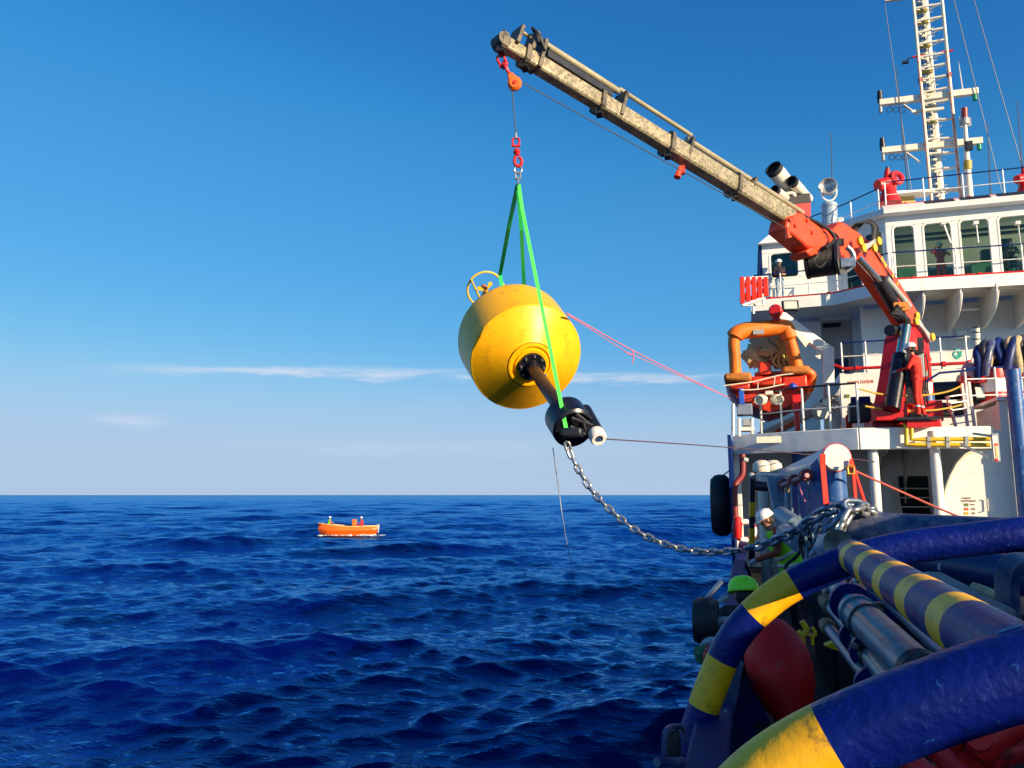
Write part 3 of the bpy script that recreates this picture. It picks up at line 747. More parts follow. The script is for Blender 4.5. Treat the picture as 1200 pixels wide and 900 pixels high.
# roof with a sloped brow
ov = 0.35
rp = [V(D_.x - 0.15, D_.y - ov, 0), V(C_.x - 0.12, C_.y - ov, 0), V(A_.x - 0.1, A_.y - ov, 0), V(13.6, A_.y - ov, 0), V(13.6, BR.y + 9, 0), V(D_.x - 0.15, BR.y + 9, 0)]
mb = MB(); mb.prism([V(p.x, p.y, ZR - 0.25) for p in rp[1:5]] + [V(C_.x - 0.12, BR.y + 9, ZR - 0.25)], V(0, 0, 0.25)); part(mb, 'wheelhouse_roof', white, sup, bevel=0.02)
mb = MB()
q = [V(A_.x - 0.1, A_.y - ov - 0.02, ZR - 0.235), V(13.6, A_.y - ov - 0.02, ZR - 0.235)]
mb.prism([q[0], q[0] + V(0, 0, 0.22), q[0] + V(0, 0.3, 0.42), q[0] + V(0, 0.6, 0.42), q[0] + V(0, 0.6, 0)], V(13.7 - A_.x, 0, 0)); part(mb, 'roof_brow', white, sup, bevel=0.02)
for px in (1100, 1142, 1186):
    p = PY(px, 247, A_.y); mb = MB(); mb.box((p.x, A_.y - ov + 0.13, ZR + 0.10), (0.95, 0.34, 0.02), Euler((rad(36), 0, 0)).to_matrix()); part(mb, 'brow_vent', blackp, sup)
wr0, wr1 = D_.x - 0.12, C_.x - 0.14
mb = MB(); zt = ZR - 0.55
mb.add([V(wr0, D_.y - 0.3, zt), V(wr1, D_.y - 0.3, zt), V(wr1, BR.y + 8, zt), V(wr0, BR.y + 8, zt),
        V(wr0 + 0.5, D_.y + 0.25, zt + 0.55), V(wr1, D_.y + 0.25, zt + 0.55), V(wr1, BR.y + 7, zt + 0.55), V(wr0 + 0.5, BR.y + 7, zt + 0.55)],
       [(3, 2, 1, 0), (4, 5, 6, 7), (0, 1, 5, 4), (1, 2, 6, 5), (2, 3, 7, 6), (3, 0, 4, 7)]); part(mb, 'wing_roof', white, sup)
for px in (1105, 1143, 1192):
    p = PY(px, 262, YG - 0.1); mb = MB(); mb.beam(p + V(0, -0.08, 0), PY(px + (9 if px == 1105 else 3), 285, YG - 0.1) + V(0, -0.05, 0), 0.035, 0.05); mb.box(p + V(0, -0.03, 0), (0.16, 0.2, 0.12)); part(mb, 'window_wiper', whitep, sup)

# ------------------------------------------------------------------ railings
def railing(pts, h, label, rails, posts, toe=None, group=None, top_mat=navyfar, post_r=0.028, post_idx=None, mid_mat=whitep, name='guard_rail'):
    pts = [Vector(p) for p in pts]
    t = thing(name, label, 'railing', pts[0], group)
    lens = [(b - a).length for a, b in zip(pts, pts[1:])]; tot = sum(lens)
    def at(s):
        for (a, b), l in zip(zip(pts, pts[1:]), lens):
            if s <= l + 1e-6: return a + (b - a) * (s / l)
            s -= l
        return pts[-1]
    for s in (post_idx if post_idx else np.linspace(0, tot, posts)):
        p = at(s); mb = MB(); mb.cyl(p, p + UP * h, post_r, n=8); part(mb, 'post', whitep, t)
    mb = MB(); mb.tube([p + UP * h for p in pts], 0.026, 8); part(mb, 'top_rail', top_mat, t)
    for f in rails:
        mb = MB(); mb.tube([p + UP * h * f for p in pts], 0.017, 6); part(mb, 'mid_rail', mid_mat, t)
    if toe is not None:
        n_ = V(0, -1, 0)
        mb = MB(); mb.tube([p + n_ * 0.06 + UP * 0.05 for p in pts], 0.038, 8)
        s = 0.6
        while s < tot:
            p = at(s) + n_ * 0.06 + UP * 0.05; q = at(min(s + 0.1, tot)) + n_ * 0.06 + UP * 0.05; mb.cyl(p, q, 0.07, n=8); s += 2.1
        part(mb, 'fire_main_pipe', toe, t)
    return t
def inset(a, d): return Vector(a) + V(0, d, 0)
railing([inset(AB, 0.12) + V(0.05, 0, 0.02), inset(BR, 0.12) + V(0, 0, 0.02)], 1.05, 'white walkway railing with a red pipe below the wheelhouse windows', (0.5,), 7, red)
railing([inset(BL, 0.12) + V(0.1, 0, 0.02), inset(BC, 0.12) + V(0, 0, 0.02), inset(AB, 0.14) + V(-0.05, 0, 0.02)], 1.05, 'thin railing with a red pipe along the port bridge wing', (0.5,), 6, red)
za = ZR + 0.18
ra = PZ(1040, 250, za)
railing([V(A_.x + 0.1, A_.y + 0.15, za), V(13.2, A_.y + 0.15, za)], 1.0, 'railing along the aft edge of the wheelhouse roof', (0.5,), 7, red)
railing([V(A_.x - 2.9, A_.y + 3.4, ZR), V(A_.x - 1.2, A_.y + 1.8, ZR), V(A_.x - 0.1, A_.y + 0.4, ZR)], 1.05, 'sloping corner railing beside the searchlight on the roof', (0.5,), 4, red)
# boat deck rail (behind crane) and a red pipe on it
railing([V(ml.x + 0.1, YM + 0.1, ZM), V(PY(1135, 428, YM).x, YM + 0.1, ZM)], 1.0, 'railing with a red pipe above the muster station wall', (0.55,), 6)
mb = MB(); zz = ZM + 0.12; a = V(ml.x - 0.25, YM - 0.1, zz); b = V(PY(1136, 428, YM - 0.1).x, YM - 0.1, zz + 0.02)
rp_ = thing('fire_main', 'thick red pipe running along the top of the muster wall', 'pipe', a)
mb.tube([a + V(0.1, 0.8, 0.2), a + V(0.0, 0.1, 0.2), a + V(0.4, 0, 0), b], 0.05, 10); part(mb, 'pipe', red, rp_)
for s in (0.1, 0.45, 0.8, 1.0):
    mb = MB(); p = (a + V(0.4, 0, 0)).lerp(b, s); mb.cyl(p - V(0.05, 0, 0), p + V(0.05, 0, 0), 0.085, n=12); part(mb, 'flange', red, rp_)
# crane deck rails
e = (AC - AL).normalized()
L0 = PZ(893, 511, ZC)
p1 = PZ(944, 507, ZC); p2 = PZ(1008, 504, ZC)
p2 = p2 + V(0, 0.15, 0)
railing([V(L0.x, L0.y + 0.12, ZC + 0.03), p1 + V(0, 0.12, 0.03), p2 + V(0, 0, 0.03)], 1.12, 'crane deck railing under the orange rescue boat', (0.5,), 5, top_mat=blackp)
r0 = PZ(1158, 502, ZC)
# ------------------------------------------------------------------ knuckle boom crane
CB = PD(1056, 500, 18.9); CB = V(CB.x, CB.y, ZC)          # base on the crane deck
CT = PD(592, 55, 12.4)                                      # boom tip
cn = V(CT.x - CB.x, CT.y - CB.y, 0).normalized().cross(UP)  # normal of the vertical boom plane
if cn.dot(EYE - CB) < 0: cn = -cn                           # towards the viewer
def B(px, py): return PP(px, py, CB, cn)
def plate(mb, pxs, th, off=0.0):
    pts = [B(*p) for p in pxs]; mb.prism([p + cn * (off - th / 2) for p in pts], cn * th); return mb
crane = thing('knuckle_boom_crane', 'orange red knuckle boom crane holding the yellow buoy over the water', 'crane', CB)
mb = MB(); mb.box(CB + V(0, 0, 0.14), (1.5, 1.4, 0.28)); part(mb, 'base_frame', red, crane, bevel=0.03)
cpx = lambda px, py, off=0: B(px, py) + cn * off
mb = MB(); plate(mb, [(1034, 492), (1085, 492), (1078, 440), (1074, 395), (1060, 380), (1050, 395), (1044, 440)], 0.62); part(mb, 'column', red, crane, bevel=0.04)
mb = MB(); q = cpx(1076, 484, 0.2); mb.box(q, (0.62, 0.7, 0.52)); part(mb, 'valve_cabinet', red, crane, bevel=0.03)
mb = MB(); q = cpx(1032, 484, 0.2); mb.box(q, (0.7, 0.6, 0.46)); part(mb, 'oil_tank', red, crane, bevel=0.03)
mb = MB(); q = cpx(1054, 492, 0.42); mb.cyl(q + V(-0.16, 0, 0.0), q + V(0.16, 0, 0.0), 0.16, n=12); part(mb, 'swing_motor', blackp, crane)
mb = MB(); mb.torus(cpx(1052, 466, 0.42), cn, 0.24, 0.06, 20, 8); part(mb, 'slewing_ring_cover', redc, crane)
# lift cylinder of the column
mb = MB(); mb.cyl(cpx(1023, 482, 0.45), cpx(1034, 420, 0.45), 0.18, n=18); part(mb, 'lift_cylinder', blackgloss, crane)
mb = MB(); mb.cyl(cpx(1032, 432, 0.45), cpx(1040, 386, 0.45), 0.125, n=18); part(mb, 'lift_piston', chrome, crane)
mb = MB(); mb.box(cpx(1034, 452, 0.66), (0.20, 0.1, 1.0)); mb.cyl(cpx(1036, 470, 0.6), cpx(1041, 425, 0.6), 0.06); part(mb, 'hydraulic_block', blackp, crane)
mb = MB(); mb.cyl(cpx(1033, 389, 0.2), cpx(1050, 389, 0.2), 0.14, n=14); part(mb, 'piston_eye', blackp, crane)
# inner boom
inner = [(1084, 424), (1068, 390), (1067, 368), (1045, 332), (1023, 301), (1012, 287), (997, 275), (983, 266), (976, 268), (972, 285), (985, 297), (998, 303), (1008, 312), (1020, 330), (1032, 348), (1047, 368), (1056, 384), (1062, 400), (1072, 428)]
mb = MB(); plate(mb, inner, 0.40); part(mb, 'inner_boom', redc, crane, bevel=0.03)
# lettering panels too small to read in the photograph: rows of pale marks standing along the boom
mb = MB()
def marks(p0, p1, k, w, h, seed):
    rr = random.Random(seed)
    for i in range(k):
        if rr.random() < 0.12: continue
        t = (i + 0.5) / k; c = B(p0[0] + (p1[0] - p0[0]) * t, p0[1] + (p1[1] - p0[1]) * t) + cn * 0.206
        d = (B(*p1) - B(*p0)).normalized(); u = cn.cross(d)
        ww = w * rr.uniform(0.6, 1.0)
        mb.prism([c - d * ww / 2 - u * h / 2, c + d * ww / 2 - u * h / 2, c + d * ww / 2 * 0.6 + u * h / 2, c - d * ww / 2 + u * h / 2], cn * 0.006)
marks((1023, 304), (1031, 318), 5, 0.07, 0.11, 1); marks((1036, 324), (1043, 336), 4, 0.06, 0.10, 2); marks((1062, 370), (1065, 388), 4, 0.07, 0.10, 4)
part(mb, 'boom_lettering', mat('pale yellow lettering', (0.85, 0.45, 0.06), 0.6), crane, kind='stuff')
mb = MB(); marks((1041, 342), (1056, 363), 9, 0.05, 0.05, 3); part(mb, 'boom_small_lettering', mat('pale pink lettering', (0.85, 0.4, 0.3), 0.6), crane, kind='stuff')
# knuckle cylinder along the inner boom
mb = MB(); mb.cyl(cpx(1052, 374, 0.1), cpx(1014, 332, 0.34), 0.15, n=16); part(mb, 'knuckle_cylinder', blackp, crane)
mb = MB(); mb.cyl(cpx(1048, 362, 0.36), cpx(1018, 330, 0.42), 0.075, n=12); part(mb, 'oil_pipe', greyp, crane)
mb = MB(); mb.cyl(cpx(1016, 335, 0.34), cpx(988, 305, 0.34), 0.085, n=16); part(mb, 'knuckle_piston', chrome, crane)
for k, (a, b) in enumerate((((1009, 288), (991, 296)), ((1056, 378), (1072, 400)))):
    mb = MB(); d = (B(*b) - B(*a)); u = cn.cross(d.normalized())
    pa, pb = B(*a) + cn * 0.36, B(*b) + cn * 0.36
    mb.prism([pa + u * 0.10, pa - d.normalized() * 0.12, pa - u * 0.10, (pa + pb) / 2 - u * 0.05, pb - u * 0.10, pb + d.normalized() * 0.12, pb + u * 0.10, (pa + pb) / 2 + u * 0.05], cn * 0.06); part(mb, 'link_plate', greyp, crane, bevel=0.01)
for p in ((1009, 288), (991, 296), (987, 288), (1004, 296), (1054, 374), (1053, 380), (1072, 398)):
    mb = MB(); mb.cyl(cpx(*p, 0.40), cpx(*p, 0.47), 0.10, n=14); part(mb, 'hinge_pin', mat('yellow pin cap', (0.80, 0.42, 0.02), 0.4), crane)
mb = MB(); random.seed(5)
for i in range(6):
    a = (1041 + i, 372 + i * 2); mb.tube(spline([cpx(*a, 0.4), cpx(1028 - i * 2, 362 + 2 * i, 0.5), cpx(1034 + i, 378, 0.55), cpx(1044, 388 + i, 0.4)], 5), 0.024, 6)
for i in range(5):
    mb.tube(spline([cpx(992 + i, 272 + i, 0.1), cpx(990 + i * 3, 266 - i, 0.3), cpx(1001 + i * 2, 268 + i, 0.42), cpx(1003 + i, 286, 0.4)], 5), 0.022, 6)
part(mb, 'hydraulic_hoses', black, crane, kind='stuff')
mb = MB(); mb.box(cpx(1030, 362, 0.5), (0.25, 0.1, 0.12)); mb.box(cpx(1037, 364, 0.5), (0.15, 0.1, 0.2)); part(mb, 'hose_clamps', mat('orange hose clamp', (0.7, 0.25, 0.03), 0.5), crane, kind='stuff')
# knuckle and outer boom housing
mb = MB(); plate(mb, [(983, 266), (974, 262), (966, 272), (958, 268), (948, 287), (934, 297), (940, 304), (958, 300), (975, 302), (985, 308), (990, 292)], 0.46); part(mb, 'knuckle_housing', redc, crane, bevel=0.04)
mb = MB(); plate(mb, [(913, 257), (930, 252), (953, 268), (955, 280), (945, 296), (936, 293), (910, 271)], 0.48); part(mb, 'outer_boom_housing', redc, crane, bevel=0.05)
for p in ((914, 262), (920, 268), (934, 262), (940, 276), (917, 260)):
    mb = MB(); mb.cyl(cpx(*p, 0.22), cpx(*p, 0.28), 0.05, n=8); part(mb, 'bolt_head', redc, crane)
mb = MB(); mb.tube(spline([cpx(928, 254, 0.2), cpx(952, 270, 0.3), cpx(960, 284, 0.38), cpx(948, 296, 0.4)], 5), 0.035, 8); part(mb, 'hose_bundle', black, crane)
mb = MB()
for i in range(4):
    mb.tube(spline([cpx(958 + i * 2, 272 + i, 0.24), cpx(966 + i, 282 + i * 2, 0.34), cpx(962 - i, 294, 0.32), cpx(972, 300 + i, 0.26)], 5), 0.018, 6)
    mb.tube(spline([cpx(1006 + i * 3, 284 + i * 4, 0.21), cpx(1020 + i * 2, 306 + i * 3, 0.23), cpx(1036 + i, 330 + i * 3, 0.23)], 5), 0.012, 6)
mb.box(cpx(968, 288, 0.26), (0.3, 0.1, 0.16)); mb.box(cpx(1062, 405, 0.34), (0.16, 0.1, 0.3))
part(mb, 'boom_plumbing', blackp, crane, kind='stuff')
for k, (x, y) in enumerate(((1056, 420), (1066, 440), (1062, 462), (1074, 470))):
    mb = MB(); mb.box(cpx(x, y, 0.33), (0.2, 0.06, 0.14)); part(mb, 'valve_block', (blackp, greyp, blackp, steel)[k], crane, bevel=0.01)
mb = MB()
for i in range(6): mb.tube(spline([cpx(1054 + i * 3, 412 + i, 0.34), cpx(1048 + i * 4, 436, 0.42), cpx(1058 + i * 2, 458, 0.40), cpx(1050 + i * 5, 480, 0.38)], 5), 0.018, 6)
part(mb, 'column_hoses', black, crane, kind='stuff')
# winch drum hung under the knuckle
wc = cpx(957, 308, 0.15)
mb = MB(); ax = (cn * 0.75 + V(CAMR.x, CAMR.y, 0) * 0.55).normalized()
mb.lathe(wc - ax * 0.35, ax, [(0.001, 0), (0.36, 0), (0.36, 0.06), (0.30, 0.07), (0.30, 0.63), (0.36, 0.64), (0.36, 0.70), (0.001, 0.70)], 28); part(mb, 'winch_drum', blackp, crane)
mb = MB(); mb.lathe(wc - ax * 0.27, ax, [(0.305, 0)] + [(0.335 + 0.012 * (i % 2), 0.01 + i * 0.013) for i in range(40)] + [(0.305, 0.54)], 28); part(mb, 'wound_wire', black, crane)
mb = MB(); arcw = [wc + ax * 0.36 + (CAMR * math.cos(t) + CAMU * math.sin(t)) * 0.30 for t in np.linspace(rad(-100), rad(60), 9)]; mb.tube(arcw, 0.06, 6); mb.box(wc + ax * 0.38 + CAMR * 0.15 - CAMU * 0.1, (0.3, 0.2, 0.2)); part(mb, 'winch_guard', steel, crane)
mb = MB(); mb.tube(spline([cpx(946, 300, 0.3), cpx(938, 302, 0.45), cpx(934, 312, 0.4), cpx(942, 318, 0.4), cpx(948, 312, 0.4)], 5), 0.02, 6); part(mb, 'winch_hose', black, crane)
mb = MB(); mb.tube([cpx(908, 272, 0.3), cpx(906, 280, 0.35), cpx(907, 284, 0.35)], [0.05, 0.05, 0.08], 8); part(mb, 'hose_guide_roller', redc, crane)
# telescopic sections: hexagonal profiles, each a little slimmer than the last
def hexbeam(mb, a, b, h, w, h2=None, w2=None):
    d = (b - a).normalized(); x = d.cross(UP).normalized(); u = x.cross(d)
    prof = [(-0.5, 0.40), (-0.36, 0.5), (0.36, 0.5), (0.5, 0.40), (0.5, -0.38), (0.36, -0.5), (-0.36, -0.5), (-0.5, -0.38)]
    r1 = [a + x * p * w + u * q * h for p, q in prof]; r2 = [b + x * p * (w2 or w) + u * q * (h2 or h) for p, q in prof]; n = 8
    mb.add(r1 + r2, [list(range(n))[::-1], list(range(n, 2 * n))] + [(i, (i + 1) % n, n + (i + 1) % n, n + i) for i in range(n)])
bl = lambda px: B(px, 57 + 0.6165 * (px - 600))
secs = [((925, 860), 0.40, 0.34), ((870, 782), 0.355, 0.31), ((792, 702), 0.315, 0.275), ((712, 615), 0.275, 0.245), ((622, 588), 0.23, 0.20)]
for (x0, x1), h, w in secs:
    mb = MB(); hexbeam(mb, bl(x0), bl(x1), h, w); so = part(mb, 'boom_section', boomp, crane, bevel=0.012)
    mb = MB(); d = (bl(x1) - bl(x0)).normalized(); hexbeam(mb, bl(x1) - d * 0.03, bl(x1) + d * 0.06, h + 0.07, w + 0.07); part(mb, 'collar', mat('dark boom collar', (0.16, 0.13, 0.09), 0.5, metal=0.3, dirt=(0.03, 0.03, 0.03), damt=0.4), so)
    mb = MB(); u = UP
    p = bl(x1) + V(0, 0, -h * 0.6); mb.box(p, (0.12, 0.2, 0.12)); part(mb, 'wear_pad_bolt', black, so)
def bt(px, up): return bl(px) + upb * up
upb = cn.cross((bl(600) - bl(900)).normalized());  upb = upb if upb.z > 0 else -upb
cylp = mat('cylinder cream paint', (0.55, 0.46, 0.27), 0.25, metal=0.4, var=0.2)
# extension cylinders lying on top of the boom
for (x0, x1), up, r, m_, nm in (((632, 722), 0.44, 0.062, cylp, 'extension_piston'), ((722, 808), 0.50, 0.042, cylp, 'extension_cylinder'), ((803, 940), 0.36, 0.055, cylp, 'extension_cylinder'), ((603, 618), 0.40, 0.03, cylp, 'extension_piston'), ((618, 640), 0.42, 0.05, blackp, 'piston_gland')):
    mb = MB(); mb.cyl(bt(x0, up), bt(x1, up), r, n=14); part(mb, nm, m_, crane)
mb = MB(); mb.beam(bt(636, 0.24), bt(712, 0.24), 0.2, 0.12); part(mb, 'hose_tray', blackp, crane)
for px, u0, u1 in ((600, 0.05, 0.40), (617, 0.1, 0.46), (627, -0.15, 0.42), (722, -0.1, 0.42), (801, -0.05, 0.36), (875, 0.1, 0.36)):
    mb = MB(); mb.beam(bt(px, u0) + cn * 0.02, bt(px + 4, u1) + cn * 0.02, 0.07, 0.30, up=cn); part(mb, 'cylinder_bracket', mat('dark boom collar', (0.16, 0.13, 0.09), 0.5), crane, bevel=0.01)
mb = MB()
for i in range(5):
    mb.tube(spline([bt(627, 0.1) + cn * (0.22 + 0.01 * i), bt(621 - i, 0.3) + cn * 0.25, bt(614 + i, 0.48) + cn * 0.12, bt(624 + i, 0.5), bt(632, 0.3) + cn * 0.1], 5), 0.016, 6)
part(mb, 'tip_hoses', black, crane, kind='stuff')
mb = MB(); mb.box(bt(801, -0.34), (0.1, 0.1, 0.16)); mb.tube([bt(799, -0.3), bt(797, -0.42), bt(796, -0.55)], [0.04, 0.05, 0.07], 8); part(mb, 'manual_stay_hook', redc, crane)
mb = MB(); mb.cyl(bl(587) - cn * 0.12, bl(587) + cn * 0.12, 0.12, n=18); part(mb, 'tip_head', mat('dark boom collar', (0.16, 0.13, 0.09), 0.5), crane)

# hook block, winch wire, lower hook
HD = 12.4
def H(px, py, d=0.0): return PD(px, py, HD + d)
hb = thing('snatch_block', 'red shackles and orange snatch block hanging from the crane tip', 'block', H(586, 63))
def shackle(mb, c, ax, side, R, r, L):   # bow shackle
    ax = ax.normalized(); side = side.normalized()
    pts = [c + side * (-R * 0.8) - ax * L * 0.5] + [c + side * R * math.cos(t) + ax * R * math.sin(t) + ax * L * 0.2 for t in np.linspace(math.pi, 0, 9)] + [c + side * (R * 0.8) - ax * L * 0.5]
    mb.tube(spline(pts, 2), r, 8); mb.cyl(c + side * R * 1.3 - ax * L * 0.5, c - side * R * 1.3 - ax * L * 0.5, r * 1.1, n=8)
d1 = (H(600, 95) - H(586, 63))
mb = MB(); shackle(mb, H(588, 71), -d1, CAMR + CAMU * 0.45, 0.06, 0.022, 0.16); part(mb, 'shackle', red, hb)
mb = MB(); shackle(mb, H(594, 81), d1, CAMF + CAMR * 0.3, 0.055, 0.022, 0.14); part(mb, 'shackle', red, hb)
mb = MB(); mb.torus(H(591, 76), CAMF * 0.6 + CAMR, 0.06, 0.02, 16, 8); part(mb, 'ring', red, hb)
mb = MB(); c = H(603, 98); dd_ = d1.normalized()
mb.lathe(c - CAMF * 0.06, CAMF, [(0.001, 0), (0.08, 0), (0.115, 0.03), (0.115, 0.09), (0.08, 0.12), (0.001, 0.12)], 20); part(mb, 'sheave_cheek', orange, hb)
mb = MB(); mb.beam(H(597, 86), c, 0.08, 0.09, up=CAMF, w2=0.2); part(mb, 'block_strap', orange, hb, bevel=0.02)
mb = MB(); mb.cyl(c - CAMF * 0.075, c - CAMF * 0.05, 0.03, n=10); part(mb, 'sheave_pin', red, hb)
mb = MB(); mb.tube([H(600, 104), H(604.5, 158)], 0.011, 6); single(mb, 'hoist_wire', wirem, 'thin hoist wire falling from the orange block to the lower hook', 'wire')
mb = MB(); mb.tube([c + CAMR * 0.1 + CAMU * 0.03, cpx(902, 272, 0.36)], 0.010, 6); single(mb, 'winch_wire', wirem, 'long wire running under the boom from the orange block to the winch', 'wire')
hk = thing('swivel_hook', 'red swivel hook below the crane wire holding the green slings', 'hook', H(605, 160))
mb = MB(); shackle(mb, H(604.5, 167), UP * 1.0, CAMR, 0.055, 0.018, 0.12); part(mb, 'shackle', red, hk)
mb = MB(); mb.tube([H(605.5, 174), H(605.5, 178), H(606, 182)], [0.03, 0.06, 0.04], 10); part(mb, 'swivel', red, hk)
mb = MB(); mb.tube(spline([H(606, 180), H(603, 186), H(603.5, 192), H(607, 195), H(611, 192), H(611, 187), H(608, 184)], 4), 0.026, 8); part(mb, 'hook', red, hk)
mb = MB(); mb.cyl(H(604.5, 156), H(604.8, 162), 0.024, n=8); part(mb, 'wire_socket', steel, hk)
ml_ = thing('master_link', 'grey master link and shackles joining the slings to the hook', 'shackle', H(607, 194))
mb = MB(); mb.torus(H(607, 199), CAMF, 0.06, 0.015, 16, 6); part(mb, 'ring', steel, ml_)
for y in (206, 213): mb = MB(); shackle(mb, H(607, y), UP * (1 if y == 206 else -1), CAMR if y == 206 else CAMF, 0.04, 0.016, 0.1); part(mb, 'shackle', steel, ml_)

# ------------------------------------------------------------------ buoy
BD = 12.9
tilt = rad(29)
rv = ray(617, 420).normalized()
ia = (CAMR * 0.56 - CAMU * 0.83).normalized()
bx = (ia * math.sin(tilt) - rv * math.cos(tilt)).normalized()         # axis, top of buoy -> pole end, coming towards the viewer
bc = PD(617, 420, BD)                                                # centre of the lower rim
buoy = thing('mooring_buoy', 'big yellow mooring buoy hanging from the crane by green slings', 'buoy', bc)
R_ = 0.93
body = [(0.001, -1.10), (0.86, -1.10), (0.93, -1.07), (0.975, -1.0), (0.995, -0.9), (R_ + 0.03, -0.006), (R_ + 0.022, 0.006)]
for t in np.linspace(0.0, 1.0, 15)[1:]:
    body += [(R_ + 0.02 - (R_ - 0.38) * (t - 0.006), 0.008 + 0.25 * (t - 0.006)), (R_ + 0.02 - (R_ - 0.38) * t, 0.008 + 0.25 * t + 0.0018)]
mb = MB(); mb.lathe(bc, bx, body, 72); part(mb, 'float_body', buoyy, buoy, smooth=24)
hp = bc + bx * 0.25
mb = MB(); mb.lathe(hp, bx, [(0.385, -0.03), (0.385, 0.025), (0.36, 0.035), (0.335, 0.035), (0.33, 0.015), (0.29, 0.015), (0.28, 0.05), (0.2, 0.05)], 40); part(mb, 'hub_ring', buoyy, buoy)
mb = MB(); mb.lathe(hp, bx, [(0.001, 0.05), (0.235, 0.05), (0.235, 0.11), (0.001, 0.11)], 28); fl = part(mb, 'pole_flange', blackgloss, buoy)
u_, w_ = frame_of(bx)
for k in range(8):
    a = k * math.pi / 4; c = hp + bx * 0.11 + (u_ * math.cos(a) + w_ * math.sin(a)) * 0.195; mb = MB(); mb.cyl(c, c + bx * 0.03, 0.022, n=6); part(mb, 'bolt', steel, fl)
poleL = 1.78
mb = MB(); mb.tube([hp + bx * 0.10, hp + bx * 0.3, hp + bx * poleL], [0.13, 0.105, 0.105], 20); part(mb, 'pole', blackgloss, buoy)
for s, a in ((0.55, 0.6), (1.15, 0.6)):
    q = hp + bx * s + (CAMR * 0.8 + CAMU * 0.5 - CAMF * 0.4).normalized() * 0.1; mb = MB(); mb.ball(q, 0.03, 8); part(mb, 'pole_stud', steel, buoy)
hd = hp + bx * poleL
mb = MB(); mb.lathe(hd, bx, [(0.001, 0.0), (0.25, 0.0), (0.305, 0.04), (0.305, 0.42), (0.27, 0.45), (0.25, 0.45), (0.24, 0.34), (0.001, 0.34)], 36); cw = part(mb, 'counterweight', blackgloss, buoy)
mb = MB(); mb.torus(hd + bx * 0.0, bx, 0.12, 0.02, 20, 6); part(mb, 'red_collar', red, buoy)
def HH(px, py, d): return PD(px, py, d)
hdD = (hd - EYE).dot(CAMF)
ta, tb = HH(684, 482, hdD + 0.0), HH(701, 513, hdD - 0.55)
mb = MB(); mb.tube([ta, ta.lerp(tb, 0.82)], 0.12, 18); part(mb, 'side_tube', blackgloss, buoy)
td = (tb - ta).normalized()
mb = MB(); mb.lathe(tb - td * 0.14, td, [(0.05, 0.0), (0.10, 0.0), (0.118, 0.03), (0.118, 0.15), (0.10, 0.18), (0.06, 0.18), (0.055, 0.12), (0.001, 0.12)], 26); part(mb, 'white_end_fitting', whitep, buoy)
mb = MB(); mb.lathe(tb - td * 0.14, td, [(0.001, 0.165), (0.058, 0.165), (0.058, 0.13)], 18); part(mb, 'end_plug', mat('blue plug', (0.03, 0.06, 0.16), 0.3), buoy)
hz_ = hdD - 0.58
for a, b, r in (((670, 490), (698, 500), 0.028), ((668, 500), (694, 514), 0.028), ((684, 496), (687, 508), 0.022), ((690, 499), (682, 512), 0.02), ((675, 485), (690, 497), 0.03)):
    mb = MB(); mb.cyl(HH(*a, hz_ + 0.1), HH(*b, hz_ + 0.12), r, n=8); part(mb, 'end_frame_bar', blackp, buoy)
mb = MB(); mb.box(HH(671, 507, hz_), (0.28, 0.2, 0.13)); part(mb, 'padeye', blackp, buoy, bevel=0.03)
# lantern mast with its ring, far side
tp = bc - bx * 1.10
rc = PD(570, 337, (bc - EYE).dot(CAMF) + 2.55)
off = rc - tp; along = -bx * off.dot(-bx)
rc = tp - bx * 2.0 + (off - along) * 0.35
rc = PD(568.5, 339, (tp - bx * 1.7 - EYE).dot(CAMF))
mb = MB(); mb.torus(rc, bx, 0.36, 0.022, 36, 8); ring = part(mb, 'guard_ring', yellowpipe, buoy)
ub, wb = frame_of(bx)
for k in range(3):
    a = k * 2 * math.pi / 3 + 0.5; dv = ub * math.cos(a) + wb * math.sin(a)
    mb = MB(); mb.cyl(rc + dv * 0.36, tp + dv * 0.45, 0.022, n=8); part(mb, 'mast_leg', yellowpipe, buoy)
mb = MB(); mb.cyl(rc - bx * 0.15, tp, 0.035, n=10); part(mb, 'lantern_mast', yellowpipe, buoy)
for k in range(4):
    a = k * math.pi / 2 + 0.3; dv = ub * math.cos(a) + wb * math.sin(a); ev = bx.cross(dv)
    mb = MB(); c = rc + bx * 0.12; mb.prism([c + dv * 0.04, c + dv * 0.17 + ev * 0.05, c + dv * 0.22, c + dv * 0.17 - ev * 0.05], bx * 0.012); part(mb, 'radar_reflector_fin', yellowpipe, buoy)
mb = MB(); mb.lathe(rc - bx * 0.15, bx, [(0.001, 0), (0.06, 0), (0.07, 0.1), (0.05, 0.22), (0.001, 0.22)], 14); part(mb, 'lantern', mat('amber lantern', (0.5, 0.16, 0.02), 0.3), buoy)
mb = MB(); mb.beam(rc + dv * 0.3, rc - dv * 0.02 + bx * 0.03, 0.05, 0.015); part(mb, 'ring_spoke', yellowpipe, buoy)

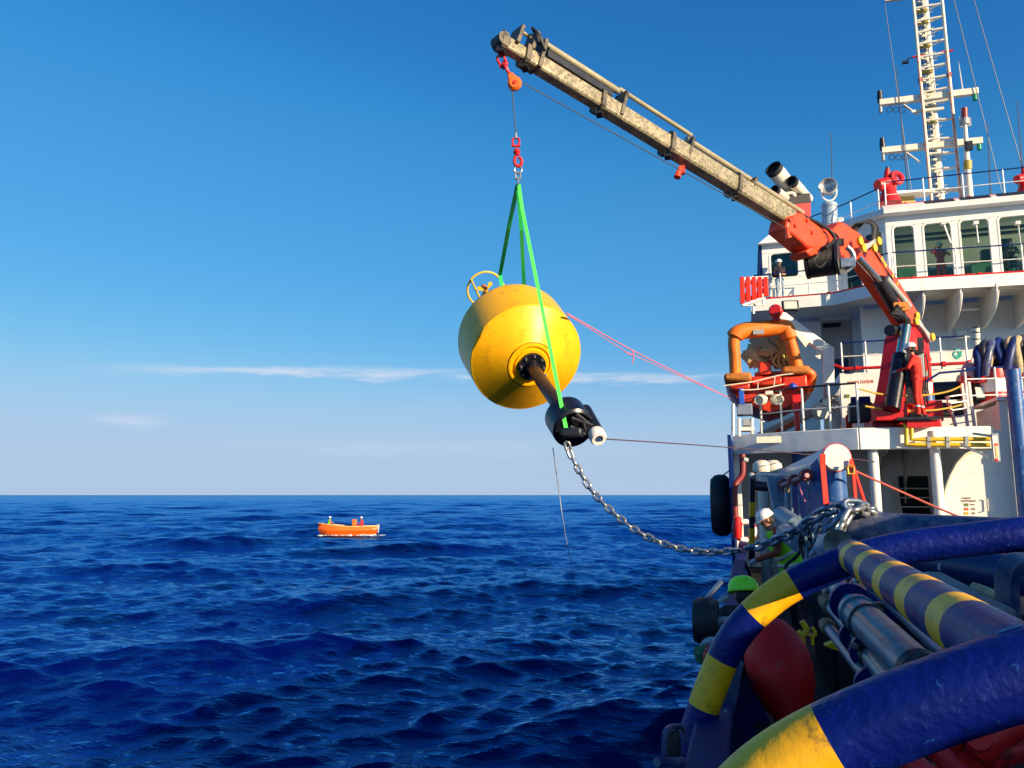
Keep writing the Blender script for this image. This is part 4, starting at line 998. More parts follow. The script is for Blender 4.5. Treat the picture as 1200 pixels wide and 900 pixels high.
# green slings
SH = HH(665, 512, hz_ + 0.02)
def strap(pts, w, m, label):
    mb = MB(); pts = [Vector(p) for p in pts]
    for a, b in zip(pts, pts[1:]): mb.beam(a, b, w, 0.012, up=CAMF)
    return single(mb, 'lifting_sling', m, label, 'sling', pts[0], 'green webbing slings holding the buoy')
top = H(607.5, 218)
strap([H(608, 216), PD(612, 245, 12.2), SH + CAMU * 0.02], 0.055, greenlit, 'sunlit-toned green sling passing in front of the buoy to its lower end')
strap([H(606.5, 217), PD(596, 268, 13.0), PD(586, 322, 14.3), tp + (PD(590, 345, 14.5) - tp) * 0.5], 0.07, green, 'shade-toned green sling reaching the lantern end, leftmost of the three')
strap([H(607, 218), PD(611, 270, 12.9), PD(614, 332, 13.9), PD(616, 350, 14.2)], 0.065, green, 'shade-toned green sling vanishing behind the top of the buoy, middle one')

# ------------------------------------------------------------------ chains
def link_mesh(L, Wd, r, name, m):
    mb = MB(); pts = []; R = Wd / 2 - r; s = L / 2 - r - R
    for k in range(7): t = -math.pi / 2 + math.pi * k / 6; pts.append(V(0, math.sin(t) * R * 1.0, 0) + V(s + math.cos(t) * R, 0, 0))
    for k in range(7): t = math.pi / 2 + math.pi * k / 6; pts.append(V(0, math.sin(t) * R, 0) + V(-s + math.cos(t) * R, 0, 0))
    mb.tube(pts, r, 8, closed=True)
    return mb.mesh(name, m, Vector(), 60)
def chain(label, pts, L, Wd, r, m, loc=None, roll0=0.0, jitter=0.0, seed=0, group=None, name='anchor_chain'):
    rr = random.Random(seed)
    t = thing(name, label, 'chain', pts[0], group)
    me = link_mesh(L, Wd, r, 'link', m)
    rp = resample(spline(pts, 10), L - 2.35 * r)
    roll = roll0
    for i, (a, b) in enumerate(zip(rp, rp[1:])):
        o = bpy.data.objects.new('link', me); COL.objects.link(o); o.parent = t; ORG[o.name] = ORG[t.name]
        d = (b - a).normalized(); y, z = frame_of(d)
        M = Matrix((d, y, z)).transposed()
        ro = roll + rr.uniform(-jitter, jitter)
        o.matrix_local = Matrix.Translation((a + b) / 2 - ORG[t.name]) @ (M @ Matrix.Rotation(ro, 3, 'X')).to_4x4()
        roll += math.pi / 2
    return t
dS = (SH - EYE).dot(CAMF)
ch1 = [(664, 518, dS), (668, 532, dS), (679, 552, dS - 0.1), (692, 573, dS - 0.2), (708, 591, dS - 0.35), (728, 609, dS - 0.55), (752, 626, dS - 0.8), (780, 638, dS - 1.05), (812, 646, dS - 1.35), (846, 647, dS - 1.7), (876, 643, dS - 2.0)]
chain('sunlit-toned chain sagging from the buoy over the sea to the ship', [PD(*p) for p in ch1], 0.165, 0.105, 0.020, chainlit, roll0=0.5, jitter=0.25)
e1 = ch1[-1]
ch2 = [e1, (904, 635, dS - 2.4), (932, 622, dS - 2.9), (958, 604, dS - 3.3), (980, 595, dS - 3.6), (1000, 591, dS - 3.85), (1016, 596, dS - 3.6), (1030, 606, dS - 3.2)]
chain('shade-toned chain crossing the deck in front of the worker in the vest', [PD(*p) for p in ch2], 0.21, 0.13, 0.024, chainm, roll0=0.3, jitter=0.2, seed=3)
ch3 = [(1020, 600, 7.1), (1004, 594, 6.9), (988, 604, 6.8), (972, 622, 6.75), (958, 644, 6.7), (946, 662, 6.7)]
chain('heavy chain loop hanging off the end of the big blue roller', [PD(*p) for p in ch3], 0.23, 0.14, 0.027, chainm, roll0=0.9, jitter=0.3, seed=4)
ch4 = [(1000, 590, 7.6), (978, 600, 7.5), (962, 620, 7.5), (958, 640, 7.6), (968, 660, 7.6), (960, 676, 7.5)]
chain('shade-toned chain heaped behind the hanging chain loop', [PD(*p) for p in ch4], 0.2, 0.12, 0.023, chainm, roll0=0.2, jitter=0.5, seed=6)

ch5 = [(1024, 604, 6.9), (1012, 596, 6.75), (998, 598, 6.65), (990, 610, 6.6), (984, 628, 6.6), (978, 646, 6.6)]
chain('short chain end draped over the blue roller right of the hanging loop', [PD(*p) for p in ch5], 0.20, 0.125, 0.024, chainlit, roll0=0.1, jitter=0.4, seed=9)
ch6 = [(950, 626, 7.9), (962, 612, 7.7), (976, 606, 7.6), (984, 618, 7.7), (974, 634, 7.8), (960, 640, 7.9), (950, 655, 7.9)]
chain('tangled chain knotted between the hanging loop and the blue screen', [PD(*p) for p in ch6], 0.18, 0.11, 0.021, chainm, roll0=0.6, jitter=0.7, seed=12)

# ------------------------------------------------------------------ lines over the water
def rope(pts, r, m, name, label, cat='rope', n=6): 
    mb = MB(); mb.tube(spline(pts, 6), r, n); return single(mb, name, m, label, cat, pts[0])
rope([PD(664, 367, 12.6), PD(740, 410, 14.3), PD(800, 440, 16.0), PD(852, 465, 18.0)], 0.012, pinkrope, 'tag_line', 'pink tag line stretched from the buoy to the ship')
rope([PD(664, 368, 12.6), PD(738, 415, 14.2), PD(742, 416, 14.3), PD(856, 467, 18.0)], 0.007, pinkrope, 'tag_line', 'thinner pink line sagging just below the thicker pink one')
rope([PD(741, 411, 14.3), PD(742.5, 418, 14.3), PD(741, 426, 14.3)], 0.012, pinkrope, 'rope_tail', 'short pink knot tail dangling from the pink tag line')
rope([tb + td * 0.02, PD(780, 519, 12.0), PD(850, 524, 13.5), PD(920, 530, 15.0), PD(1000, 538, 17.2), PD(1026, 541, 17.95)], 0.010, darkrope, 'tag_line', 'dark rope running level from the white fitting to the ship')
fl0 = PD(649, 526, hdD - 0.2); wz = PZ(676, 688, 0.05)
fl0 = PD(649, 526, (wz - EYE).dot(CAMF) - 6)
rope([PD(648, 525, hdD - 0.1), PD(655, 575, 13.0), PD(664, 635, 16.0), PZ(675, 688, 0.18), PZ(676, 693, -0.3)], 0.007, whiteline, 'cord', 'thin white cord trailing from the buoy down into the sea')
# ------------------------------------------------------------------ rescue boat on its davit
DBO = 20.3
def Q(px, py, d=0.0): return PD(px, py, DBO + d)
b0 = Q(903, 462); sc_ = DBO / 900
rb = thing('rescue_boat', 'orange rescue boat with a thick roll bar hanging at the port side', 'boat', b0)
# hull, lofted along the ship's length from the blunt end that faces us
cx = b0.x
def at_y(px, py, y): return PY(px, py, y)
y0 = b0.y
def sec(scale, y, lift=0.0, pts=((-55, 442), (-50, 458), (-38, 470), (-20, 478), (0, 484), (20, 478), (40, 468), (52, 455), (57, 440))):
    out = []
    for dx, py in pts:
        q = at_y(903 + dx * scale, 440 + (py - 440) * (0.55 + 0.45 * scale) - lift, y0); out.append(V(q.x, y, q.z))
    return out
rings = [sec(0.93, y0), sec(1.0, y0 + 0.4), sec(1.0, y0 + 2.2), sec(0.9, y0 + 3.4, 1), sec(0.6, y0 + 4.4, 3), sec(0.15, y0 + 5.0, 6)]
mb = MB(); m_ = len(rings[0])
for r in rings: mb.v += r
for i in range(len(rings) - 1):
    for j in range(m_ - 1):
        a = i * m_ + j; mb.f.append([a, a + 1, a + m_ + 1, a + m_]); mb.mi.append(0)
mb.f.append(list(range(m_))[::-1]); mb.mi.append(0)
for i in range(len(rings) - 1): mb.f.append([i * m_, (i + 1) * m_, (i + 2) * m_ - 1, (i + 1) * m_ - 1]); mb.mi.append(0)
part(mb, 'hull', orangered, rb, smooth=30)
# stern steps and fender pads either side
def padp(x0, x1, yt, yb_, d, name, m, dep=0.6, bevel=0.04):
    a = Q(x0, yt, d); b = Q(x1, yb_, d); mb = MB(); mb.box(((a.x + b.x) / 2, a.y + dep / 2, (a.z + b.z) / 2), (abs(b.x - a.x), dep, abs(a.z - b.z))); return part(mb, name, m, rb, bevel=bevel)
padp(848, 881, 437, 447, -0.35, 'fender', orangefade, 4.2, 0.08)
padp(916, 949, 429, 439, -0.35, 'fender', orangefade, 4.2, 0.08)
padp(854, 879, 448, 457, -0.25, 'quarter_block', orangered, 1.2, 0.05)
padp(917, 946, 440, 458, -0.25, 'quarter_block', orangered, 1.2, 0.05)
padp(881, 916, 442, 452, -0.12, 'transom', orangered, 0.2)
a = Q(948, 440, -0.2); mb = MB(); mb.tube(spline([Q(944, 434, -0.3), Q(952, 440, -0.3), Q(950, 452, -0.25), Q(947, 458, -0.2)], 4), 0.11, 10); part(mb, 'corner_fender', orange, rb)
# roll bar hoop
def hoop(pxs, w, h, dz=0.0):
    pts = spline([Q(*p, dz) for p in pxs], 6); mb = MB(); mb.tube(pts, w, 12, up=V(0, 1, 0), squash=h); return mb
hoopts = [(862, 440), (861, 418), (860, 402), (862, 393), (872, 388), (888, 386), (905, 384), (917, 382), (922, 386), (926, 398), (930, 414), (935, 432)]
mb = MB(); pts = spline([Q(*p, -0.25) for p in hoopts], 5); mb.tube(pts, [0.15 if i < 14 or i > len(pts) - 12 else 0.22 for i in range(len(pts))], 14); part(mb, 'roll_bar', mat('faded orange roll bar', (0.90, 0.19, 0.008), 0.5, var=0.25, scale=2.5, dirt=(0.45, 0.14, 0.02), damt=0.22, dscale=4, dsharp=0.15), rb)
a = Q(889, 389, -0.52); mb = MB(); mb.box(a, (0.27, 0.03, 0.12)); part(mb, 'hoop_plate', greyp, rb)
padp(889, 904, 424, 440, 0.2, 'console', orangered, 0.8)
padp(884, 918, 436, 446, 0.4, 'bench', orangered, 1.5)
# canvas cover bundle
mb = MB(); random.seed(11)
for i in range(11):
    t = i / 10; c = Q(884 + 38 * t, 418 - 5 * math.sin(t * math.pi) + random.uniform(-3, 3), 0.5 + random.uniform(-0.2, 0.2)); mb.lump(c, 0.24, 18, (random.uniform(0.8, 1.3), 0.8, random.uniform(0.8, 1.5)), 0.7, 4, i)
for i in range(5): c = Q(893 + 6 * i, 403 + (i % 2) * 5, 0.6); mb.lump(c, 0.27, 18, (1.0, 0.8, 1.5), 0.7, 4, i + 20)
cvs = part(mb, 'canvas_bundle', tan, rb, kind='stuff')
mb = MB()
for i in range(4): mb.tube(spline([Q(908 + i * 3, 396, 0.2), Q(914 + i * 2, 410, 0.15), Q(906 + i * 6, 424, 0.1), Q(916 + i * 3, 432, 0.1)], 4), 0.035, 6)
part(mb, 'canvas_folds', mat('yellowed canvas strap', (0.55, 0.38, 0.10), 0.85), rb, kind='stuff')
# twin water jets
for sx in (-1, 1):
    mb = MB(); c = Q(901 + sx * 6.5, 467, -0.5); mb.lathe(c + V(0, 0.2, 0), V(sx * 0.35, -0.9, -0.15), [(0.001, 0), (0.13, 0.0), (0.145, 0.1), (0.14, 0.28), (0.11, 0.3), (0.10, 0.2), (0.001, 0.18)], 18); part(mb, 'jet_nozzle', cream, rb)
mb = MB(); mb.box(Q(901, 461, -0.4), (0.2, 0.3, 0.1)); part(mb, 'jet_bracket', cream, rb, bevel=0.02)
mb = MB(); mb.cyl(Q(912, 458, -0.25), Q(912, 458, -0.15), 0.045, n=10); part(mb, 'drain_plug', black, rb)
mb = MB(); mb.box(Q(869, 464.5, -0.45), (0.13, 0.05, 0.42)); part(mb, 'blue_strap', mat('blue webbing', (0.01, 0.10, 0.55), 0.6), rb, bevel=0.01)
mb = MB(); mb.ball(Q(929, 453, -0.45), 0.10, 12); mb.cyl(Q(929, 453, -0.4), Q(934, 454, -0.4), 0.05); part(mb, 'blue_buoy_light', mat('blue plastic', (0.01, 0.05, 0.4), 0.4), rb)
for pts in ([(848, 452), (870, 449), (884, 447), (912, 440), (930, 438)], [(868, 457), (890, 456), (920, 450)], [(888, 448), (888, 456)], [(908, 442), (907, 452)]):
    mb = MB(); mb.tube(spline([Q(*p, -0.48) for p in pts], 3), 0.014, 5); part(mb, 'grab_line', cream, rb)

# davit
dv_ = thing('davit', 'white cranked davit arm reaching over the orange rescue boat', 'davit', PD(976, 490, 20.6))
DV = 19.9
def T(px, py, d=0.0): return PD(px, py, DV + d)
mb = MB(); mb.prism([T(913, 365), T(921, 366), T(969, 402), T(977, 407), T(977, 425), T(966, 428), T(963, 412), T(955, 407), T(912, 373)], V(0.05, 0.42, 0)); part(mb, 'arm', white, dv_, bevel=0.03)
mb = MB(); mb.prism([T(965, 406, -0.02), T(977.5, 406, -0.02), T(978, 470, -0.02), T(964, 470, -0.02)], V(0.03, 0.40, 0)); part(mb, 'mast', white, dv_, bevel=0.03)
for tri in ([(925, 381), (950, 399), (944, 407)], [(957, 408), (963, 412), (961, 421), (955, 417)]):
    mb = MB(); mb.prism([T(*p, -0.03) for p in tri], V(0, 0.03, 0)); part(mb, 'gusset', cream, dv_)
mb = MB(); mb.lathe(T(908, 365) - V(0, 0.15, 0), V(0.15, 1, 0), [(0.001, 0), (0.15, 0), (0.17, 0.05), (0.17, 0.3), (0.15, 0.34), (0.001, 0.34)], 18); mb.box(T(909, 371, 0.05), (0.2, 0.3, 0.3)); part(mb, 'sheave_head', red, dv_, bevel=0.02)
mb = MB(); mb.cyl(T(909, 372, 0.1), T(901, 384, 0.0), 0.03, n=8); part(mb, 'fall_wire', wirem, dv_)
mb = MB(); mb.cyl(T(975, 470, 0.3), V(T(975, 470, 0.3).x, T(975, 470, 0.3).y, ZC), 0.20, n=18); part(mb, 'pedestal', cream, dv_)
mb = MB(); c = T(961, 482, 0.1); mb.lathe(c, V(0.3, -1, 0), [(0.001, 0), (0.22, 0), (0.22, 0.05), (0.16, 0.06), (0.16, 0.22), (0.22, 0.23), (0.22, 0.28), (0.001, 0.28)], 22); part(mb, 'winch', cream, dv_)
mb = MB(); mb.box(T(975, 457, -0.2), (0.36, 0.3, 0.36)); part(mb, 'control_box', greyp, dv_, bevel=0.03)
for p, r in (((968, 472), 0.09), ((978, 476), 0.07), ((981, 468), 0.06)): mb = MB(); mb.cyl(T(*p, -0.3), T(*p, 0.1), r, n=10); part(mb, 'valve', cream, dv_)
# red support post under the boat
mb = MB(); a = PD(933, 470, 19.9); b = PZ(932, 529, ZC - 0.6); b = V(a.x, a.y, PD(932, 516, 19.9).z)
sp = thing('boat_support_post', 'red post with a clamp holding up the boat, standing on a blue column', 'post', b)
mb.tube([b, b + V(0, 0, 0.06), b + V(0, 0, 0.07), V(a.x, a.y, a.z - 0.3), V(a.x, a.y, a.z - 0.28), a], [0.12, 0.12, 0.065, 0.065, 0.11, 0.12], 12); part(mb, 'post', red, sp)
mb = MB(); mb.box(a + V(0.02, -0.02, 0.05), (0.26, 0.2, 0.22)); part(mb, 'clamp', red, sp, bevel=0.03)
mb = MB(); mb.cyl(V(b.x, b.y, ZD), b, 0.17, n=16); mb.box(b + V(-0.12, 0, -0.05), (0.5, 0.3, 0.1)); part(mb, 'column', blue, sp)

# life raft boxes and small gear on the port corner
gx = PZ(870, 511, ZC)
g = thing('raft_release_rack', 'pale grey raft cradle on the port corner of the crane deck', 'rack', gx)
def bp(px0, px1, py0, py1, d, dep, name, m, par, bevel=0.02):
    a = PD(px0, py0, d); b = PD(px1, py1, d); mb = MB(); mb.box(((a.x + b.x) / 2, (a.y + b.y) / 2 + dep / 2, (a.z + b.z) / 2), (abs(b.x - a.x), dep, abs(a.z - b.z))); return part(mb, name, m, par, bevel=bevel)
gd = (gx - EYE).dot(CAMF) - 0.2
bp(863, 882, 473, 486, gd, 0.5, 'grey_hood', mat('blue grey hood', (0.20, 0.24, 0.32), 0.5), g); bp(870, 883, 491, 499, gd, 0.5, 'float_box', greyp, g); bp(866, 884, 500, 505, gd, 0.4, 'cradle', whitep, g)
for px in (859, 866, 881): mb = MB(); mb.cyl(PD(px, 511, gd), PD(px, 473 if px == 859 else 490, gd), 0.045, n=8); part(mb, 'post', whitep, g)
# slanted white chute with red print
ch = thing('evacuation_chute', 'slanted white panel leaning behind the crane deck railing', 'panel', PD(925, 500, 21.2))
a = [PD(885, 508, 21.3), PD(950, 478, 20.9), PD(957, 484, 20.9), PD(905, 510, 21.3)]
mb = MB(); mb.prism(a, V(0.1, 0.3, 0)); part(mb, 'panel', white, ch, bevel=0.02)
mb = MB(); mb.prism([PD(908, 504, 21.0), PD(936, 491, 20.9), PD(937, 494.5, 20.9), PD(911, 507, 21.0)], V(0.0, 0.03, 0)); part(mb, 'red_stripe', redprint, ch)
# black floodlight
def floodlight(px, py, w, h, d, label, m=blackp, tilt=-12):
    c = PD(px, py, d); t = thing('floodlight', label, 'floodlight', c); s = d / 900
    R3 = Euler((rad(tilt), 0, rad(8))).to_matrix()
    mb = MB(); mb.box(c, (w * s, 0.14, h * s), R3); part(mb, 'housing', m, t, bevel=0.03)
    mb = MB(); mb.box(c + R3 @ V(0, -0.075, 0), (w * s * 0.76, 0.012, h * s * 0.74), R3); part(mb, 'lens', lampglass, t)
    mb = MB(); mb.tube([c + R3 @ V(-w * s * 0.45, 0.02, -h * s * 0.2), c + V(-w * s * 0.3, 0.1, -h * s * 0.62), c + V(w * s * 0.3, 0.1, -h * s * 0.62), c + R3 @ V(w * s * 0.45, 0.02, -h * s * 0.2)], 0.018, 6); part(mb, 'yoke', m, t)
    return t
floodlight(926, 358.5, 19, 13, 28.3, 'black framed floodlight under the port bridge wing')
floodlight(1126.5, 391.5, 16, 11, YH * 0.885, 'grey floodlight on the white wall left of the brass horn', greyp)
floodlight(1147, 461, 12, 17, 19.3, 'black framed floodlight standing beside the red striped drums')
# lifejacket locker: slatted red rack at the wing end
LR = 27.6
lr = thing('lifebuoy_rack', 'bright red slatted rack on the end of the port bridge wing', 'rack', PD(882, 340, LR))
for i in range(5):
    x = 869.5 + i * 6.9; bot = 356 - i * 2.2
    a, b = PD(x, 324.5, LR), PD(x + 0.6, bot, LR); mb = MB(); mb.beam(b, a, 0.16, 0.10, up=V(0, 1, 0)); part(mb, 'slat', mat('fluorescent red paint', (0.9, 0.03, 0.01), 0.5), lr, bevel=0.02)
mb = MB(); a, b = PD(867, 327, LR + 0.25), PD(900, 325, LR + 0.25); mb.beam(a, b, 0.06, 0.10); a, b = PD(868, 352, LR + 0.25), PD(899, 345, LR + 0.25); mb.beam(a, b, 0.06, 0.10); part(mb, 'back_rail', whitep, lr)
mb = MB(); mb.torus(PD(880, 340, LR + 0.22), V(0, -1, 0.1), 0.30, 0.08, 20, 8); part(mb, 'ring', redprint, lr)
mb = MB(); mb.beam(PD(870, 358, LR), PD(895, 349, LR), 0.1, 0.08); mb.beam(PD(870, 358, LR), PD(896, 357, LR + 0.6), 0.1, 0.06); mb.beam(PD(895, 349, LR), PD(895, 357, LR), 0.1, 0.1); part(mb, 'bracket', whitep, lr)
mb = MB(); p = PD(883, 368, 29.0); mb.cyl(p, V(p.x, p.y, ZB - 0.42), 0.05); part(mb, 'strut', whitep, lr)

# ------------------------------------------------------------------ funnel, searchlight, monitors
fd = 34.0
fu = thing('funnel', 'black topped funnel with cream exhaust pipes behind the crane boom', 'funnel', PD(932, 265, fd))
def F(px, py, d=0.0): return PD(px, py, fd + d)
a, b = F(912, 229), F(951, 240)
mb = MB(); mb.hexa([F(911, 242), F(951, 238), F(951, 238, 2.6), F(911, 242, 2.6), F(913, 231), F(949, 226), F(949, 226, 2.6), F(913, 231, 2.6)]); part(mb, 'black_cap', black, fu, bevel=0.05)
mb = MB(); mb.hexa([F(913, 290), F(950, 290), F(950, 290, 2.4), F(913, 290, 2.4), F(913, 241), F(950, 237.5), F(950, 237.5, 2.4), F(913, 241, 2.4)]); part(mb, 'red_casing', red, fu)
for (x0, y0_), (x1, y1), r, dd in (((934, 232), (906, 197), 0.36, 0.8), ((942, 228), (927.5, 212), 0.24, 0.6), ((922, 233), (908, 222), 0.18, 0.2)):
    p, q = F(x0, y0_, dd), F(x1, y1, dd - 1.0); d = (q - p).normalized()
    mb = MB(); mb.lathe(p - d * 0.5, d, [(r * 0.94, 0), (r * 0.94, (q - p).length * 0.62), (r, (q - p).length * 0.63), (r, (q - p).length + 0.45), (r, (q - p).length + 0.5), (r * 0.85, (q - p).length + 0.5), (r * 0.85, (q - p).length)], 26); e_ = part(mb, 'exhaust_pipe', cream, fu)
    mb = MB(); mb.lathe(p - d * 0.5, d, [(0.001, (q - p).length + 0.30), (r * 0.84, (q - p).length + 0.30)], 26); mb.lathe(p - d * 0.5, d, [(r + 0.01, (q - p).length + 0.30), (r + 0.01, (q - p).length + 0.52), (r * 0.84, (q - p).length + 0.52), (r * 0.84, (q - p).length + 0.31)], 26); part(mb, 'soot_mouth', black, e_)
mb = MB(); mb.tube(spline([F(917, 233, 0.1), F(920, 227, 0), F(928, 226, 0), F(932, 231, 0.1)], 5), 0.09, 10); part(mb, 'bent_pipe', cream, fu)
# searchlight on pedestal
sld = 31.5
S_ = lambda px, py, d=0.0: PD(px, py, sld + d)
sl = thing('searchlight', 'round searchlight on a grey blue pedestal beside the sloping railing', 'searchlight', S_(972, 265))
mb = MB(); mb.tube([S_(972, 268), S_(972, 239), S_(972, 237)], [0.30, 0.30, 0.22], 24); part(mb, 'pedestal', mat('grey blue pedestal paint', (0.32, 0.42, 0.50), 0.45), sl)
for y in (241, 252, 262): mb = MB(); mb.cyl(S_(972, y), S_(972, y + 1.2), 0.325, n=24); part(mb, 'band', mat('grey blue pedestal paint', (0.32, 0.42, 0.50), 0.45), sl)
c = S_(970.5, 219); ld = V(-0.25, -1, 0.12).normalized()
mb = MB(); mb.lathe(c, ld, [(0.001, -0.45), (0.2, -0.4), (0.34, -0.1), (0.36, 0.05), (0.36, 0.12), (0.33, 0.12)], 28); part(mb, 'lamp_body', greyp, sl)
mb = MB(); mb.lathe(c, ld, [(0.33, 0.10), (0.25, 0.02), (0.12, -0.03), (0.001, -0.05)], 28); part(mb, 'reflector', mat('lamp reflector', (0.62, 0.55, 0.46), 0.3, metal=0.6), sl)
mb = MB(); mb.tube(spline([S_(962.5, 219), S_(963, 229), S_(968, 234.5), S_(975, 234.5), S_(980, 228), S_(979.5, 217)], 4), 0.035, 6); part(mb, 'yoke', whitep, sl)
mb = MB(); mb.box(S_(985, 260), (0.22, 0.22, 0.35)); part(mb, 'switch_box', whitep, sl, bevel=0.04)
# fire monitors
def monitor(px, py, d, label, s=1.0, flip=False):
    c = PD(px, py, d); t = thing('fire_monitor', label, 'fire monitor', c)
    k = d / 900 * s
    P_ = lambda x, y, z=0.0: c + V(CAMR.x, CAMR.y, 0).normalized() * (x * k) + UP * (-y * k) + V(0, z, 0)
    mb = MB(); mb.lathe(P_(0, 26), UP, [(0.001, 0), (0.46 * s, 0), (0.28 * s, 14 * k), (0.18 * s, 22 * k), (0.15 * s, 27 * k), (0.001, 27 * k)], 20); part(mb, 'pedestal', red, t)
    mb = MB(); mb.tube([P_(-13, 5, -0.1), P_(-6, 3, -0.05), P_(0, 0), P_(8, -3, 0.1)], [0.24 * s, 0.26 * s, 0.24 * s, 0.22 * s], 14); part(mb, 'barrel', red, t)
    mb = MB(); mb.tube([P_(-1, 0), P_(0.5, -16)], [0.16 * s, 0.10 * s], 12); part(mb, 'nozzle', red, t)
    mb = MB(); mb.torus(P_(10, -4, -0.15), V(0.5, -1, 0.2), 0.22 * s, 0.10 * s, 20, 8); part(mb, 'hand_wheel', red, t)
    mb = MB(); mb.box(P_(4, 6), (0.3 * s, 0.3 * s, 0.34 * s)); part(mb, 'gear_box', red, t, bevel=0.04)
    mb = MB(); mb.cyl(P_(0.4, -15), P_(0.7, -19), 0.07 * s, n=10); part(mb, 'nozzle_tip', blackp, t)
    mb = MB(); mb.tube(spline([P_(-10, 8, -0.1), P_(-12, 14, -0.1), P_(-7, 16, -0.1), P_(-4, 11, -0.1)], 5), 0.02, 6); part(mb, 'cable', black, t)
    return t
monitor(1040.5, 214, 31.0, 'red fire monitor on the roof corner left of the mast', 1.0)
monitor(1200, 208, 32.0, 'red fire monitor at the right edge of the picture on the roof', 0.75)
yb_ = thing('roof_locker', 'low yellow locker behind the red fire monitor and the mast foot', 'locker', PD(1055, 238, 32.5))
mb = MB(); mb.prism([PD(1040, 239, 32.5), PD(1074, 238, 32.5), PD(1070, 229, 32.5), PD(1044, 231, 32.5)], V(0, 0.8, 0)); part(mb, 'body', mat('ochre locker paint', (0.42, 0.30, 0.04), 0.5), yb_)
mb = MB(); mb.beam(PD(1042, 229, 32.4), PD(1090, 226.5, 32.4), 0.7, 0.10); part(mb, 'top_beam', cream, yb_)

# ------------------------------------------------------------------ mast
MD = 35.5
mast = thing('ship_mast', 'tall cream lattice mast with two long crosstrees above the wheelhouse', 'mast', PD(1100, 238, MD))
M_ = lambda px, py, d=0.0: PY(px, py, Y_M + d)
Y_M = PD(1100, 200, MD).y
legL = (M_(1092, 239), M_(1064.5, -60)); legR = (M_(1127, 238), M_(1098, -60))
def on_leg(l, py):
    lo, hi = 0.0, 1.0
    for _ in range(40):
        m = (lo + hi) / 2; p = l[0].lerp(l[1], m)
        v = CR.transposed() @ (p - EYE); y = 450 - 900 * v.y / -v.z
        if y > py: lo = m
        else: hi = m
    return l[0].lerp(l[1], (lo + hi) / 2)
for l in (legL, legR): mb = MB(); mb.cyl(l[0], l[1], 0.075, n=10); part(mb, 'leg', cream, mast)
colb = (M_(1103, 239, 0.9), M_(1078, -60, 0.9)); mb = MB(); mb.cyl(*colb, 0.17, n=14); part(mb, 'main_column', cream, mast)
pinkrust = mat('rust stained pink paint', (0.70, 0.34, 0.22), 0.5, var=0.3, dirt=RUST, damt=0.3)
for l, py in ((legL, 66), (legR, 60)):
    a, b = on_leg(l, py), l[0]; mb = MB(); mb.cyl(a + V(-0.03, -0.06, 0), b + V(-0.03, -0.06, 0), 0.05, n=8); part(mb, 'stained_pipe', pinkrust, mast)
    mb = MB(); mb.cyl(a - V(0.25, 0, 0), a + V(0.25, 0, 0), 0.05, n=8); part(mb, 'pipe_clamp', red, mast)
    a = on_leg(l, py + 28); mb = MB(); mb.cyl(a - UP * 0.1, a + UP * 0.1, 0.11, n=10); part(mb, 'pipe_joint', mat('dark red paint', (0.2, 0.02, 0.02), 0.5), mast)
pys = [-8, 10, 25, 38.5, 52, 67, 80, 93.5, 108, 122, 141, 163, 180, 198, 222]
for i, py in enumerate(pys):
    a, b = on_leg(legL, py), on_leg(legR, py - 6 if py < 130 else py - 2)
    mb = MB(); mb.cyl(a, b, 0.05, n=8); part(mb, 'rung', cream, mast)
    c = on_leg(colb, py + 3)
    mb = MB(); mb.cyl(a, c, 0.03, n=6); mb.cyl(b, c, 0.03, n=6); part(mb, 'brace', cream, mast)
# cable ladder with its bundled cables
for s in (-0.48, -0.12):
    mb = MB(); mb.beam(colb[0] + V(s, -0.3, 0), colb[1] + V(s, -0.3, 0), 0.04, 0.07); part(mb, 'cable_tray_side', cream, mast)
rn = resample([colb[0], colb[1]], 0.30)
for p in rn: mb = MB(); mb.box(p + V(-0.30, -0.3, 0), (0.36, 0.05, 0.10)); part(mb, 'cable_tray_rung', cream, mast)
for i in range(3): mb = MB(); mb.cyl(colb[0] + V(-0.37 + 0.08 * i, -0.27, 0), colb[1] + V(-0.37 + 0.08 * i, -0.27, 0), 0.025, n=6); part(mb, 'cable', black, mast)
rn2 = resample([colb[0], colb[1]], 0.42)
for p in rn2: mb = MB(); mb.beam(p, p + V(0.30, -0.1, 0.05), 0.03, 0.03); part(mb, 'climbing_step', cream, mast)
for py in (17, 30, 58, 88, 113, 131, 146): 
    c = on_leg(colb, py); mb = MB(); mb.box(c + V(-0.25, -0.36, 0), (0.5, 0.14, 0.14)); part(mb, 'cable_clamp', mat('ochre locker paint', (0.42, 0.30, 0.04), 0.5), mast)
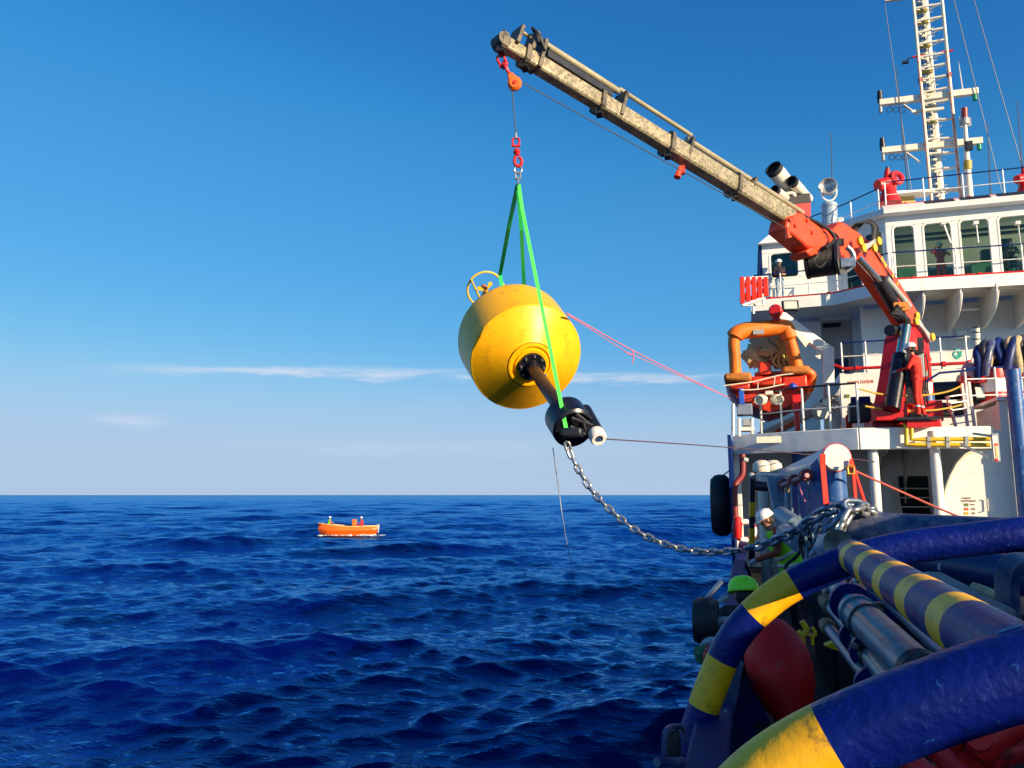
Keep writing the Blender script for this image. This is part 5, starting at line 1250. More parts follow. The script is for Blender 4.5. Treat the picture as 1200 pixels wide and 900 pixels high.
def yard(l, r, label_):
    a, b = M_(*l, 0.2), M_(*r, 0.2); mb = MB(); mb.beam(a, b, 0.26, 0.30, up=UP); y = part(mb, 'crosstree', cream, mast, bevel=0.02)
    mb = MB(); mb.cyl(M_(l[0] + 28, l[1] + 1, 0.2), M_(l[0] + 46, l[1] + 14, 0.1), 0.05, n=8); part(mb, 'crosstree_strut', cream, mast)
    mb = MB(); mb.cyl(a + V(0.06, 0, 0.05), a + V(0.06, 0, 0.42), 0.13, n=12); mb.cyl(a + V(0.06, 0, 0.44), a + V(0.06, 0, 0.62), 0.11, n=12); part(mb, 'dark_lantern', blackp, y)
    mb = MB(); mb.cyl(a + V(0.05, 0, -0.5), a + V(0.05, 0, -0.1), 0.08, n=10); part(mb, 'lower_lamp', greyp, y)
    mb = MB(); mb.cyl(b + V(-0.15, 0, -0.42), b + V(-0.15, 0, -0.1), 0.10, n=10); part(mb, 'green_lamp', lightgreen, y)
    mb = MB()
    for i in range(3): q = M_(l[0] + 12 + 8 * i, l[1] + 4, 0.05); mb.torus(q + UP * -0.15, V(0, 1, 0), 0.13, 0.018, 14, 6)
    part(mb, 'cable_loop', black, y, kind='stuff')
yard((1030, 121), (1146, 107), ''); yard((1033, 177), (1151, 165), ''); 
a, b = M_(1037, 0.5, 0.2), M_(1072, -4, 0.2); mb = MB(); mb.beam(a, b, 0.16, 0.14); part(mb, 'upper_yard', cream, mast)
mb = MB(); mb.tube([on_leg(legL, 66), M_(1066, 68, 0), M_(1062, 70, 0)], 0.025, 6); mb.box(M_(1061, 73, 0), (0.28, 0.15, 0.10)); part(mb, 'deck_lamp', blackp, mast)
mb = MB(); mb.beam(M_(1068, 131, 0.1), M_(1106, 127, 0.1), 0.12, 0.12); part(mb, 'short_yard', cream, mast)
mb = MB(); mb.beam(M_(1046, 228, 0.1), M_(1128, 222, 0.1), 0.12, 0.14); part(mb, 'foot_beam', cream, mast)
# second pole mast with lamps, stays and whip aerials
pm = thing('signal_pole', 'cream pole with a red lamp on top, right of the lattice mast', 'pole', M_(1137, 238, -0.3))
mb = MB(); mb.tube([M_(1137, 238, -0.3), M_(1134, 200, -0.3), M_(1131, 146, -0.3)], [0.16, 0.14, 0.08], 12); part(mb, 'pole', cream, pm)
mb = MB(); mb.cyl(M_(1130.5, 139, -0.3), M_(1130, 127, -0.3), 0.14, n=12); part(mb, 'red_lamp', mat('dark red lamp', (0.25, 0.03, 0.02), 0.4), pm)
mb = MB(); mb.cyl(M_(1131, 146, -0.3), M_(1130.5, 139, -0.3), 0.17, n=12); part(mb, 'lamp_base', greyp, pm)
mb = MB(); mb.box(M_(1135, 171, -0.45), (0.3, 0.2, 0.4)); part(mb, 'junction_box', blackp, pm)
mb = MB(); mb.cyl(M_(1134, 199, -0.3), M_(1134, 189, -0.3), 0.18, n=12); part(mb, 'amber_lamp', mat('ochre locker paint', (0.42, 0.30, 0.04), 0.5), pm)
mb = MB(); mb.box(M_(1126, 143, -0.3), (0.12, 0.1, 0.5)); mb.box(M_(1136, 143, -0.3), (0.12, 0.1, 0.4)); part(mb, 'side_bracket', greyp, pm)
aer = [((976, 262), (974, 156), 'whip aerial rising behind the round searchlight'), ((1065, 232), (1050, 80), 'whip aerial just left of the lattice mast'), ((1161, 232), (1157, 142), 'whip aerial between the signal pole and the right edge'), ((1199, 215), (1192, 118), 'whip aerial near the red fire monitor at the right edge'), ((1128, 105), (1123, 70), 'short whip aerial standing on the upper crosstree')]
for (a, b, l) in aer:
    mb = MB(); mb.tube([M_(*a, -1.0 if a[0] != 1128 else 0.2), M_(*b, -1.0 if a[0] != 1128 else 0.2)], [0.035, 0.016], 6); single(mb, 'whip_aerial', wirem if a[0] != 1128 else whiteline, l, 'aerial')
st = [((1174, 225), (1118, 0), 'nearer wire stay running from the mast top down to the roof'), ((1197, 192), (1140, -5), 'rightmost wire stay crossing the top right corner'), ((1068, 222), (1037, 5), 'wire stay hanging from the upper yard left of the mast')]
for (a, b, l) in st:
    mb = MB(); mb.tube([M_(*a), M_(*b)], 0.018, 5); single(mb, 'wire_stay', wirem, l, 'wire')

# ------------------------------------------------------------------ gear on the right: pipes, sign, hose reel, drums, blue pipe
yp = thing('yellow_pipes', 'pair of yellow pipes running along the crane deck edge', 'pipe', PZ(1063, 500, ZC))
yy = AC.y - 0.10
for ps in ([(1062, 497), (1062, 521), (1075, 521), (1160, 521.5)], [(1068, 497), (1068, 515), (1080, 515), (1160, 514.5)]):
    pts = [PY(x, y, yy) for x, y in ps]; pts[0].y += 0.15; pts = [pts[0]] + [PY(ps[0][0], ps[0][1] + 2, yy)] + pts[1:]
    mb = MB(); mb.tube(pts, 0.05, 10); p_ = part(mb, 'pipe', yellowpipe, yp)
    for px in (1088, 1110, 1132): mb = MB(); q = PY(px, ps[2][1], yy); mb.box(q, (0.07, 0.12, 0.14)); part(mb, 'pipe_clip', greyp, p_)
sg = thing('notice_board', 'upright white notice board with orange print on a bracket at the deck edge', 'sign', PY(1161, 540, yy - 0.15))
ys = yy - 0.2
a, b = PY(1161, 508, ys), PY(1172, 541, ys)
mb = MB(); mb.box(((a.x + b.x) / 2, ys, (a.z + b.z) / 2), (b.x - a.x, 0.10, a.z - b.z)); part(mb, 'box', greyp, sg, bevel=0.01)
a2, b2 = PY(1162.5, 510.5, ys - 0.055), PY(1171, 539, ys - 0.055)
mb = MB(); mb.box(((a2.x + b2.x) / 2, ys - 0.055, (a2.z + b2.z) / 2), (b2.x - a2.x, 0.012, a2.z - b2.z)); part(mb, 'face', signface, sg)
for (x0, y0p, x1, y1p, m) in ((1165, 519.5, 1169.5, 522.5, redprint), (1166, 523.5, 1169.5, 536, mat('yellow print', (0.85, 0.55, 0.12), 0.6)), (1166, 537, 1169.5, 540.5, red)):
    a3, b3 = PY(x0, y0p, ys - 0.064), PY(x1, y1p, ys - 0.064); mb = MB(); mb.box(((a3.x + b3.x) / 2, ys - 0.064, (a3.z + b3.z) / 2), (b3.x - a3.x, 0.006, a3.z - b3.z)); part(mb, 'print', m, sg)
mb = MB(); mb.beam(PY(1125, 520, yy - 0.02), PY(1161, 537, ys), 0.05, 0.05); mb.beam(PY(1140, 508, yy - 0.02), PY(1162, 511, ys), 0.05, 0.05); part(mb, 'bracket', greyp, sg)
# drawn chart on the casing front: heading, colour squares, values
def wallp(px, py, off=0.006): return PY(px, py, YW - off)
lb = thing('deck_load_chart', 'painted legend with green, red and yellow squares on the lit wall', 'painted sign', wallp(1132, 590))
for y, m in ((591.5, greenprint), (596.5, redprint), (601.5, yellowpipe)):
    a, b = wallp(1130, y - 1.6), wallp(1135, y + 1.6); mb = MB(); mb.box(((a.x + b.x) / 2, YW - 0.006, (a.z + b.z) / 2), (b.x - a.x, 0.008, a.z - b.z)); part(mb, 'colour_square', m, lb)
brown = mat('brown print', (0.30, 0.20, 0.08), 0.7)
mb = MB(); rr = random.Random(2)
for y, x0, x1, n_ in ((584, 1127, 1138, 6), (587.2, 1126, 1144, 9), (591.5, 1137, 1142, 3), (596.5, 1138, 1143, 3), (601.5, 1139, 1143, 3)):
    for i in range(n_):
        x = x0 + (x1 - x0) * (i + 0.5) / n_; w_ = (x1 - x0) / n_ * 0.62; a, b = wallp(x - w_ / 2, y - 1.1), wallp(x + w_ / 2, y + 1.1 - rr.uniform(0, 0.8)); mb.box(((a.x + b.x) / 2, YW - 0.006, (a.z + b.z) / 2), (b.x - a.x, 0.006, a.z - b.z))
part(mb, 'chart_writing', brown, lb, kind='stuff')
mb = MB(); mb.tube([wallp(1154, 585, 0.05), wallp(1157, 584.5, 0.05), wallp(1158, 598, 0.05), wallp(1153, 599, 0.05)], 0.014, 6); single(mb, 'wall_handle', cream, 'thin bent rod handle on the lit wall right of the painted legend', 'handle')
# hose reel with blue and tan hoses
hr = thing('hose_rack', 'bundle of blue and tan hoses draped over a rack above the drums', 'hose bundle', PD(1175, 440, 19.6))
rr = random.Random(21)
for i in range(20):
    x0 = 1146 + i * 4.6 + rr.uniform(-1.5, 1.5); m = (hoseblue, blackp, hosetan, dusty, hosetan, navyfar, blackp)[rr.randrange(7)]; r = rr.uniform(0.06, 0.115)
    d = 19.2 + rr.uniform(0, 0.35); top_ = 405 - min(i, 9) * 0.9 + rr.uniform(-3, 3); lo = 440 + rr.uniform(-6, 6)
    sw = rr.uniform(-9, 12)
    pts = [PD(x0 + sw, lo, d - 0.1), PD(x0 + sw * 0.6, 424, d - 0.15), PD(x0 - 1, top_ + 7, d - 0.05), PD(x0 + 2, top_, d + 0.25), PD(x0 + 6, top_ + 3, d + 0.7), PD(x0 + 9, top_ + 14, d + 1.0), PD(x0 + 10, lo, d + 1.1)]
    mb = MB(); mb.tube(spline(pts, 5), r, 10); part(mb, 'hose', m, hr)
mb = MB(); a = PD(1152, 408, 19.95); b = PD(1240, 442, 19.6); mb.box(((a.x + b.x) / 2, a.y, (a.z + b.z) / 2), (b.x - a.x, 0.3, a.z - b.z)); part(mb, 'shade_backing', black, hr)  # black sheet added for the shade between the hoses
mb = MB(); mb.cyl(PD(1148, 412, 19.9), PD(1240, 406, 19.6), 0.10, n=10); part(mb, 'rack_bar', blackp, hr)
for px in (1152, 1200): mb = MB(); a = PD(px, 412, 19.9); mb.cyl(V(a.x, a.y, ZP), a, 0.06, n=8); part(mb, 'rack_post', blackp, hr)
for px, d, gl in ((1141, 19.6, 'left'), (1166, 19.3, ''), (1188, 19.3, '')):
    c = PD(px, 472, d); c = V(c.x, c.y, ZP + 0.04); r = 0.25 if px == 1141 else 0.33
    if px == 1141: continue
    t = thing('oil_drum', 'white banded red drum under the hoses, nearer the floodlight' if px == 1166 else 'white banded red drum behind the blue vertical pipe', 'drum', c, 'drums under the hose rack')
    h = 0.92
    for nm, z0, z1, m in (('drum_bottom', 0, 0.30, red), ('drum_band', 0.302, 0.66, white), ('drum_top', 0.662, h, red)):
        mb = MB(); mb.lathe(c, UP, [(0.001, z0), (r, z0), (r + 0.008, (z0 + z1) / 2), (r, z1), (0.001, z1)], 24); part(mb, nm, m, t)
    for z in (0.301, 0.661): mb = MB(); mb.torus(c + UP * z, UP, r, 0.014, 24, 6); part(mb, 'drum_hoop', red, t)
cap_ = thing('capstan_cover', 'grey bollard shaped cover on a red stand left of the hoses', 'cover', PD(1139, 448, 19.5))
mb = MB(); c = PD(1140, 447, 19.5); mb.lathe(c, UP, [(0.001, 0), (0.26, 0), (0.28, 0.2), (0.2, 0.42), (0.08, 0.5), (0.001, 0.5)], 20); part(mb, 'hood', greyp, cap_)
mb = MB(); mb.box(PD(1143, 445, 19.4), (0.7, 0.3, 0.18)); part(mb, 'red_shelf', red, cap_, bevel=0.02)
mb = MB(); c = PD(1143, 449, 19.5); mb.cyl(V(c.x, c.y, ZP), c, 0.1); part(mb, 'stand', blackp, cap_)
bpipe = thing('blue_pipe', 'thick blue vertical pipe in front of the lit white casing', 'pipe', PD(1192, 610, 17.6))
c0, c1 = PD(1191, 480, 17.3), PD(1193, 640, 17.3)
mb = MB(); mb.cyl(V(c0.x, c0.y, ZD), V(c0.x, c0.y, PD(1191, 432, 17.3).z), 0.155, n=20); part(mb, 'pipe', blue, bpipe)
for z in (0.9, 3.0): mb = MB(); mb.box(V(c0.x + 0.2, c0.y, ZD + z), (0.5, 0.34, 0.12)); part(mb, 'pipe_bracket', blue, bpipe)
# steps between crane deck and platform with chains of yellow rope
ld = thing('inclined_ladder', 'short white ladder from the crane deck up to the hose platform', 'ladder', PD(1130, 495, 18.7))
for a, b in (((1120, 500), (1110, 465)), ((1134, 500), (1127, 450)), ((1142, 500), (1135, 448))):
    mb = MB(); mb.beam(PD(*a, 18.6), PD(*b, 18.9), 0.12, 0.05, up=V(1, 0, 0)); part(mb, 'rail', whitep, ld)
for i in range(5):
    mb = MB(); mb.beam(PD(1116 - i * 1.5, 497 - 8 * i, 18.6), PD(1137 - i * 1.5, 494 - 8 * i, 18.7), 0.16, 0.03); part(mb, 'tread', whitep, ld)
railing([PD(1134, 477.5, 19.0), PD(1240, 474.5, 18.9)], 0.98, 'railing in front of the red striped drums', (0.3, 0.72), 4, top_mat=navyfar)
mb = MB(); mb.tube([PD(1085, 447, 18.8), PD(1101, 437, 18.8), PD(1140, 433.5, 18.8)], 0.028, 8); single(mb, 'handrail', navyfar, 'bent dark handrail beside the crane leading to the drums', 'handrail')
for pts, l in (([(1008, 456), (1030, 461.5), (1052, 463.5), (1085, 463), (1110, 459), (1127, 452)], 'upper yellow rope strung across the crane base'), ([(1014, 476), (1035, 479.5), (1060, 481.5), (1090, 481), (1112, 478), (1128, 474)], 'lower yellow rope strung across the crane base')):
    rope([PD(x, y, 18.0) for x, y in pts], 0.022, yellowrope, 'safety_rope', l)
# machinery behind the railing near the crane
ww = thing('deck_winch', 'dark winch with red cheeks behind the crane operator', 'winch', PD(1108, 470, 20.2))
c = PD(1106, 458, 20.0)
mb = MB(); mb.lathe(c - V(0.4, 0, 0), V(1, 0, 0), [(0.001, 0), (0.40, 0), (0.40, 0.06), (0.24, 0.07), (0.24, 0.75), (0.40, 0.76), (0.40, 0.82), (0.001, 0.82)], 24); part(mb, 'drum', blackp, ww)
mb = MB(); mb.lathe(c - V(0.46, 0, 0), V(1, 0, 0), [(0.001, 0), (0.3, 0), (0.3, 0.05), (0.001, 0.05)], 20); part(mb, 'cheek', red, ww)
mb = MB(); mb.box(c + V(0, 0.1, -0.5), (0.9, 0.6, 0.35)); part(mb, 'bed', blackp, ww, bevel=0.03)
bk = thing('white_bucket', 'white plastic bucket standing on a blue drum beside the crane', 'bucket', PD(1085, 462, 19.3))
mb = MB(); c = PD(1085, 462, 19.3); mb.lathe(c, UP, [(0.001, 0), (0.15, 0), (0.17, 0.26), (0.18, 0.27), (0.18, 0.3), (0.15, 0.3), (0.13, 0.02), (0.001, 0.02)], 20); part(mb, 'pail', whitep, bk)
bd_ = thing('blue_drum', 'small blue drum under the white bucket', 'drum', V(c.x, c.y, ZC))
mb = MB(); mb.lathe(V(c.x, c.y, ZC), UP, [(0.001, 0), (0.19, 0), (0.2, (c.z - ZC) / 2), (0.19, c.z - ZC - 0.002), (0.001, c.z - ZC - 0.002)], 20); part(mb, 'body', blue, bd_)
ex = thing('fire_extinguisher', 'slim red extinguisher standing at the foot of the muster wall', 'extinguisher', PD(995, 494, 20.2))
c = PD(995, 492, 20.4); mb = MB(); mb.tube([V(c.x, c.y, ZC), V(c.x, c.y, ZC + 0.55), V(c.x, c.y, ZC + 0.62)], [0.085, 0.085, 0.03], 12); part(mb, 'cylinder', red, ex)
mb = MB(); mb.box(V(c.x, c.y, ZC + 0.66), (0.1, 0.05, 0.05)); part(mb, 'valve', black, ex)
pmp = thing('hydraulic_power_pack', 'dark pump set on the crane deck between the davit and the crane', 'pump', PD(1010, 490, 19.8))
c = PD(1008, 484, 19.9)
mb = MB(); mb.box(c, (0.55, 0.5, 0.5)); part(mb, 'tank', blackp, pmp, bevel=0.03)
mb = MB(); mb.cyl(c + V(-0.2, 0, 0.3), c + V(0.25, 0, 0.3), 0.13, n=14); part(mb, 'motor', navyfar, pmp)
mb = MB(); mb.cyl(c + V(0.35, -0.2, -0.2), c + V(0.35, -0.2, 0.1), 0.07, n=10); part(mb, 'filter', cream, pmp)
# brass horn / beacon and cabinet beside the crane
hn = thing('stacked_horn', 'cream stacked beacon on brackets right of the grey floodlight', 'beacon', PD(1144, 420, 23))
hd_ = 24.0
for y0p, y1p, r in ((389, 384, 0.10), (397, 390, 0.11), (406, 398, 0.12)): mb = MB(); mb.cyl(PD(1144, y0p, hd_), PD(1144, y1p, hd_), r, n=14); part(mb, 'beacon_segment', cream, hn)
for y in (389.5, 397.5, 383.5): mb = MB(); mb.cyl(PD(1144, y + 0.6, hd_), PD(1144, y - 0.6, hd_), 0.13, n=14); part(mb, 'dark_band', blackp, hn)
for a, b in (((1144, 406), (1138, 425)), ((1144, 406), (1150, 425)), ((1144, 406), (1144, 427))): mb = MB(); mb.cyl(PD(*a, hd_), PD(*b, hd_), 0.03, n=6); part(mb, 'stand_leg', cream, hn)
rope([PD(1118, 409, 23.9), PD(1122, 412, 23.8), PD(1126, 416, 23.8), PD(1121, 420, 23.8), PD(1117, 415, 23.8), PD(1122, 410, 23.8), PD(1126, 413, 23.8), PD(1119, 419, 23.8)], 0.035, tealrope, 'hose_coil', 'small teal hose coil hanging on the wall behind the crane', 'hose')
cb_ = thing('crane_control_box', 'grey control panel on the right side of the crane column', 'control panel', PD(1077, 430, 18.5))
mb = MB(); mb.box(PD(1077, 428, 18.7), (0.18, 0.3, 0.62)); part(mb, 'cabinet', greyp, cb_, bevel=0.02)
mb = MB(); mb.box(PD(1076, 413, 18.6), (0.2, 0.3, 0.08)); part(mb, 'lever_bank', blackp, cb_, bevel=0.01)
# ------------------------------------------------------------------ aft deck gear
# unseen containers added on the starboard quarter to shade the near deck
CX = 4.25
for k, (z0, h, y0_, y1_, lab) in enumerate(((ZD, 2.45, -2.6, 3.4, 'unseen dark blue container added for shade on the starboard aft deck, aft one of the lower pair'), (ZD, 2.45, 3.6, 11.9, 'unseen dark blue container added for shade nearest the crane deck on the starboard side'), (ZD + 2.5, 0.44, -0.6, 9.9, 'unseen low blue container added for shade, stacked on top of the other two'))):
    t = thing('shade_container', lab, 'container', V(CX + 1.2, (y0_ + y1_) / 2, z0))
    mb = MB(); mb.box(V(CX + 1.26, (y0_ + y1_) / 2, z0 + h / 2), (2.36, y1_ - y0_ - 0.08, h - 0.04)); part(mb, 'body', navyfar, t)
    for s in (0, 1):
        for y in (y0_ + 0.08, y1_ - 0.08): mb = MB(); mb.box(V(CX + 0.06 + s * 2.36, y, z0 + h / 2), (0.14, 0.16, h)); part(mb, 'corner_post', navyfar, t)
    mb = MB(); y = y0_ + 0.3
    while y < y1_ - 0.3:
        mb.prism([V(CX + 0.078, y, z0 + 0.12), V(CX + 0.078, y + 0.16, z0 + 0.12), V(CX + 0.04, y + 0.12, z0 + 0.12), V(CX + 0.04, y + 0.04, z0 + 0.12)], V(0, 0, h - 0.24)); y += 0.28
    part(mb, 'corrugation', navyfar, t, kind='stuff')

# guard hoops with yellow bands, joined by a striped rail
def banded(pts, r, bands, n=18, seg=0.02):   # bands: list of (from, to) along the path that are yellow
    sp_ = spline(pts, 14); mats = []; L = [0]
    for a, b in zip(sp_, sp_[1:]): L.append(L[-1] + (b - a).length)
    return sp_, L
def banded_tube(pts, r, ranges, m2, n=20, bump_seed=0):
    sp_ = spline(pts, 16); sp_ = resample(sp_, 0.02)
    r_of = r if callable(r) else (lambda i: r)
    mats = [1 if any(lo <= (i / (len(sp_) - 1)) <= hi for lo, hi in ranges) else 0 for i in range(len(sp_))]
    mb = MB(); mb.tube(sp_, [r_of(i) for i in range(len(sp_))], n, mats=mats); return mb
def frac(pts, px):   # fraction along a spline nearest to image column px
    sp_ = resample(spline(pts, 16), 0.02); best = 0; bd = 1e9
    for i, p in enumerate(sp_):
        v = CR.transposed() @ (p - EYE); x = 600 + 900 * v.x / -v.z
        if abs(x - px[0]) + abs(450 - 900 * v.y / -v.z - px[1]) < bd: bd = abs(x - px[0]) + abs(450 - 900 * v.y / -v.z - px[1]); best = i / (len(sp_) - 1)
    return best
YF = 3.9
far_pts = [PY(x, y, YF) for x, y in ((762, 1010), (800, 905), (833, 806), (862, 745), (905, 701), (950, 675), (1000, 656), (1060, 642), (1130, 633), (1215, 624), (1330, 616))]
fg = thing('guard_hoop', 'far blue hoop of the guard frame, yellow bands near the lime helmet', 'guard frame', far_pts[1])
rg = [(frac(far_pts, (883, 719)), frac(far_pts, (924, 686))), (frac(far_pts, (823, 828)), frac(far_pts, (845, 780)))]
part(banded_tube(far_pts, 0.074, rg, yellowp), 'hoop', [navy, yellowp], fg, smooth=60)
YN = 1.72
near_pts = [PY(x, y, YN) for x, y in ((770, 1150), (840, 990), (880, 935), (935, 893), (1010, 856), (1100, 821), (1200, 789), (1330, 757), (1500, 730))]
ng = thing('guard_hoop', 'nearest blue hoop of the guard frame, yellow end at the bottom edge', 'guard frame', near_pts[1])
rgn = [(frac(near_pts, (872, 945)), frac(near_pts, (966, 876)))]
part(banded_tube(near_pts, 0.079, rgn, yellowp, n=28), 'hoop', [navy, yellowp], ng, smooth=60)
ra_, rb_ = PY(1000, 652, YF - 0.02), PY(1203, 780, YN)
rail_pts = [ra_.lerp(rb_, t) for t in np.linspace(-0.02, 1.0, 5)]
sr = thing('striped_rail', 'blue rail with five yellow bands joining the two guard hoops', 'rail', ra_)
Lr = (rb_ - ra_).length
bands = []
for x, y in ((1007, 656), (1027, 668), (1054, 684), (1086, 702), (1130, 726)):
    f = frac(rail_pts, (x, y)); bands.append((f - 0.032, f + 0.032))
part(banded_tube(rail_pts, 0.073, bands, yellowp, n=24), 'rail', [navy if False else mat('scuffed navy rail paint', (0.002, 0.028, 0.14), 0.42, var=0.3, scale=8, dirt=(0.012, 0.10, 0.21), damt=0.34, dscale=12, bump=0.3, bscale=34, dsharp=0.12, spec=0.1), yellowp], sr, smooth=60)
# stanchions of the hoops down to the bulwark
for nm, x0, y0p, d0, x1, y1p, d1, r in (('stanchion', 862, 770, 4.2, 826, 940, 3.3, 0.05),):
    mb = MB(); a, b = PD(x0, y0p, d0), PD(x1, y1p, d1); mb.beam(a, b, 0.10, 0.05, up=CAMF); part(mb, nm, dusty, fg, bevel=0.01)
mb = MB(); mb.cyl(PD(806, 865, 3.55), PD(836, 852, 3.7), 0.02, n=8); part(mb, 'tie_bar', dusty, fg)

# bulwark dressing: pale capping, lashings, fenders over the side
def pcap(px0, py0, d0, px1, py1, d1, w, m, nm, lab, cat): 
    mb = MB(); mb.beam(PD(px0, py0, d0), PD(px1, py1, d1), w, 0.06); return single(mb, nm, m, lab, cat, bevel=0.015)
lash = thing('rope_lashing', 'grey rope turns lashed round the bulwark rail below the lime helmet', 'rope', PD(845, 735, 5.4))
for (px, py, d, w) in ((851, 738, 5.6, 0.075), (836, 764, 5.0, 0.075)):
    c = PD(px, py, d); mb = MB()
    for k in range(3): mb.torus(c + V(0, 0.04 * k - 0.04, 0.0), V(0.1, 1, 0.15), w, 0.018, 18, 6)
    part(mb, 'rope_turn', greyrope, lash)
mb = MB(); mb.tube(spline([PD(852, 700, 6.4), PD(842, 706, 6.2), PD(839, 720, 6.0), PD(845, 728, 5.8)], 5), 0.022, 6); part(mb, 'rope_end', greyrope, lash)
gl = thing('mooring_rope_bundle', 'green and red rope bundle tied outside the rail beside the yellow band', 'rope', PD(827, 770, 4.7))
mb = MB(); mb.lump(PD(824, 768, 4.7), 0.06, 14, (0.9, 0.8, 1.1), 0.5, 4, 3); part(mb, 'green_knot', mat('green rope', (0.04, 0.14, 0.06), 0.9, var=0.4, scale=30), gl)
mb = MB(); mb.lump(PD(831, 772, 4.6), 0.05, 14, (0.7, 0.8, 1.4), 0.4, 4, 5); part(mb, 'red_sleeve', red, gl)
mb = MB(); mb.tube(spline([PD(826, 778, 4.6), PD(820, 800, 4.4), PD(812, 830, 4.2)], 5), 0.016, 6); single(mb, 'hanging_rope', greyrope, 'thin grey rope hanging outside the bulwark beside the blue hoop', 'rope')
def tyre(c, ax, R, r, lab):
    t = thing('tyre_fender', lab, 'fender', c, 'tyre fenders along the port side')
    mb = MB(); ax = Vector(ax).normalized()
    mb.lathe(c - ax * r, ax, [(R * 0.55, 0), (R * 0.85, -0.02), (R * 0.97, r * 0.35), (R, r * 0.8), (R, r * 1.2), (R * 0.97, r * 1.65), (R * 0.85, 2 * r + 0.02), (R * 0.55, 2 * r), (R * 0.5, r), (R * 0.55, 0)], 36); part(mb, 'tread', black, t)
    mb = MB(); mb.tube([c + V(0, 0, R * 0.9), V(c.x + r + 0.05, c.y, c.z + R + 0.12)], 0.02, 6); part(mb, 'hanging_chain', chainm, t)
    return t
td0 = PD(846, 592, 19.6)
tyre(V(XP - 0.27, td0.y, td0.z), (1, 0, 0), 0.78, 0.22, 'big black tyre fender standing out beside the far end of the hull')
td1 = PD(841, 725, 5.6); tyre(V(XN - 0.08, td1.y, td1.z - 0.02), (1, 0, 0), 0.17, 0.07, 'small black tyre fender outside the rail near the lime helmet')
td2 = PD(790, 868, 3.0)
fr_ = thing('side_fairlead', 'black fairlead block in a grey tube frame at the bottom left of the rail', 'fairlead', V(XN - 0.06, td2.y, td2.z))
mb = MB(); mb.box(PD(789, 874, 3.0), (0.055, 0.08, 0.12)); part(mb, 'roller_block', black, fr_, bevel=0.02)
mb = MB(); mb.tube(spline([PD(778, 893, 2.9), PD(779, 862, 2.9), PD(784, 853, 2.95), PD(797, 851, 3.05), PD(802, 858, 3.1)], 4), 0.010, 8); part(mb, 'tube_frame', dusty, fr_)
mb = MB(); mb.cyl(PD(770, 893, 2.85), PD(800, 893, 2.95), 0.018, n=8); part(mb, 'foot_tube', dusty, fr_)

# port alley: striped pole, red fire pipe, lifebuoy
spole = thing('striped_pole', 'black and yellow banded pole at the forward end of the bulwark', 'pole', PD(881, 640, 14.5))
y_lv = [560, 588, 605, 619, 640, 662]
for i, m in enumerate((blackp, yellowp, blackp, yellowp, blackp)):
    mb = MB(); mb.beam(PD(881, y_lv[i + 1], 14.5), PD(881, y_lv[i], 14.5), 0.09, 0.09); part(mb, 'band', m, spole)
mb = MB(); mb.ball(PD(881, 558, 14.5), 0.07, 10); part(mb, 'cap', greyp, spole)
fm = thing('fire_hydrant_pipe', 'dark red pipe bending down the port pillar to a red valve', 'pipe', PD(868, 600, 17.5))
mb = MB(); mb.tube(spline([PD(870, 533, 18), PD(870, 556, 17.8), PD(862, 568, 17.6), PD(861, 585, 17.5), PD(863, 630, 17.4)], 5), 0.07, 10); part(mb, 'pipe', mat('dark red paint', (0.2, 0.02, 0.02), 0.5), fm)
mb = MB(); mb.tube([PD(864, 606, 17.2), PD(864, 618, 17.2), PD(864, 630, 17.2)], [0.08, 0.11, 0.09], 12); part(mb, 'valve', red, fm)
mb = MB(); mb.cyl(PD(871, 538, 17.9), PD(876, 540, 17.9), 0.06, n=10); part(mb, 'bend_flange', greyp, fm)
lbv = thing('lifebuoy', 'white and red lifebuoy hanging behind the striped pole', 'lifebuoy', PD(877, 622, 17.0))
mb = MB(); c = PD(873, 622, 17.2); mb.torus(c, V(0.2, -1, 0), 0.20, 0.065, 28, 10); part(mb, 'ring', whitep, lbv)
for k in range(4):
    a = k * math.pi / 2 + 0.7; mb = MB(); mb.tube([c + V(math.cos(a + t) * 0.20, 0.04 * math.cos(a + t), math.sin(a + t) * 0.20) for t in np.linspace(-0.35, 0.35, 4)], 0.07, 10); part(mb, 'red_band', red, lbv)
for px, lab in ((893, 'left of two mushroom vents under the crane deck'), (906, 'right of two mushroom vents under the crane deck')):
    t = thing('mushroom_vent', 'cream ' + lab, 'vent', PD(px, 556, 16)); c = PD(px, 552, 16.0)
    mb = MB(); mb.cyl(V(c.x, c.y, ZD), c, 0.10, n=12); part(mb, 'pipe', cream, t)
    mb = MB(); mb.lathe(c, UP, [(0.001, -0.02), (0.17, -0.02), (0.19, 0.05), (0.17, 0.16), (0.09, 0.22), (0.001, 0.23)], 20); part(mb, 'cap', cream, t)
mb = MB(); mb.cyl(PD(884, 569, 15.5), PD(908, 571, 15.2), 0.10, n=12); single(mb, 'crossbar', blackp, 'dark horizontal tube between the striped pole and the white roller', 'pipe')

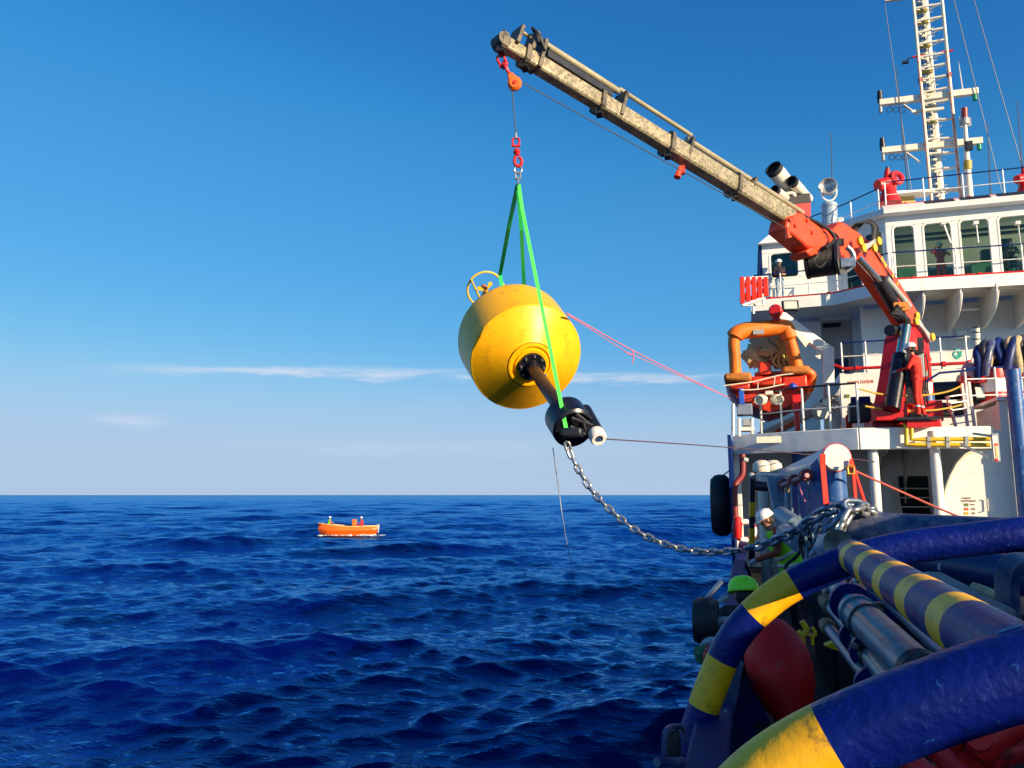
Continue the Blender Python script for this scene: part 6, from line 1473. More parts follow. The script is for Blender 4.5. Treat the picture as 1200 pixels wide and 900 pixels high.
# long white roller on blue posts with red strops
ro = thing('stern_roller', 'long white roller with a round end cap lying on a blue post', 'roller', PD(981, 536, 12.6))
ea, eb = PD(980.5, 536, 12.5), PD(921, 561, 17.2)
ax = (eb - ea).normalized()
mb = MB(); mb.lathe(ea, ax, [(0.001, 0.0), (0.215, 0.0), (0.232, 0.02), (0.232, 0.12), (0.222, 0.13), (0.222, (eb - ea).length), (0.001, (eb - ea).length)], 36); part(mb, 'cylinder', mat('worn white roller paint', (0.62, 0.64, 0.66), 0.4, var=0.15, dirt=(0.3, 0.3, 0.3), damt=0.2, dscale=5), ro)
mb = MB(); mb.lathe(ea - ax * 0.012, ax, [(0.001, 0), (0.205, 0), (0.21, 0.01), (0.001, 0.011)], 36); part(mb, 'end_cap', white, ro)
mb = MB(); mb.torus(ea + ax * 0.02, ax, 0.226, 0.012, 36, 6); part(mb, 'red_rim', red, ro)
pp = thing('blue_bollard_post', 'round blue post under the end cap of the white roller', 'post', V(ea.x, ea.y + 0.25, ZD))
mb = MB(); c = ea + ax * 0.32; mb.cyl(V(c.x, c.y, ZD), V(c.x, c.y, c.z - 0.18), 0.205, n=28); part(mb, 'post', blue, pp)
mb = MB(); mb.prism([V(c.x - 0.2, c.y, c.z - 0.55), V(c.x - 0.2, c.y, c.z + 0.05), V(c.x - 0.34, c.y + 0.1, c.z - 0.1), V(c.x - 0.34, c.y + 0.1, c.z - 0.55)], V(0, 0.04, 0)); part(mb, 'cheek_plate', blue, pp)
pl_ = thing('blue_screen', 'blue steel screen plate behind the thin pale rods', 'screen', PD(948, 600, 14.4))
mb = MB(); a, b = PD(926, 568, 15.8), PD(972, 552, 13.2); mb.prism([V(a.x, a.y, ZD), V(b.x, b.y, ZD), V(b.x, b.y, b.z), V(a.x, a.y, a.z)], V(0.05, 0.05, 0)); part(mb, 'plate', mat('navy screen paint', (0.014, 0.05, 0.27), 0.4, var=0.2, bump=0.1), pl_)
for x0, x1, yt in ((928, 929, 566), (936, 938, 564), (946, 949, 558)):
    mb = MB(); mb.cyl(PD(x1, 632, 12.6), PD(x0, yt, 13.4), 0.017, n=6); part(mb, 'rod', paleblue, pl_)
for x0, y0p, x1, y1p, r in ((903, 560, 916, 618, 0.075), (914, 560, 915, 618, 0.07)):
    mb = MB(); mb.beam(PD(x0, y0p, 14.6), PD(x1, y1p, 13.6), r * 2, r * 1.6); single(mb, 'brace_bar', paleblue, ('slanted' if x0 == 903 else 'upright') + ' pale blue brace bar right of the white helmet', 'brace', bevel=0.01)
mb = MB(); mb.cyl(PD(921, 606, 15.5), PD(919, 572, 15.7), 0.10, n=14); single(mb, 'white_post', whitep, 'short white post between the pale braces and the blue screen', 'post')
mb = MB(); mb.cyl(PD(889, 556, 14.4), PD(922, 557, 14.2), 0.035, n=10); mb.cyl(PD(889, 555, 14.4), PD(891, 562, 14.4), 0.06, n=10); single(mb, 'white_bar', whitep, 'short white bar beside the far end of the white roller', 'bar')
rl = thing('roller_bearings', 'dark red bearing blocks and shaft hanging under the white roller', 'bearing', PD(930, 566, 13.2))
for px, py, d, r in ((918, 567, 14.2, 0.09), (930, 563, 13.5, 0.10), (944, 557, 12.9, 0.10)):
    mb = MB(); mb.lathe(PD(px, py, d) - ax * 0.12, ax, [(0.001, 0), (r, 0), (r, 0.22), (0.001, 0.22)], 16); part(mb, 'bearing', mat('dark red paint', (0.2, 0.02, 0.02), 0.5), rl)
mb = MB(); mb.cyl(PD(916, 569, 14.0), PD(946, 557, 12.7), 0.04, n=10); part(mb, 'shaft', mat('dull pink paint', (0.42, 0.20, 0.22), 0.5), rl)
mb = MB(); mb.ball(PD(922, 574, 13.6), 0.05, 10); part(mb, 'grease_cap', hosetan, rl)
mb = MB(); mb.tube(spline([PD(936, 566, 12.8), PD(939, 577, 12.7), PD(944, 589, 12.6)], 4), 0.016, 6); part(mb, 'pink_tail', pinkrope, rl)
def strop(pts, w, lab, grp='red strops hanging from the white roller'):
    mb = MB(); 
    for a, b in zip(pts, pts[1:]): mb.beam(a, b, w, 0.02, up=CAMF)
    return single(mb, 'red_strop', redstrop, lab, 'strop', pts[0], grp)
strop([PD(964, 532, 12.2), PD(964, 545, 12.2), PD(968, 592, 11.6)], 0.085, 'wide red strop left of the blue post')
strop([PD(997, 541, 12.3), PD(1000, 556, 12.2), PD(1003, 590, 11.6)], 0.055, 'narrow red strop hanging nearest the right of the blue post')
strop([PD(997, 538, 12.4), PD(1003, 556, 12.3), PD(1013, 588, 11.6)], 0.05, 'slanted red strop, rightmost of the three')
strop([PD(969, 593, 9.2), PD(975, 592, 9.1)], 0.07, 'short red strop end lying among the chain links')
mb = MB(); c = PD(997, 551, 12.2); shackle(mb, c, UP, CAMR, 0.05, 0.018, 0.12); single(mb, 'brass_shackle', mat('yellow zinc shackle', (0.45, 0.28, 0.05), 0.35, metal=0.7), 'small brassy shackle where the two right strops meet', 'shackle')
rope([PD(1000, 551, 12.3), PD(1060, 578, 12.5), PD(1120, 604, 12.4), PD(1180, 626, 12.0)], 0.018, mat('red hanging rope', (0.5, 0.10, 0.08), 0.85), 'red_rope', 'thin red rope running from the brassy shackle down to the right')

# big blue roller tube lying across the deck
ba, bb = PD(992, 625, 7.0), PD(1260, 640, 6.0)
br = thing('blue_tow_pin_roller', 'big salt stained blue cylinder lying across the deck behind the hoops', 'cylinder', ba)
d = (bb - ba).normalized()
mb = MB(); mb.lathe(ba, d, [(0.001, 0.02), (0.17, 0.02), (0.185, 0.0), (0.195, 0.05), (0.2, 0.12), (0.2, (bb - ba).length), (0.001, (bb - ba).length)], 36); part(mb, 'barrel', dusty, br)
mb = MB(); c = PD(982, 615, 7.4); mb.cyl(V(ba.x + 0.3, ba.y + 0.3, ZD), V(ba.x + 0.3, ba.y + 0.3, ba.z), 0.13, n=16); part(mb, 'support', navy, br)
mb = MB(); c = V(bb.x - 0.8, bb.y + 0.2, ZD); mb.box(c + V(0, 0, 0.8), (0.3, 0.3, 1.6)); part(mb, 'support', navy, br)
# second blue tube and bracket further right
b2 = thing('lower_blue_tube', 'second blue tube below the big blue cylinder at the right edge', 'tube', PD(1100, 665, 5.2))
mb = MB(); mb.cyl(PD(1075, 655, 5.6), PD(1290, 690, 4.6), 0.13, n=24); part(mb, 'tube', mat('dark blue tube paint', (0.010, 0.03, 0.12), 0.35, var=0.3, bump=0.15), b2)
kb = thing('curved_stop', 'upright curved blue stop plate by the right edge', 'bracket', PD(1185, 720, 3.6))
pts = [PD(1183, 735, 3.5), PD(1181, 705, 3.5), PD(1180, 680, 3.52), PD(1184, 667, 3.55), PD(1196, 660, 3.6), PD(1215, 660, 3.7)]
mb = MB()
sp_ = spline(pts, 4)
mb.tube(sp_, 0.062, 4, up=CAMF, squash=0.45)
part(mb, 'plate', dusty, kb, bevel=0.008)
pk = pcap(1092, 676, 4.1, 1178, 722, 3.3, 0.10, mat('bleached timber', (0.24, 0.24, 0.23), 0.8, var=0.4, scale=8, bump=0.3), 'bleached_plank', 'bleached grey plank lying between the striped rail and the blue stop', 'plank')
mb = MB(); mb.cyl(PD(1101, 668, 4.0), PD(1101, 661, 4.0), 0.008, n=6); single(mb, 'bolt', steel, 'small upright bolt at the far end of the bleached plank', 'bolt')
mb = MB(); mb.tube(spline([PD(1140, 688, 4.5), PD(1158, 694, 4.4), PD(1178, 703, 4.2)], 4), 0.03, 8); single(mb, 'tan_hose', hosetan, 'short tan hose lying behind the bleached plank', 'hose')
# hydraulic pipe rack under the striped rail
pr = thing('pipe_rack', 'stack of grey hydraulic pipes in clamps under the striped rail', 'pipe rack', PD(1000, 740, 3.6))
def pipe(a, b, r, nm='pipe', m=tealgrey, r2=None): mb = MB(); mb.tube([a, b], [r, r2 or r], 18); return part(mb, nm, m, pr)
A1, A2, A3 = PD(972, 676, 4.4), PD(1004, 717, 3.75), PD(1082, 792, 2.85)
pipe(A1, A2, 0.052); pipe(A2, A3, 0.082, 'cylinder_sleeve'); 
mb = MB(); dA = (A3 - A2).normalized(); mb.lathe(A2, dA, [(0.05, -0.01), (0.088, 0.0), (0.092, 0.05), (0.083, 0.06)], 24); part(mb, 'gland_nut', tealgrey, pr)
mb = MB(); c = A2.lerp(A3, 0.22); mb.torus(c, dA, 0.083, 0.008, 24, 6); part(mb, 'band', blackp, pr)
mb = MB(); mb.lathe(A3, dA, [(0.001, 0.0), (0.083, 0), (0.09, -0.04), (0.083, -0.045)], 24); part(mb, 'end_cap', blackp, pr)
B1, B2, B3 = PD(968, 704, 4.35), PD(1018, 764, 3.55), PD(1062, 818, 2.95)
pipe(B1, B2, 0.032); pipe(B2, B3, 0.055, 'cylinder_sleeve')
dB = (B3 - B2).normalized()
mb = MB(); mb.lathe(B1, (B2 - B1), [(0.045, 0), (0.045, 0.12), (0.033, 0.13)], 16); part(mb, 'union', mat('rusted union', (0.14, 0.10, 0.04), 0.6), pr)
mb = MB(); mb.torus(B2 + dB * 0.1, dB, 0.056, 0.007, 20, 6); part(mb, 'band', blackp, pr)
C1, C3 = PD(968, 732, 4.3), PD(1040, 824, 3.1)
pipe(C1, C3, 0.030); 
mb = MB(); mb.lathe(C1, (C3 - C1), [(0.042, 0), (0.042, 0.10), (0.03, 0.11)], 16); part(mb, 'union', mat('rusted union', (0.14, 0.10, 0.04), 0.6), pr)
E1, E3 = PD(1010, 676, 4.2), PD(1108, 768, 2.95)
mb = MB(); mb.beam(E1, E3, 0.055, 0.03); part(mb, 'side_bar', paleblue, pr, bevel=0.006)
for c, r, ax_ in ((A1.lerp(A2, 0.75), 0.10, dA), (B1.lerp(B2, 0.72), 0.075, dB), (C1.lerp(C3, 0.80), 0.075, dB), (B2.lerp(B3, -0.02), 0.085, dB)):
    mb = MB(); mb.lathe(c, ax_, [(0.03, 0), (r, 0), (r, 0.03), (0.03, 0.03)], 22); part(mb, 'clamp_plate', navy, pr)
for a, b in (((1002, 680, 4.2), (1004, 706, 4.0)), ((1014, 716, 3.7), (1019, 756, 3.5)), ((1024, 766, 3.4), (1026, 806, 3.2))):
    mb = MB(); mb.cyl(PD(*a), PD(*b), 0.010, n=6); mb.cyl(PD(*a), PD(a[0] + 0.5, a[1] + 3, a[2]), 0.02, n=6); mb.cyl(PD(b[0], b[1] - 3, b[2]), PD(*b), 0.02, n=6); part(mb, 'clamp_bolt', steel, pr)
for py, d in ((708, 3.9), (757, 3.5)):
    mb = MB(); mb.beam(PD(1000, py, d), PD(1040 if py == 708 else 1035, py + 2, d), 0.08, 0.03); part(mb, 'clamp_bar', blackp, pr, bevel=0.006)
mb = MB(); c = PD(1005, 760, 3.9); mb.box(V(c.x + 0.1, c.y, (ZD + c.z) / 2), (0.12, 0.25, c.z - ZD)); part(mb, 'support_post', blackp, pr)
mb = MB(); c = PD(1080, 760, 3.0); mb.box(V(c.x + 0.12, c.y, (ZD + c.z) / 2 - 0.1), (0.16, 0.9, c.z - ZD - 0.2)); part(mb, 'support_web', blackp, pr)
# ends of cylinders near the worker
for px, py, d, r, L_ in ((926, 612, 11.2, 0.14, 1.2), (930, 632, 10.2, 0.13, 0.9)):
    a = PD(px - 10, py - 8, d + L_); b = PD(px + 8, py + 5, d); mb = MB(); mb.tube([a, b], r, 18); single(mb, 'steel_bollard_tube', paleblue, ('upper' if py == 612 else 'lower') + ' pale blue tube end behind the worker in the vest', 'tube')
mb = MB(); c = PD(971, 644, 5.8); mb.lathe(c, V(0.3, -1, 0.25), [(0.001, 0), (0.10, 0), (0.115, 0.03), (0.115, 0.2)], 22); single(mb, 'pipe_end', paleblue, 'pale blue pipe end just behind the far blue hoop', 'pipe')
rr = random.Random(3)
nst = thing('rope_tangle', 'dark tangle of hoses and wires behind the hanging chains', 'hoses', PD(958, 640, 8.0))
mb = MB()
for i in range(16):
    x, y = rr.uniform(938, 985), rr.uniform(606, 640)
    mb.tube(spline([PD(x, y, 7.9 + rr.uniform(-0.2, 0.3)), PD(x + rr.uniform(-14, 14), y + 18, 7.8), PD(x + rr.uniform(-22, 22), y + 36, 7.8), PD(x + rr.uniform(-22, 22), y + 60, 7.7)], 5), rr.uniform(0.012, 0.028), 6)
part(mb, 'tangle', blackp, nst, kind='stuff')
for i, pts in enumerate(([(957, 602), (951, 622), (958, 646), (966, 662)], [(938, 615), (946, 640), (942, 668)])):
    mb = MB(); mb.tube(spline([PD(x, y, 7.5) for x, y in pts], 5), 0.016, 6); part(mb, 'grey_hose', paleblue, nst)
mb = MB(); mb.box(V(1.15, 9.6, ZD + 0.5), (0.9, 2.6, 1.0)); single(mb, 'winch_bed', blackp, 'dark winch bed filling the deck behind the chain heap', 'winch bed', bevel=0.04)
mb = MB(); mb.box(V(2.5, 6.6, ZD + 0.62), (2.4, 1.6, 1.24)); single(mb, 'tow_winch_housing', blackp, 'dark steel housing below the big blue cylinder', 'housing', bevel=0.05)

# red float, red shackles, loose yellow gear
fl_ = thing('red_float', 'large red pear shaped float hanging inside the bulwark below the lime helmet', 'float', PD(905, 780, 4.5))
fa_ = PD(898, 727, 4.8); fb_ = PD(936, 868, 4.3); d = (fb_ - fa_).normalized(); Lf = (fb_ - fa_).length
mb = MB(); mb.lathe(fa_, d, [(0.001, 0), (0.07, 0.01), (0.12, 0.05), (0.165, 0.13), (0.188, 0.22), (0.195, 0.31), (0.18, 0.42), (0.14, 0.52), (0.09, 0.60), (0.065, 0.66), (0.06, Lf), (0.001, Lf)], 32); part(mb, 'float_body', redfloat, fl_)
mb = MB(); mb.tube(spline([fb_, fb_ + V(0.04, -0.05, -0.1), fb_ + V(0.02, 0.1, -0.3)], 4), 0.02, 6); part(mb, 'rope_eye', greyrope, fl_)
def bow_shackle(c, ax0, sd, R, r, lab):
    t = thing('red_shackle', lab, 'shackle', c); ax0 = Vector(ax0).normalized(); sd = (sd - ax0 * sd.dot(ax0)).normalized()
    pts = [c + sd * R * math.cos(a) * (1.0 if math.sin(a) > -0.2 else 0.86) + ax0 * R * (math.sin(a) * (1.1 if math.sin(a) > 0 else 1.45)) for a in np.linspace(rad(-58), rad(238), 22)]
    mb = MB(); mb.tube(pts, [r * (1.25 if i in (0, 1, 20, 21) else 1.0) for i in range(22)], 14); part(mb, 'bow', red, t)
    q = (pts[0] + pts[-1]) / 2; w = (pts[0] - pts[-1]).length / 2
    mb = MB(); mb.cyl(q - sd * (w + r * 1.6), q + sd * (w + r * 1.6), r * 0.8, n=12); part(mb, 'pin', red, t)
    mb = MB(); mb.lathe(q + sd * (w + r * 1.3), sd, [(0.001, 0), (r * 1.5, 0), (r * 1.5, r * 1.1), (0.001, r * 1.1)], 6); part(mb, 'pin_nut', red, t)
bow_shackle(PD(1092, 893, 2.25), (-0.75, 0.1, 0.55), CAMR * 0.4 + CAMF * 0.9 + CAMU * 0.2, 0.085, 0.034, 'leftmost red shackle in the corner under the near blue hoop')
bow_shackle(PD(1140, 874, 2.4), (0.2, -0.2, 1), CAMR + CAMF * 0.3, 0.095, 0.040, 'middle red shackle in the corner under the near blue hoop')
bow_shackle(PD(1194, 862, 2.3), (0.9, 0.1, 0.45), CAMU * -0.8 + CAMF * 0.6, 0.10, 0.042, 'rightmost red shackle at the bottom right corner')
mb = MB(); mb.box(PD(1150, 950, 2.4), (0.9, 0.6, 0.08)); single(mb, 'steel_grating', blackp, 'dark shelf under the red shackles', 'shelf')
for (px, py, d, s, lab) in ((940, 738, 5.5, 0.06, 'small yellow hook hanging left of the pipe rack'), (952, 742, 5.5, 0.04, 'smaller yellow hook right beside the other yellow hook'), (975, 757, 5.0, 0.08, 'yellow scrap of sheet beside the pipe clamps')):
    mb = MB(); c = PD(px, py, d)
    if s > 0.07: mb.prism([PD(966, 757, d), PD(985, 750, d), PD(983, 763, d)], V(0.0, 0.05, 0.01))
    else: mb.tube(spline([c + UP * s, c + V(s * 0.5, 0, 0), c - UP * s * 0.6, c + V(-s * 0.5, 0, -s * 0.2)], 4), s * 0.35, 8); mb.cyl(c - UP * s * 0.5, c - UP * s * 2.0, s * 0.3, n=8)
    single(mb, 'yellow_hook' if s < 0.07 else 'yellow_sheet', yellowp, lab, 'hook' if s < 0.07 else 'sheet')
mb = MB(); mb.tube(spline([PD(850, 832, 3.7), PD(853, 855, 3.6), PD(848, 880, 3.5)], 4), 0.008, 5); mb.tube(spline([PD(856, 838, 3.7), PD(852, 862, 3.6), PD(849, 882, 3.5)], 4), 0.006, 5); single(mb, 'cord_loop', greyrope, 'pale cord hanging inside the bulwark below the far hoop', 'cord')
mb = MB(); mb.lump(PD(890, 880, 3.4), 0.035, 12, (1.3, 0.8, 0.9), 0.4, 4, 8); single(mb, 'red_tag', red, 'small bright red tag low between the bulwark and the near hoop', 'tag')
# ------------------------------------------------------------------ people
STAND = dict(pelvis=(0, 0, 0.93), waist=(0, 0, 1.05), chest=(0, 0, 1.28), neck=(0, 0.0, 1.46), head=(0, 0.02, 1.60),
             l_sh=(-0.19, 0, 1.40), r_sh=(0.19, 0, 1.40), l_el=(-0.25, -0.02, 1.12), r_el=(0.25, -0.02, 1.12), l_wr=(-0.25, 0.06, 0.87), r_wr=(0.25, 0.06, 0.87),
             l_hip=(-0.10, 0, 0.90), r_hip=(0.10, 0, 0.90), l_kn=(-0.11, 0.02, 0.49), r_kn=(0.11, 0.02, 0.49), l_an=(-0.11, -0.02, 0.09), r_an=(0.11, -0.02, 0.09), l_to=(-0.12, 0.15, 0.04), r_to=(0.12, 0.15, 0.04))
def person(label, loc, heading, pose, clothes, scale=1.0, voxel=0.016, group=None, look=(0, 1, 0), helmet=helmetw, extras=()):
    J = {k: Vector(v) for k, v in STAND.items()}
    for k, v in pose.items(): J[k] = Vector(v)
    t = thing('person', label, 'person', loc, group)
    t.rotation_euler = (0, 0, heading); t.scale = (scale,) * 3
    segs = []          # (a, b, ra, rb, region)
    def sg_(a, b, ra, rb, reg): segs.append((J[a] if isinstance(a, str) else Vector(a), J[b] if isinstance(b, str) else Vector(b), ra, rb, reg))
    sg_('pelvis', 'waist', 0.135, 0.125, 'legs'); sg_('waist', 'chest', 0.13, 0.15, 'torso'); sg_('chest', J['neck'].lerp(J['chest'], 0.35), 0.15, 0.10, 'torso')
    sg_('l_sh', 'r_sh', 0.075, 0.075, 'torso'); sg_(J['chest'] - (J['r_sh'] - J['l_sh']) * 0.25, J['chest'] + (J['r_sh'] - J['l_sh']) * 0.25, 0.12, 0.12, 'torso')
    sg_('l_hip', 'r_hip', 0.10, 0.10, 'legs')
    sg_('neck', 'head', 0.055, 0.055, 'skin')
    for s in 'lr':
        sg_(s + '_sh', s + '_el', 0.062, 0.048, 'sleeve'); sg_(s + '_el', s + '_wr', 0.046, 0.034, 'fore')
        sg_(s + '_hip', s + '_kn', 0.088, 0.06, 'legs'); sg_(s + '_kn', s + '_an', 0.062, 0.045, 'legs'); sg_(s + '_an', s + '_to', 0.05, 0.042, 'boots'); 
        heel = J[s + '_an'] - (J[s + '_to'] - J[s + '_an']).normalized() * 0.05; sg_(s + '_an', V(heel.x, heel.y, J[s + '_to'].z), 0.045, 0.045, 'boots')
        # hand: palm, four fingers of different lengths, thumb from the side of the palm
        w = J[s + '_wr']; d = (w - J[s + '_el']).normalized(); side = d.cross(V(0, 1, 0.2)).normalized(); nrm = side.cross(d).normalized()
        if s == 'l': side = -side
        p1 = w + d * 0.085
        sg_(w, p1, 0.030, 0.030, 'hand')
        for off, ln, cu in ((-0.030, 0.062, 0.55), (-0.010, 0.075, 0.5), (0.011, 0.070, 0.5), (0.030, 0.055, 0.6)):
            b0_ = w + d * 0.075 + side * off; b1 = b0_ + (d - nrm * 0.25).normalized() * ln * 0.55; b2 = b1 + (d * (1 - cu) - nrm * cu).normalized() * ln * 0.55
            sg_(b0_, b1, 0.0125, 0.011, 'hand'); sg_(b1, b2, 0.011, 0.009, 'hand')
        tb0 = w + d * 0.025 - side * 0.028; tb1 = tb0 + (d * 0.6 - side * 0.7 - nrm * 0.3).normalized() * 0.04; tb2 = tb1 + (d * 0.85 - side * 0.2 - nrm * 0.4).normalized() * 0.032
        sg_(tb0, tb1, 0.015, 0.0125, 'hand'); sg_(tb1, tb2, 0.0125, 0.010, 'hand')
    mb = MB()
    for a, b, ra, rb, reg in segs:
        n = 12 if reg != 'hand' else 8
        if (b - a).length < 1e-4: b = a + V(0, 0, 0.001)
        d = (b - a).normalized()
        mb.tube([a - d * ra * 0.8, a - d * ra * 0.4, a, b, b + d * rb * 0.4, b + d * rb * 0.8], [ra * 0.55, ra * 0.9, ra, rb, rb * 0.9, rb * 0.55], n)
    # head with face: skull, jaw, nose, ears, brow
    look = Vector(look).normalized(); hc = J['head'] + V(0, 0, 0.03); hx_ = look.cross(UP).normalized(); hu = hx_.cross(look).normalized()
    HM = Matrix((hx_, look, hu)).transposed()
    hp_ = lambda x, y, z: hc + HM @ Vector((x, y, z))
    mb.ball(hp_(0, -0.005, 0.02), 0.098, 16, (0.80, 1.0, 1.02), HM); mb.ball(hp_(0, 0.022, -0.05), 0.07, 14, (0.82, 0.95, 1.05), HM)
    mb.ball(hp_(0, 0.093, -0.012), 0.016, 8, (0.8, 1.3, 1.5), HM); mb.ball(hp_(0, 0.082, -0.058), 0.022, 8, (1.2, 0.6, 0.5), HM); mb.ball(hp_(0, 0.07, -0.095), 0.028, 8, (1, 1, 0.8), HM)
    for sx in (-1, 1): mb.ball(hp_(sx * 0.082, -0.01, -0.01), 0.024, 8, (0.45, 0.8, 1.3), HM); mb.ball(hp_(sx * 0.033, 0.083, 0.022), 0.02, 8, (1.2, 0.6, 0.6), HM)
    me = bpy.data.meshes.new('body_tmp'); me.from_pydata(mb.v, [], mb.f)
    bm = bmesh.new(); bm.from_mesh(me); bmesh.ops.recalc_face_normals(bm, faces=bm.faces); bm.to_mesh(me); bm.free()
    tmp = bpy.data.objects.new('body_tmp', me); COL.objects.link(tmp)
    rm = tmp.modifiers.new('r', 'REMESH'); rm.mode = 'VOXEL'; rm.voxel_size = voxel; rm.use_smooth_shade = True
    sm = tmp.modifiers.new('s', 'SMOOTH'); sm.factor = 0.5; sm.iterations = 3 if voxel > 0.012 else 4
    dg = bpy.context.evaluated_depsgraph_get(); dg.update()
    bme = bpy.data.meshes.new_from_object(tmp.evaluated_get(dg)); bme.name = 'body'
    bpy.data.objects.remove(tmp)
    regs = ['skin', 'torso', 'sleeve', 'fore', 'legs', 'hand', 'boots']
    bme.materials.clear()
    for r in regs: bme.materials.append(clothes.get(r, skin))
    A = np.array([s_[0] for s_ in segs]); Bv = np.array([s_[1] for s_ in segs]); RR = np.array([(s_[2] + s_[3]) / 2 for s_ in segs]); RI = np.array([regs.index(s_[4]) for s_ in segs])
    n = len(bme.polygons); cen = np.zeros(n * 3); bme.polygons.foreach_get('center', cen); cen = cen.reshape(-1, 3)
    AB_ = Bv - A; dn = np.maximum((AB_ ** 2).sum(1), 1e-9)
    best = np.full(n, 1e9); idx = np.zeros(n, int)
    for k in range(len(segs)):
        tt = np.clip(((cen - A[k]) @ AB_[k]) / dn[k], 0, 1); dist = np.linalg.norm(cen - (A[k] + tt[:, None] * AB_[k]), axis=1) - RR[k]
        m_ = dist < best; best[m_] = dist[m_]; idx[m_] = RI[k]
    hd_d = np.linalg.norm(cen - np.array(hc), axis=1) < 0.15; idx[hd_d] = 0
    bme.polygons.foreach_set('material_index', idx.astype(np.int32)); bme.polygons.foreach_set('use_smooth', np.ones(n, bool))
    body = bpy.data.objects.new('body', bme); COL.objects.link(body); body.parent = t; ORG[body.name] = Vector()
    ORG[t.name] = Vector()
    def local(mb, name, m, **kw): return part(mb, name, m, t, **kw)
    for sx in (-1, 1):
        mb = MB(); mb.ball(hp_(sx * 0.034, 0.089, 0.008), 0.011, 8); local(mb, 'eye', mat('dark eye', (0.03, 0.02, 0.02), 0.2))
    mb = MB(); mb.ball(hp_(0, 0.088, -0.055), 0.015, 8, (1.5, 0.5, 0.35), HM); local(mb, 'mouth', mat('lip skin', (0.30, 0.08, 0.06), 0.5))
    if helmet is not None:
        mb = MB(); k = 20; vs = []
        prof = [(0.128, -0.005), (0.132, 0.0), (0.128, 0.02), (0.122, 0.055), (0.10, 0.095), (0.065, 0.120), (0.025, 0.130), (0.001, 0.131)]
        mb.lathe(hp_(0, -0.005, 0.035), hu, prof, 24, u=hx_)
        pk_ = [hp_(math.cos(a) * 0.128, math.sin(a) * 0.125 + 0.0, 0.035) for a in np.linspace(0.35, math.pi - 0.35, 9)] + [hp_(math.cos(a) * 0.10, 0.06 + math.sin(a) * 0.125, 0.028) for a in np.linspace(math.pi - 0.5, 0.5, 9)]
        mb.prism(pk_, hu * 0.008); mb.beam(hp_(0, -0.11, 0.09), hp_(0, 0.08, 0.13), 0.03, 0.08, up=hu)
        local(mb, 'helmet', helmet, smooth=50)
        mb = MB(); mb.ball(hp_(0, -0.03, -0.012), 0.088, 14, (0.90, 0.95, 0.95), HM); local(mb, 'hair', mat('dark hair', (0.015, 0.012, 0.01), 0.7))
    else:
        mb = MB(); mb.ball(hp_(0, -0.02, 0.045), 0.105, 16, (0.86, 1.0, 0.9), HM); local(mb, 'hair', mat('dark hair', (0.015, 0.012, 0.01), 0.7))
    t['_x'] = 0; del t['_x']
    return t, J, hp_, local
def facing(dx, dy): return math.atan2(-dx, dy)   # heading so that local +Y points to (dx, dy)
CAMB = (-CAMF.x, -CAMF.y); CAMRX = (CAMR.x, CAMR.y)
redset = dict(torso=redsuit, sleeve=redsuit, fore=redsuit, legs=redsuit, boots=boots, hand=glove)
# worker in the vest: faces left (port), leaning over the bulwark, left hand low
dirL = Vector((-CAMR.x, -CAMR.y)) * 0.92 + Vector((CAMF.x, CAMF.y)) * 0.2
wl_ = PD(931, 700, 11.3); 
wpose = dict(waist=(0, 0.03, 1.07), chest=(0, 0.13, 1.27), neck=(0, 0.24, 1.42), head=(0, 0.33, 1.535), l_sh=(-0.18, 0.2, 1.38), r_sh=(0.18, 0.2, 1.36),
             l_el=(-0.27, 0.24, 1.12), l_wr=(-0.20, 0.50, 1.02), r_el=(0.24, 0.18, 1.10), r_wr=(0.20, 0.42, 0.99))
hw = facing(dirL.x, dirL.y)
t, J, hp_, local = person('worker in a white helmet and lime vest standing by the bulwark', V(wl_.x - 0.0, wl_.y, ZD), hw, wpose, dict(torso=browncloth, sleeve=browncloth, fore=browncloth, legs=blackcloth, boots=boots, hand=glove), 1.04, 0.0105, look=(0, 0.86, -0.5))
def shell(pts, rs, name, m, local, n=18, sq=0.78, side=V(1, 0, 0)):
    mb = MB(); sp2 = spline(pts, 4)
    rr2 = np.interp(np.linspace(0, len(rs) - 1, len(sp2)), range(len(rs)), rs); base = len(mb.v)
    for i, p in enumerate(sp2):
        tt = (sp2[min(i + 1, len(sp2) - 1)] - sp2[max(i - 1, 0)]).normalized(); fwd_ = side.cross(tt).normalized()
        for j in range(n):
            a = 2 * math.pi * j / n; mb.v.append(p + side * math.cos(a) * rr2[i] * 1.18 + fwd_ * math.sin(a) * rr2[i] * sq * (1 + 0.05 * math.sin(3 * a + i)))
    for i in range(len(sp2) - 1):
        for j in range(n): j2 = (j + 1) % n; mb.f.append([i * n + j, i * n + j2, (i + 1) * n + j2, (i + 1) * n + j]); mb.mi.append(0)
    o = local(mb, name, m, smooth=60); so = o.modifiers.new('cloth', 'SOLIDIFY'); so.thickness = 0.008; so.offset = 1
    return o, sp2, rr2
c_ = [J['pelvis'] + V(0, 0.0, -0.12), J['pelvis'] + V(0, 0.01, 0.02), J['waist'] + V(0, 0.01, 0), J['chest'] + V(0, 0.0, -0.05), J['chest'] + V(0, 0.01, 0.06), J['neck'] + V(0, -0.02, -0.05), J['neck'] + V(0, 0, 0.0)]
vest, sp2, rr2 = shell(c_, [0.185, 0.18, 0.175, 0.185, 0.185, 0.13, 0.085], 'vest', lime, local, sq=0.98)
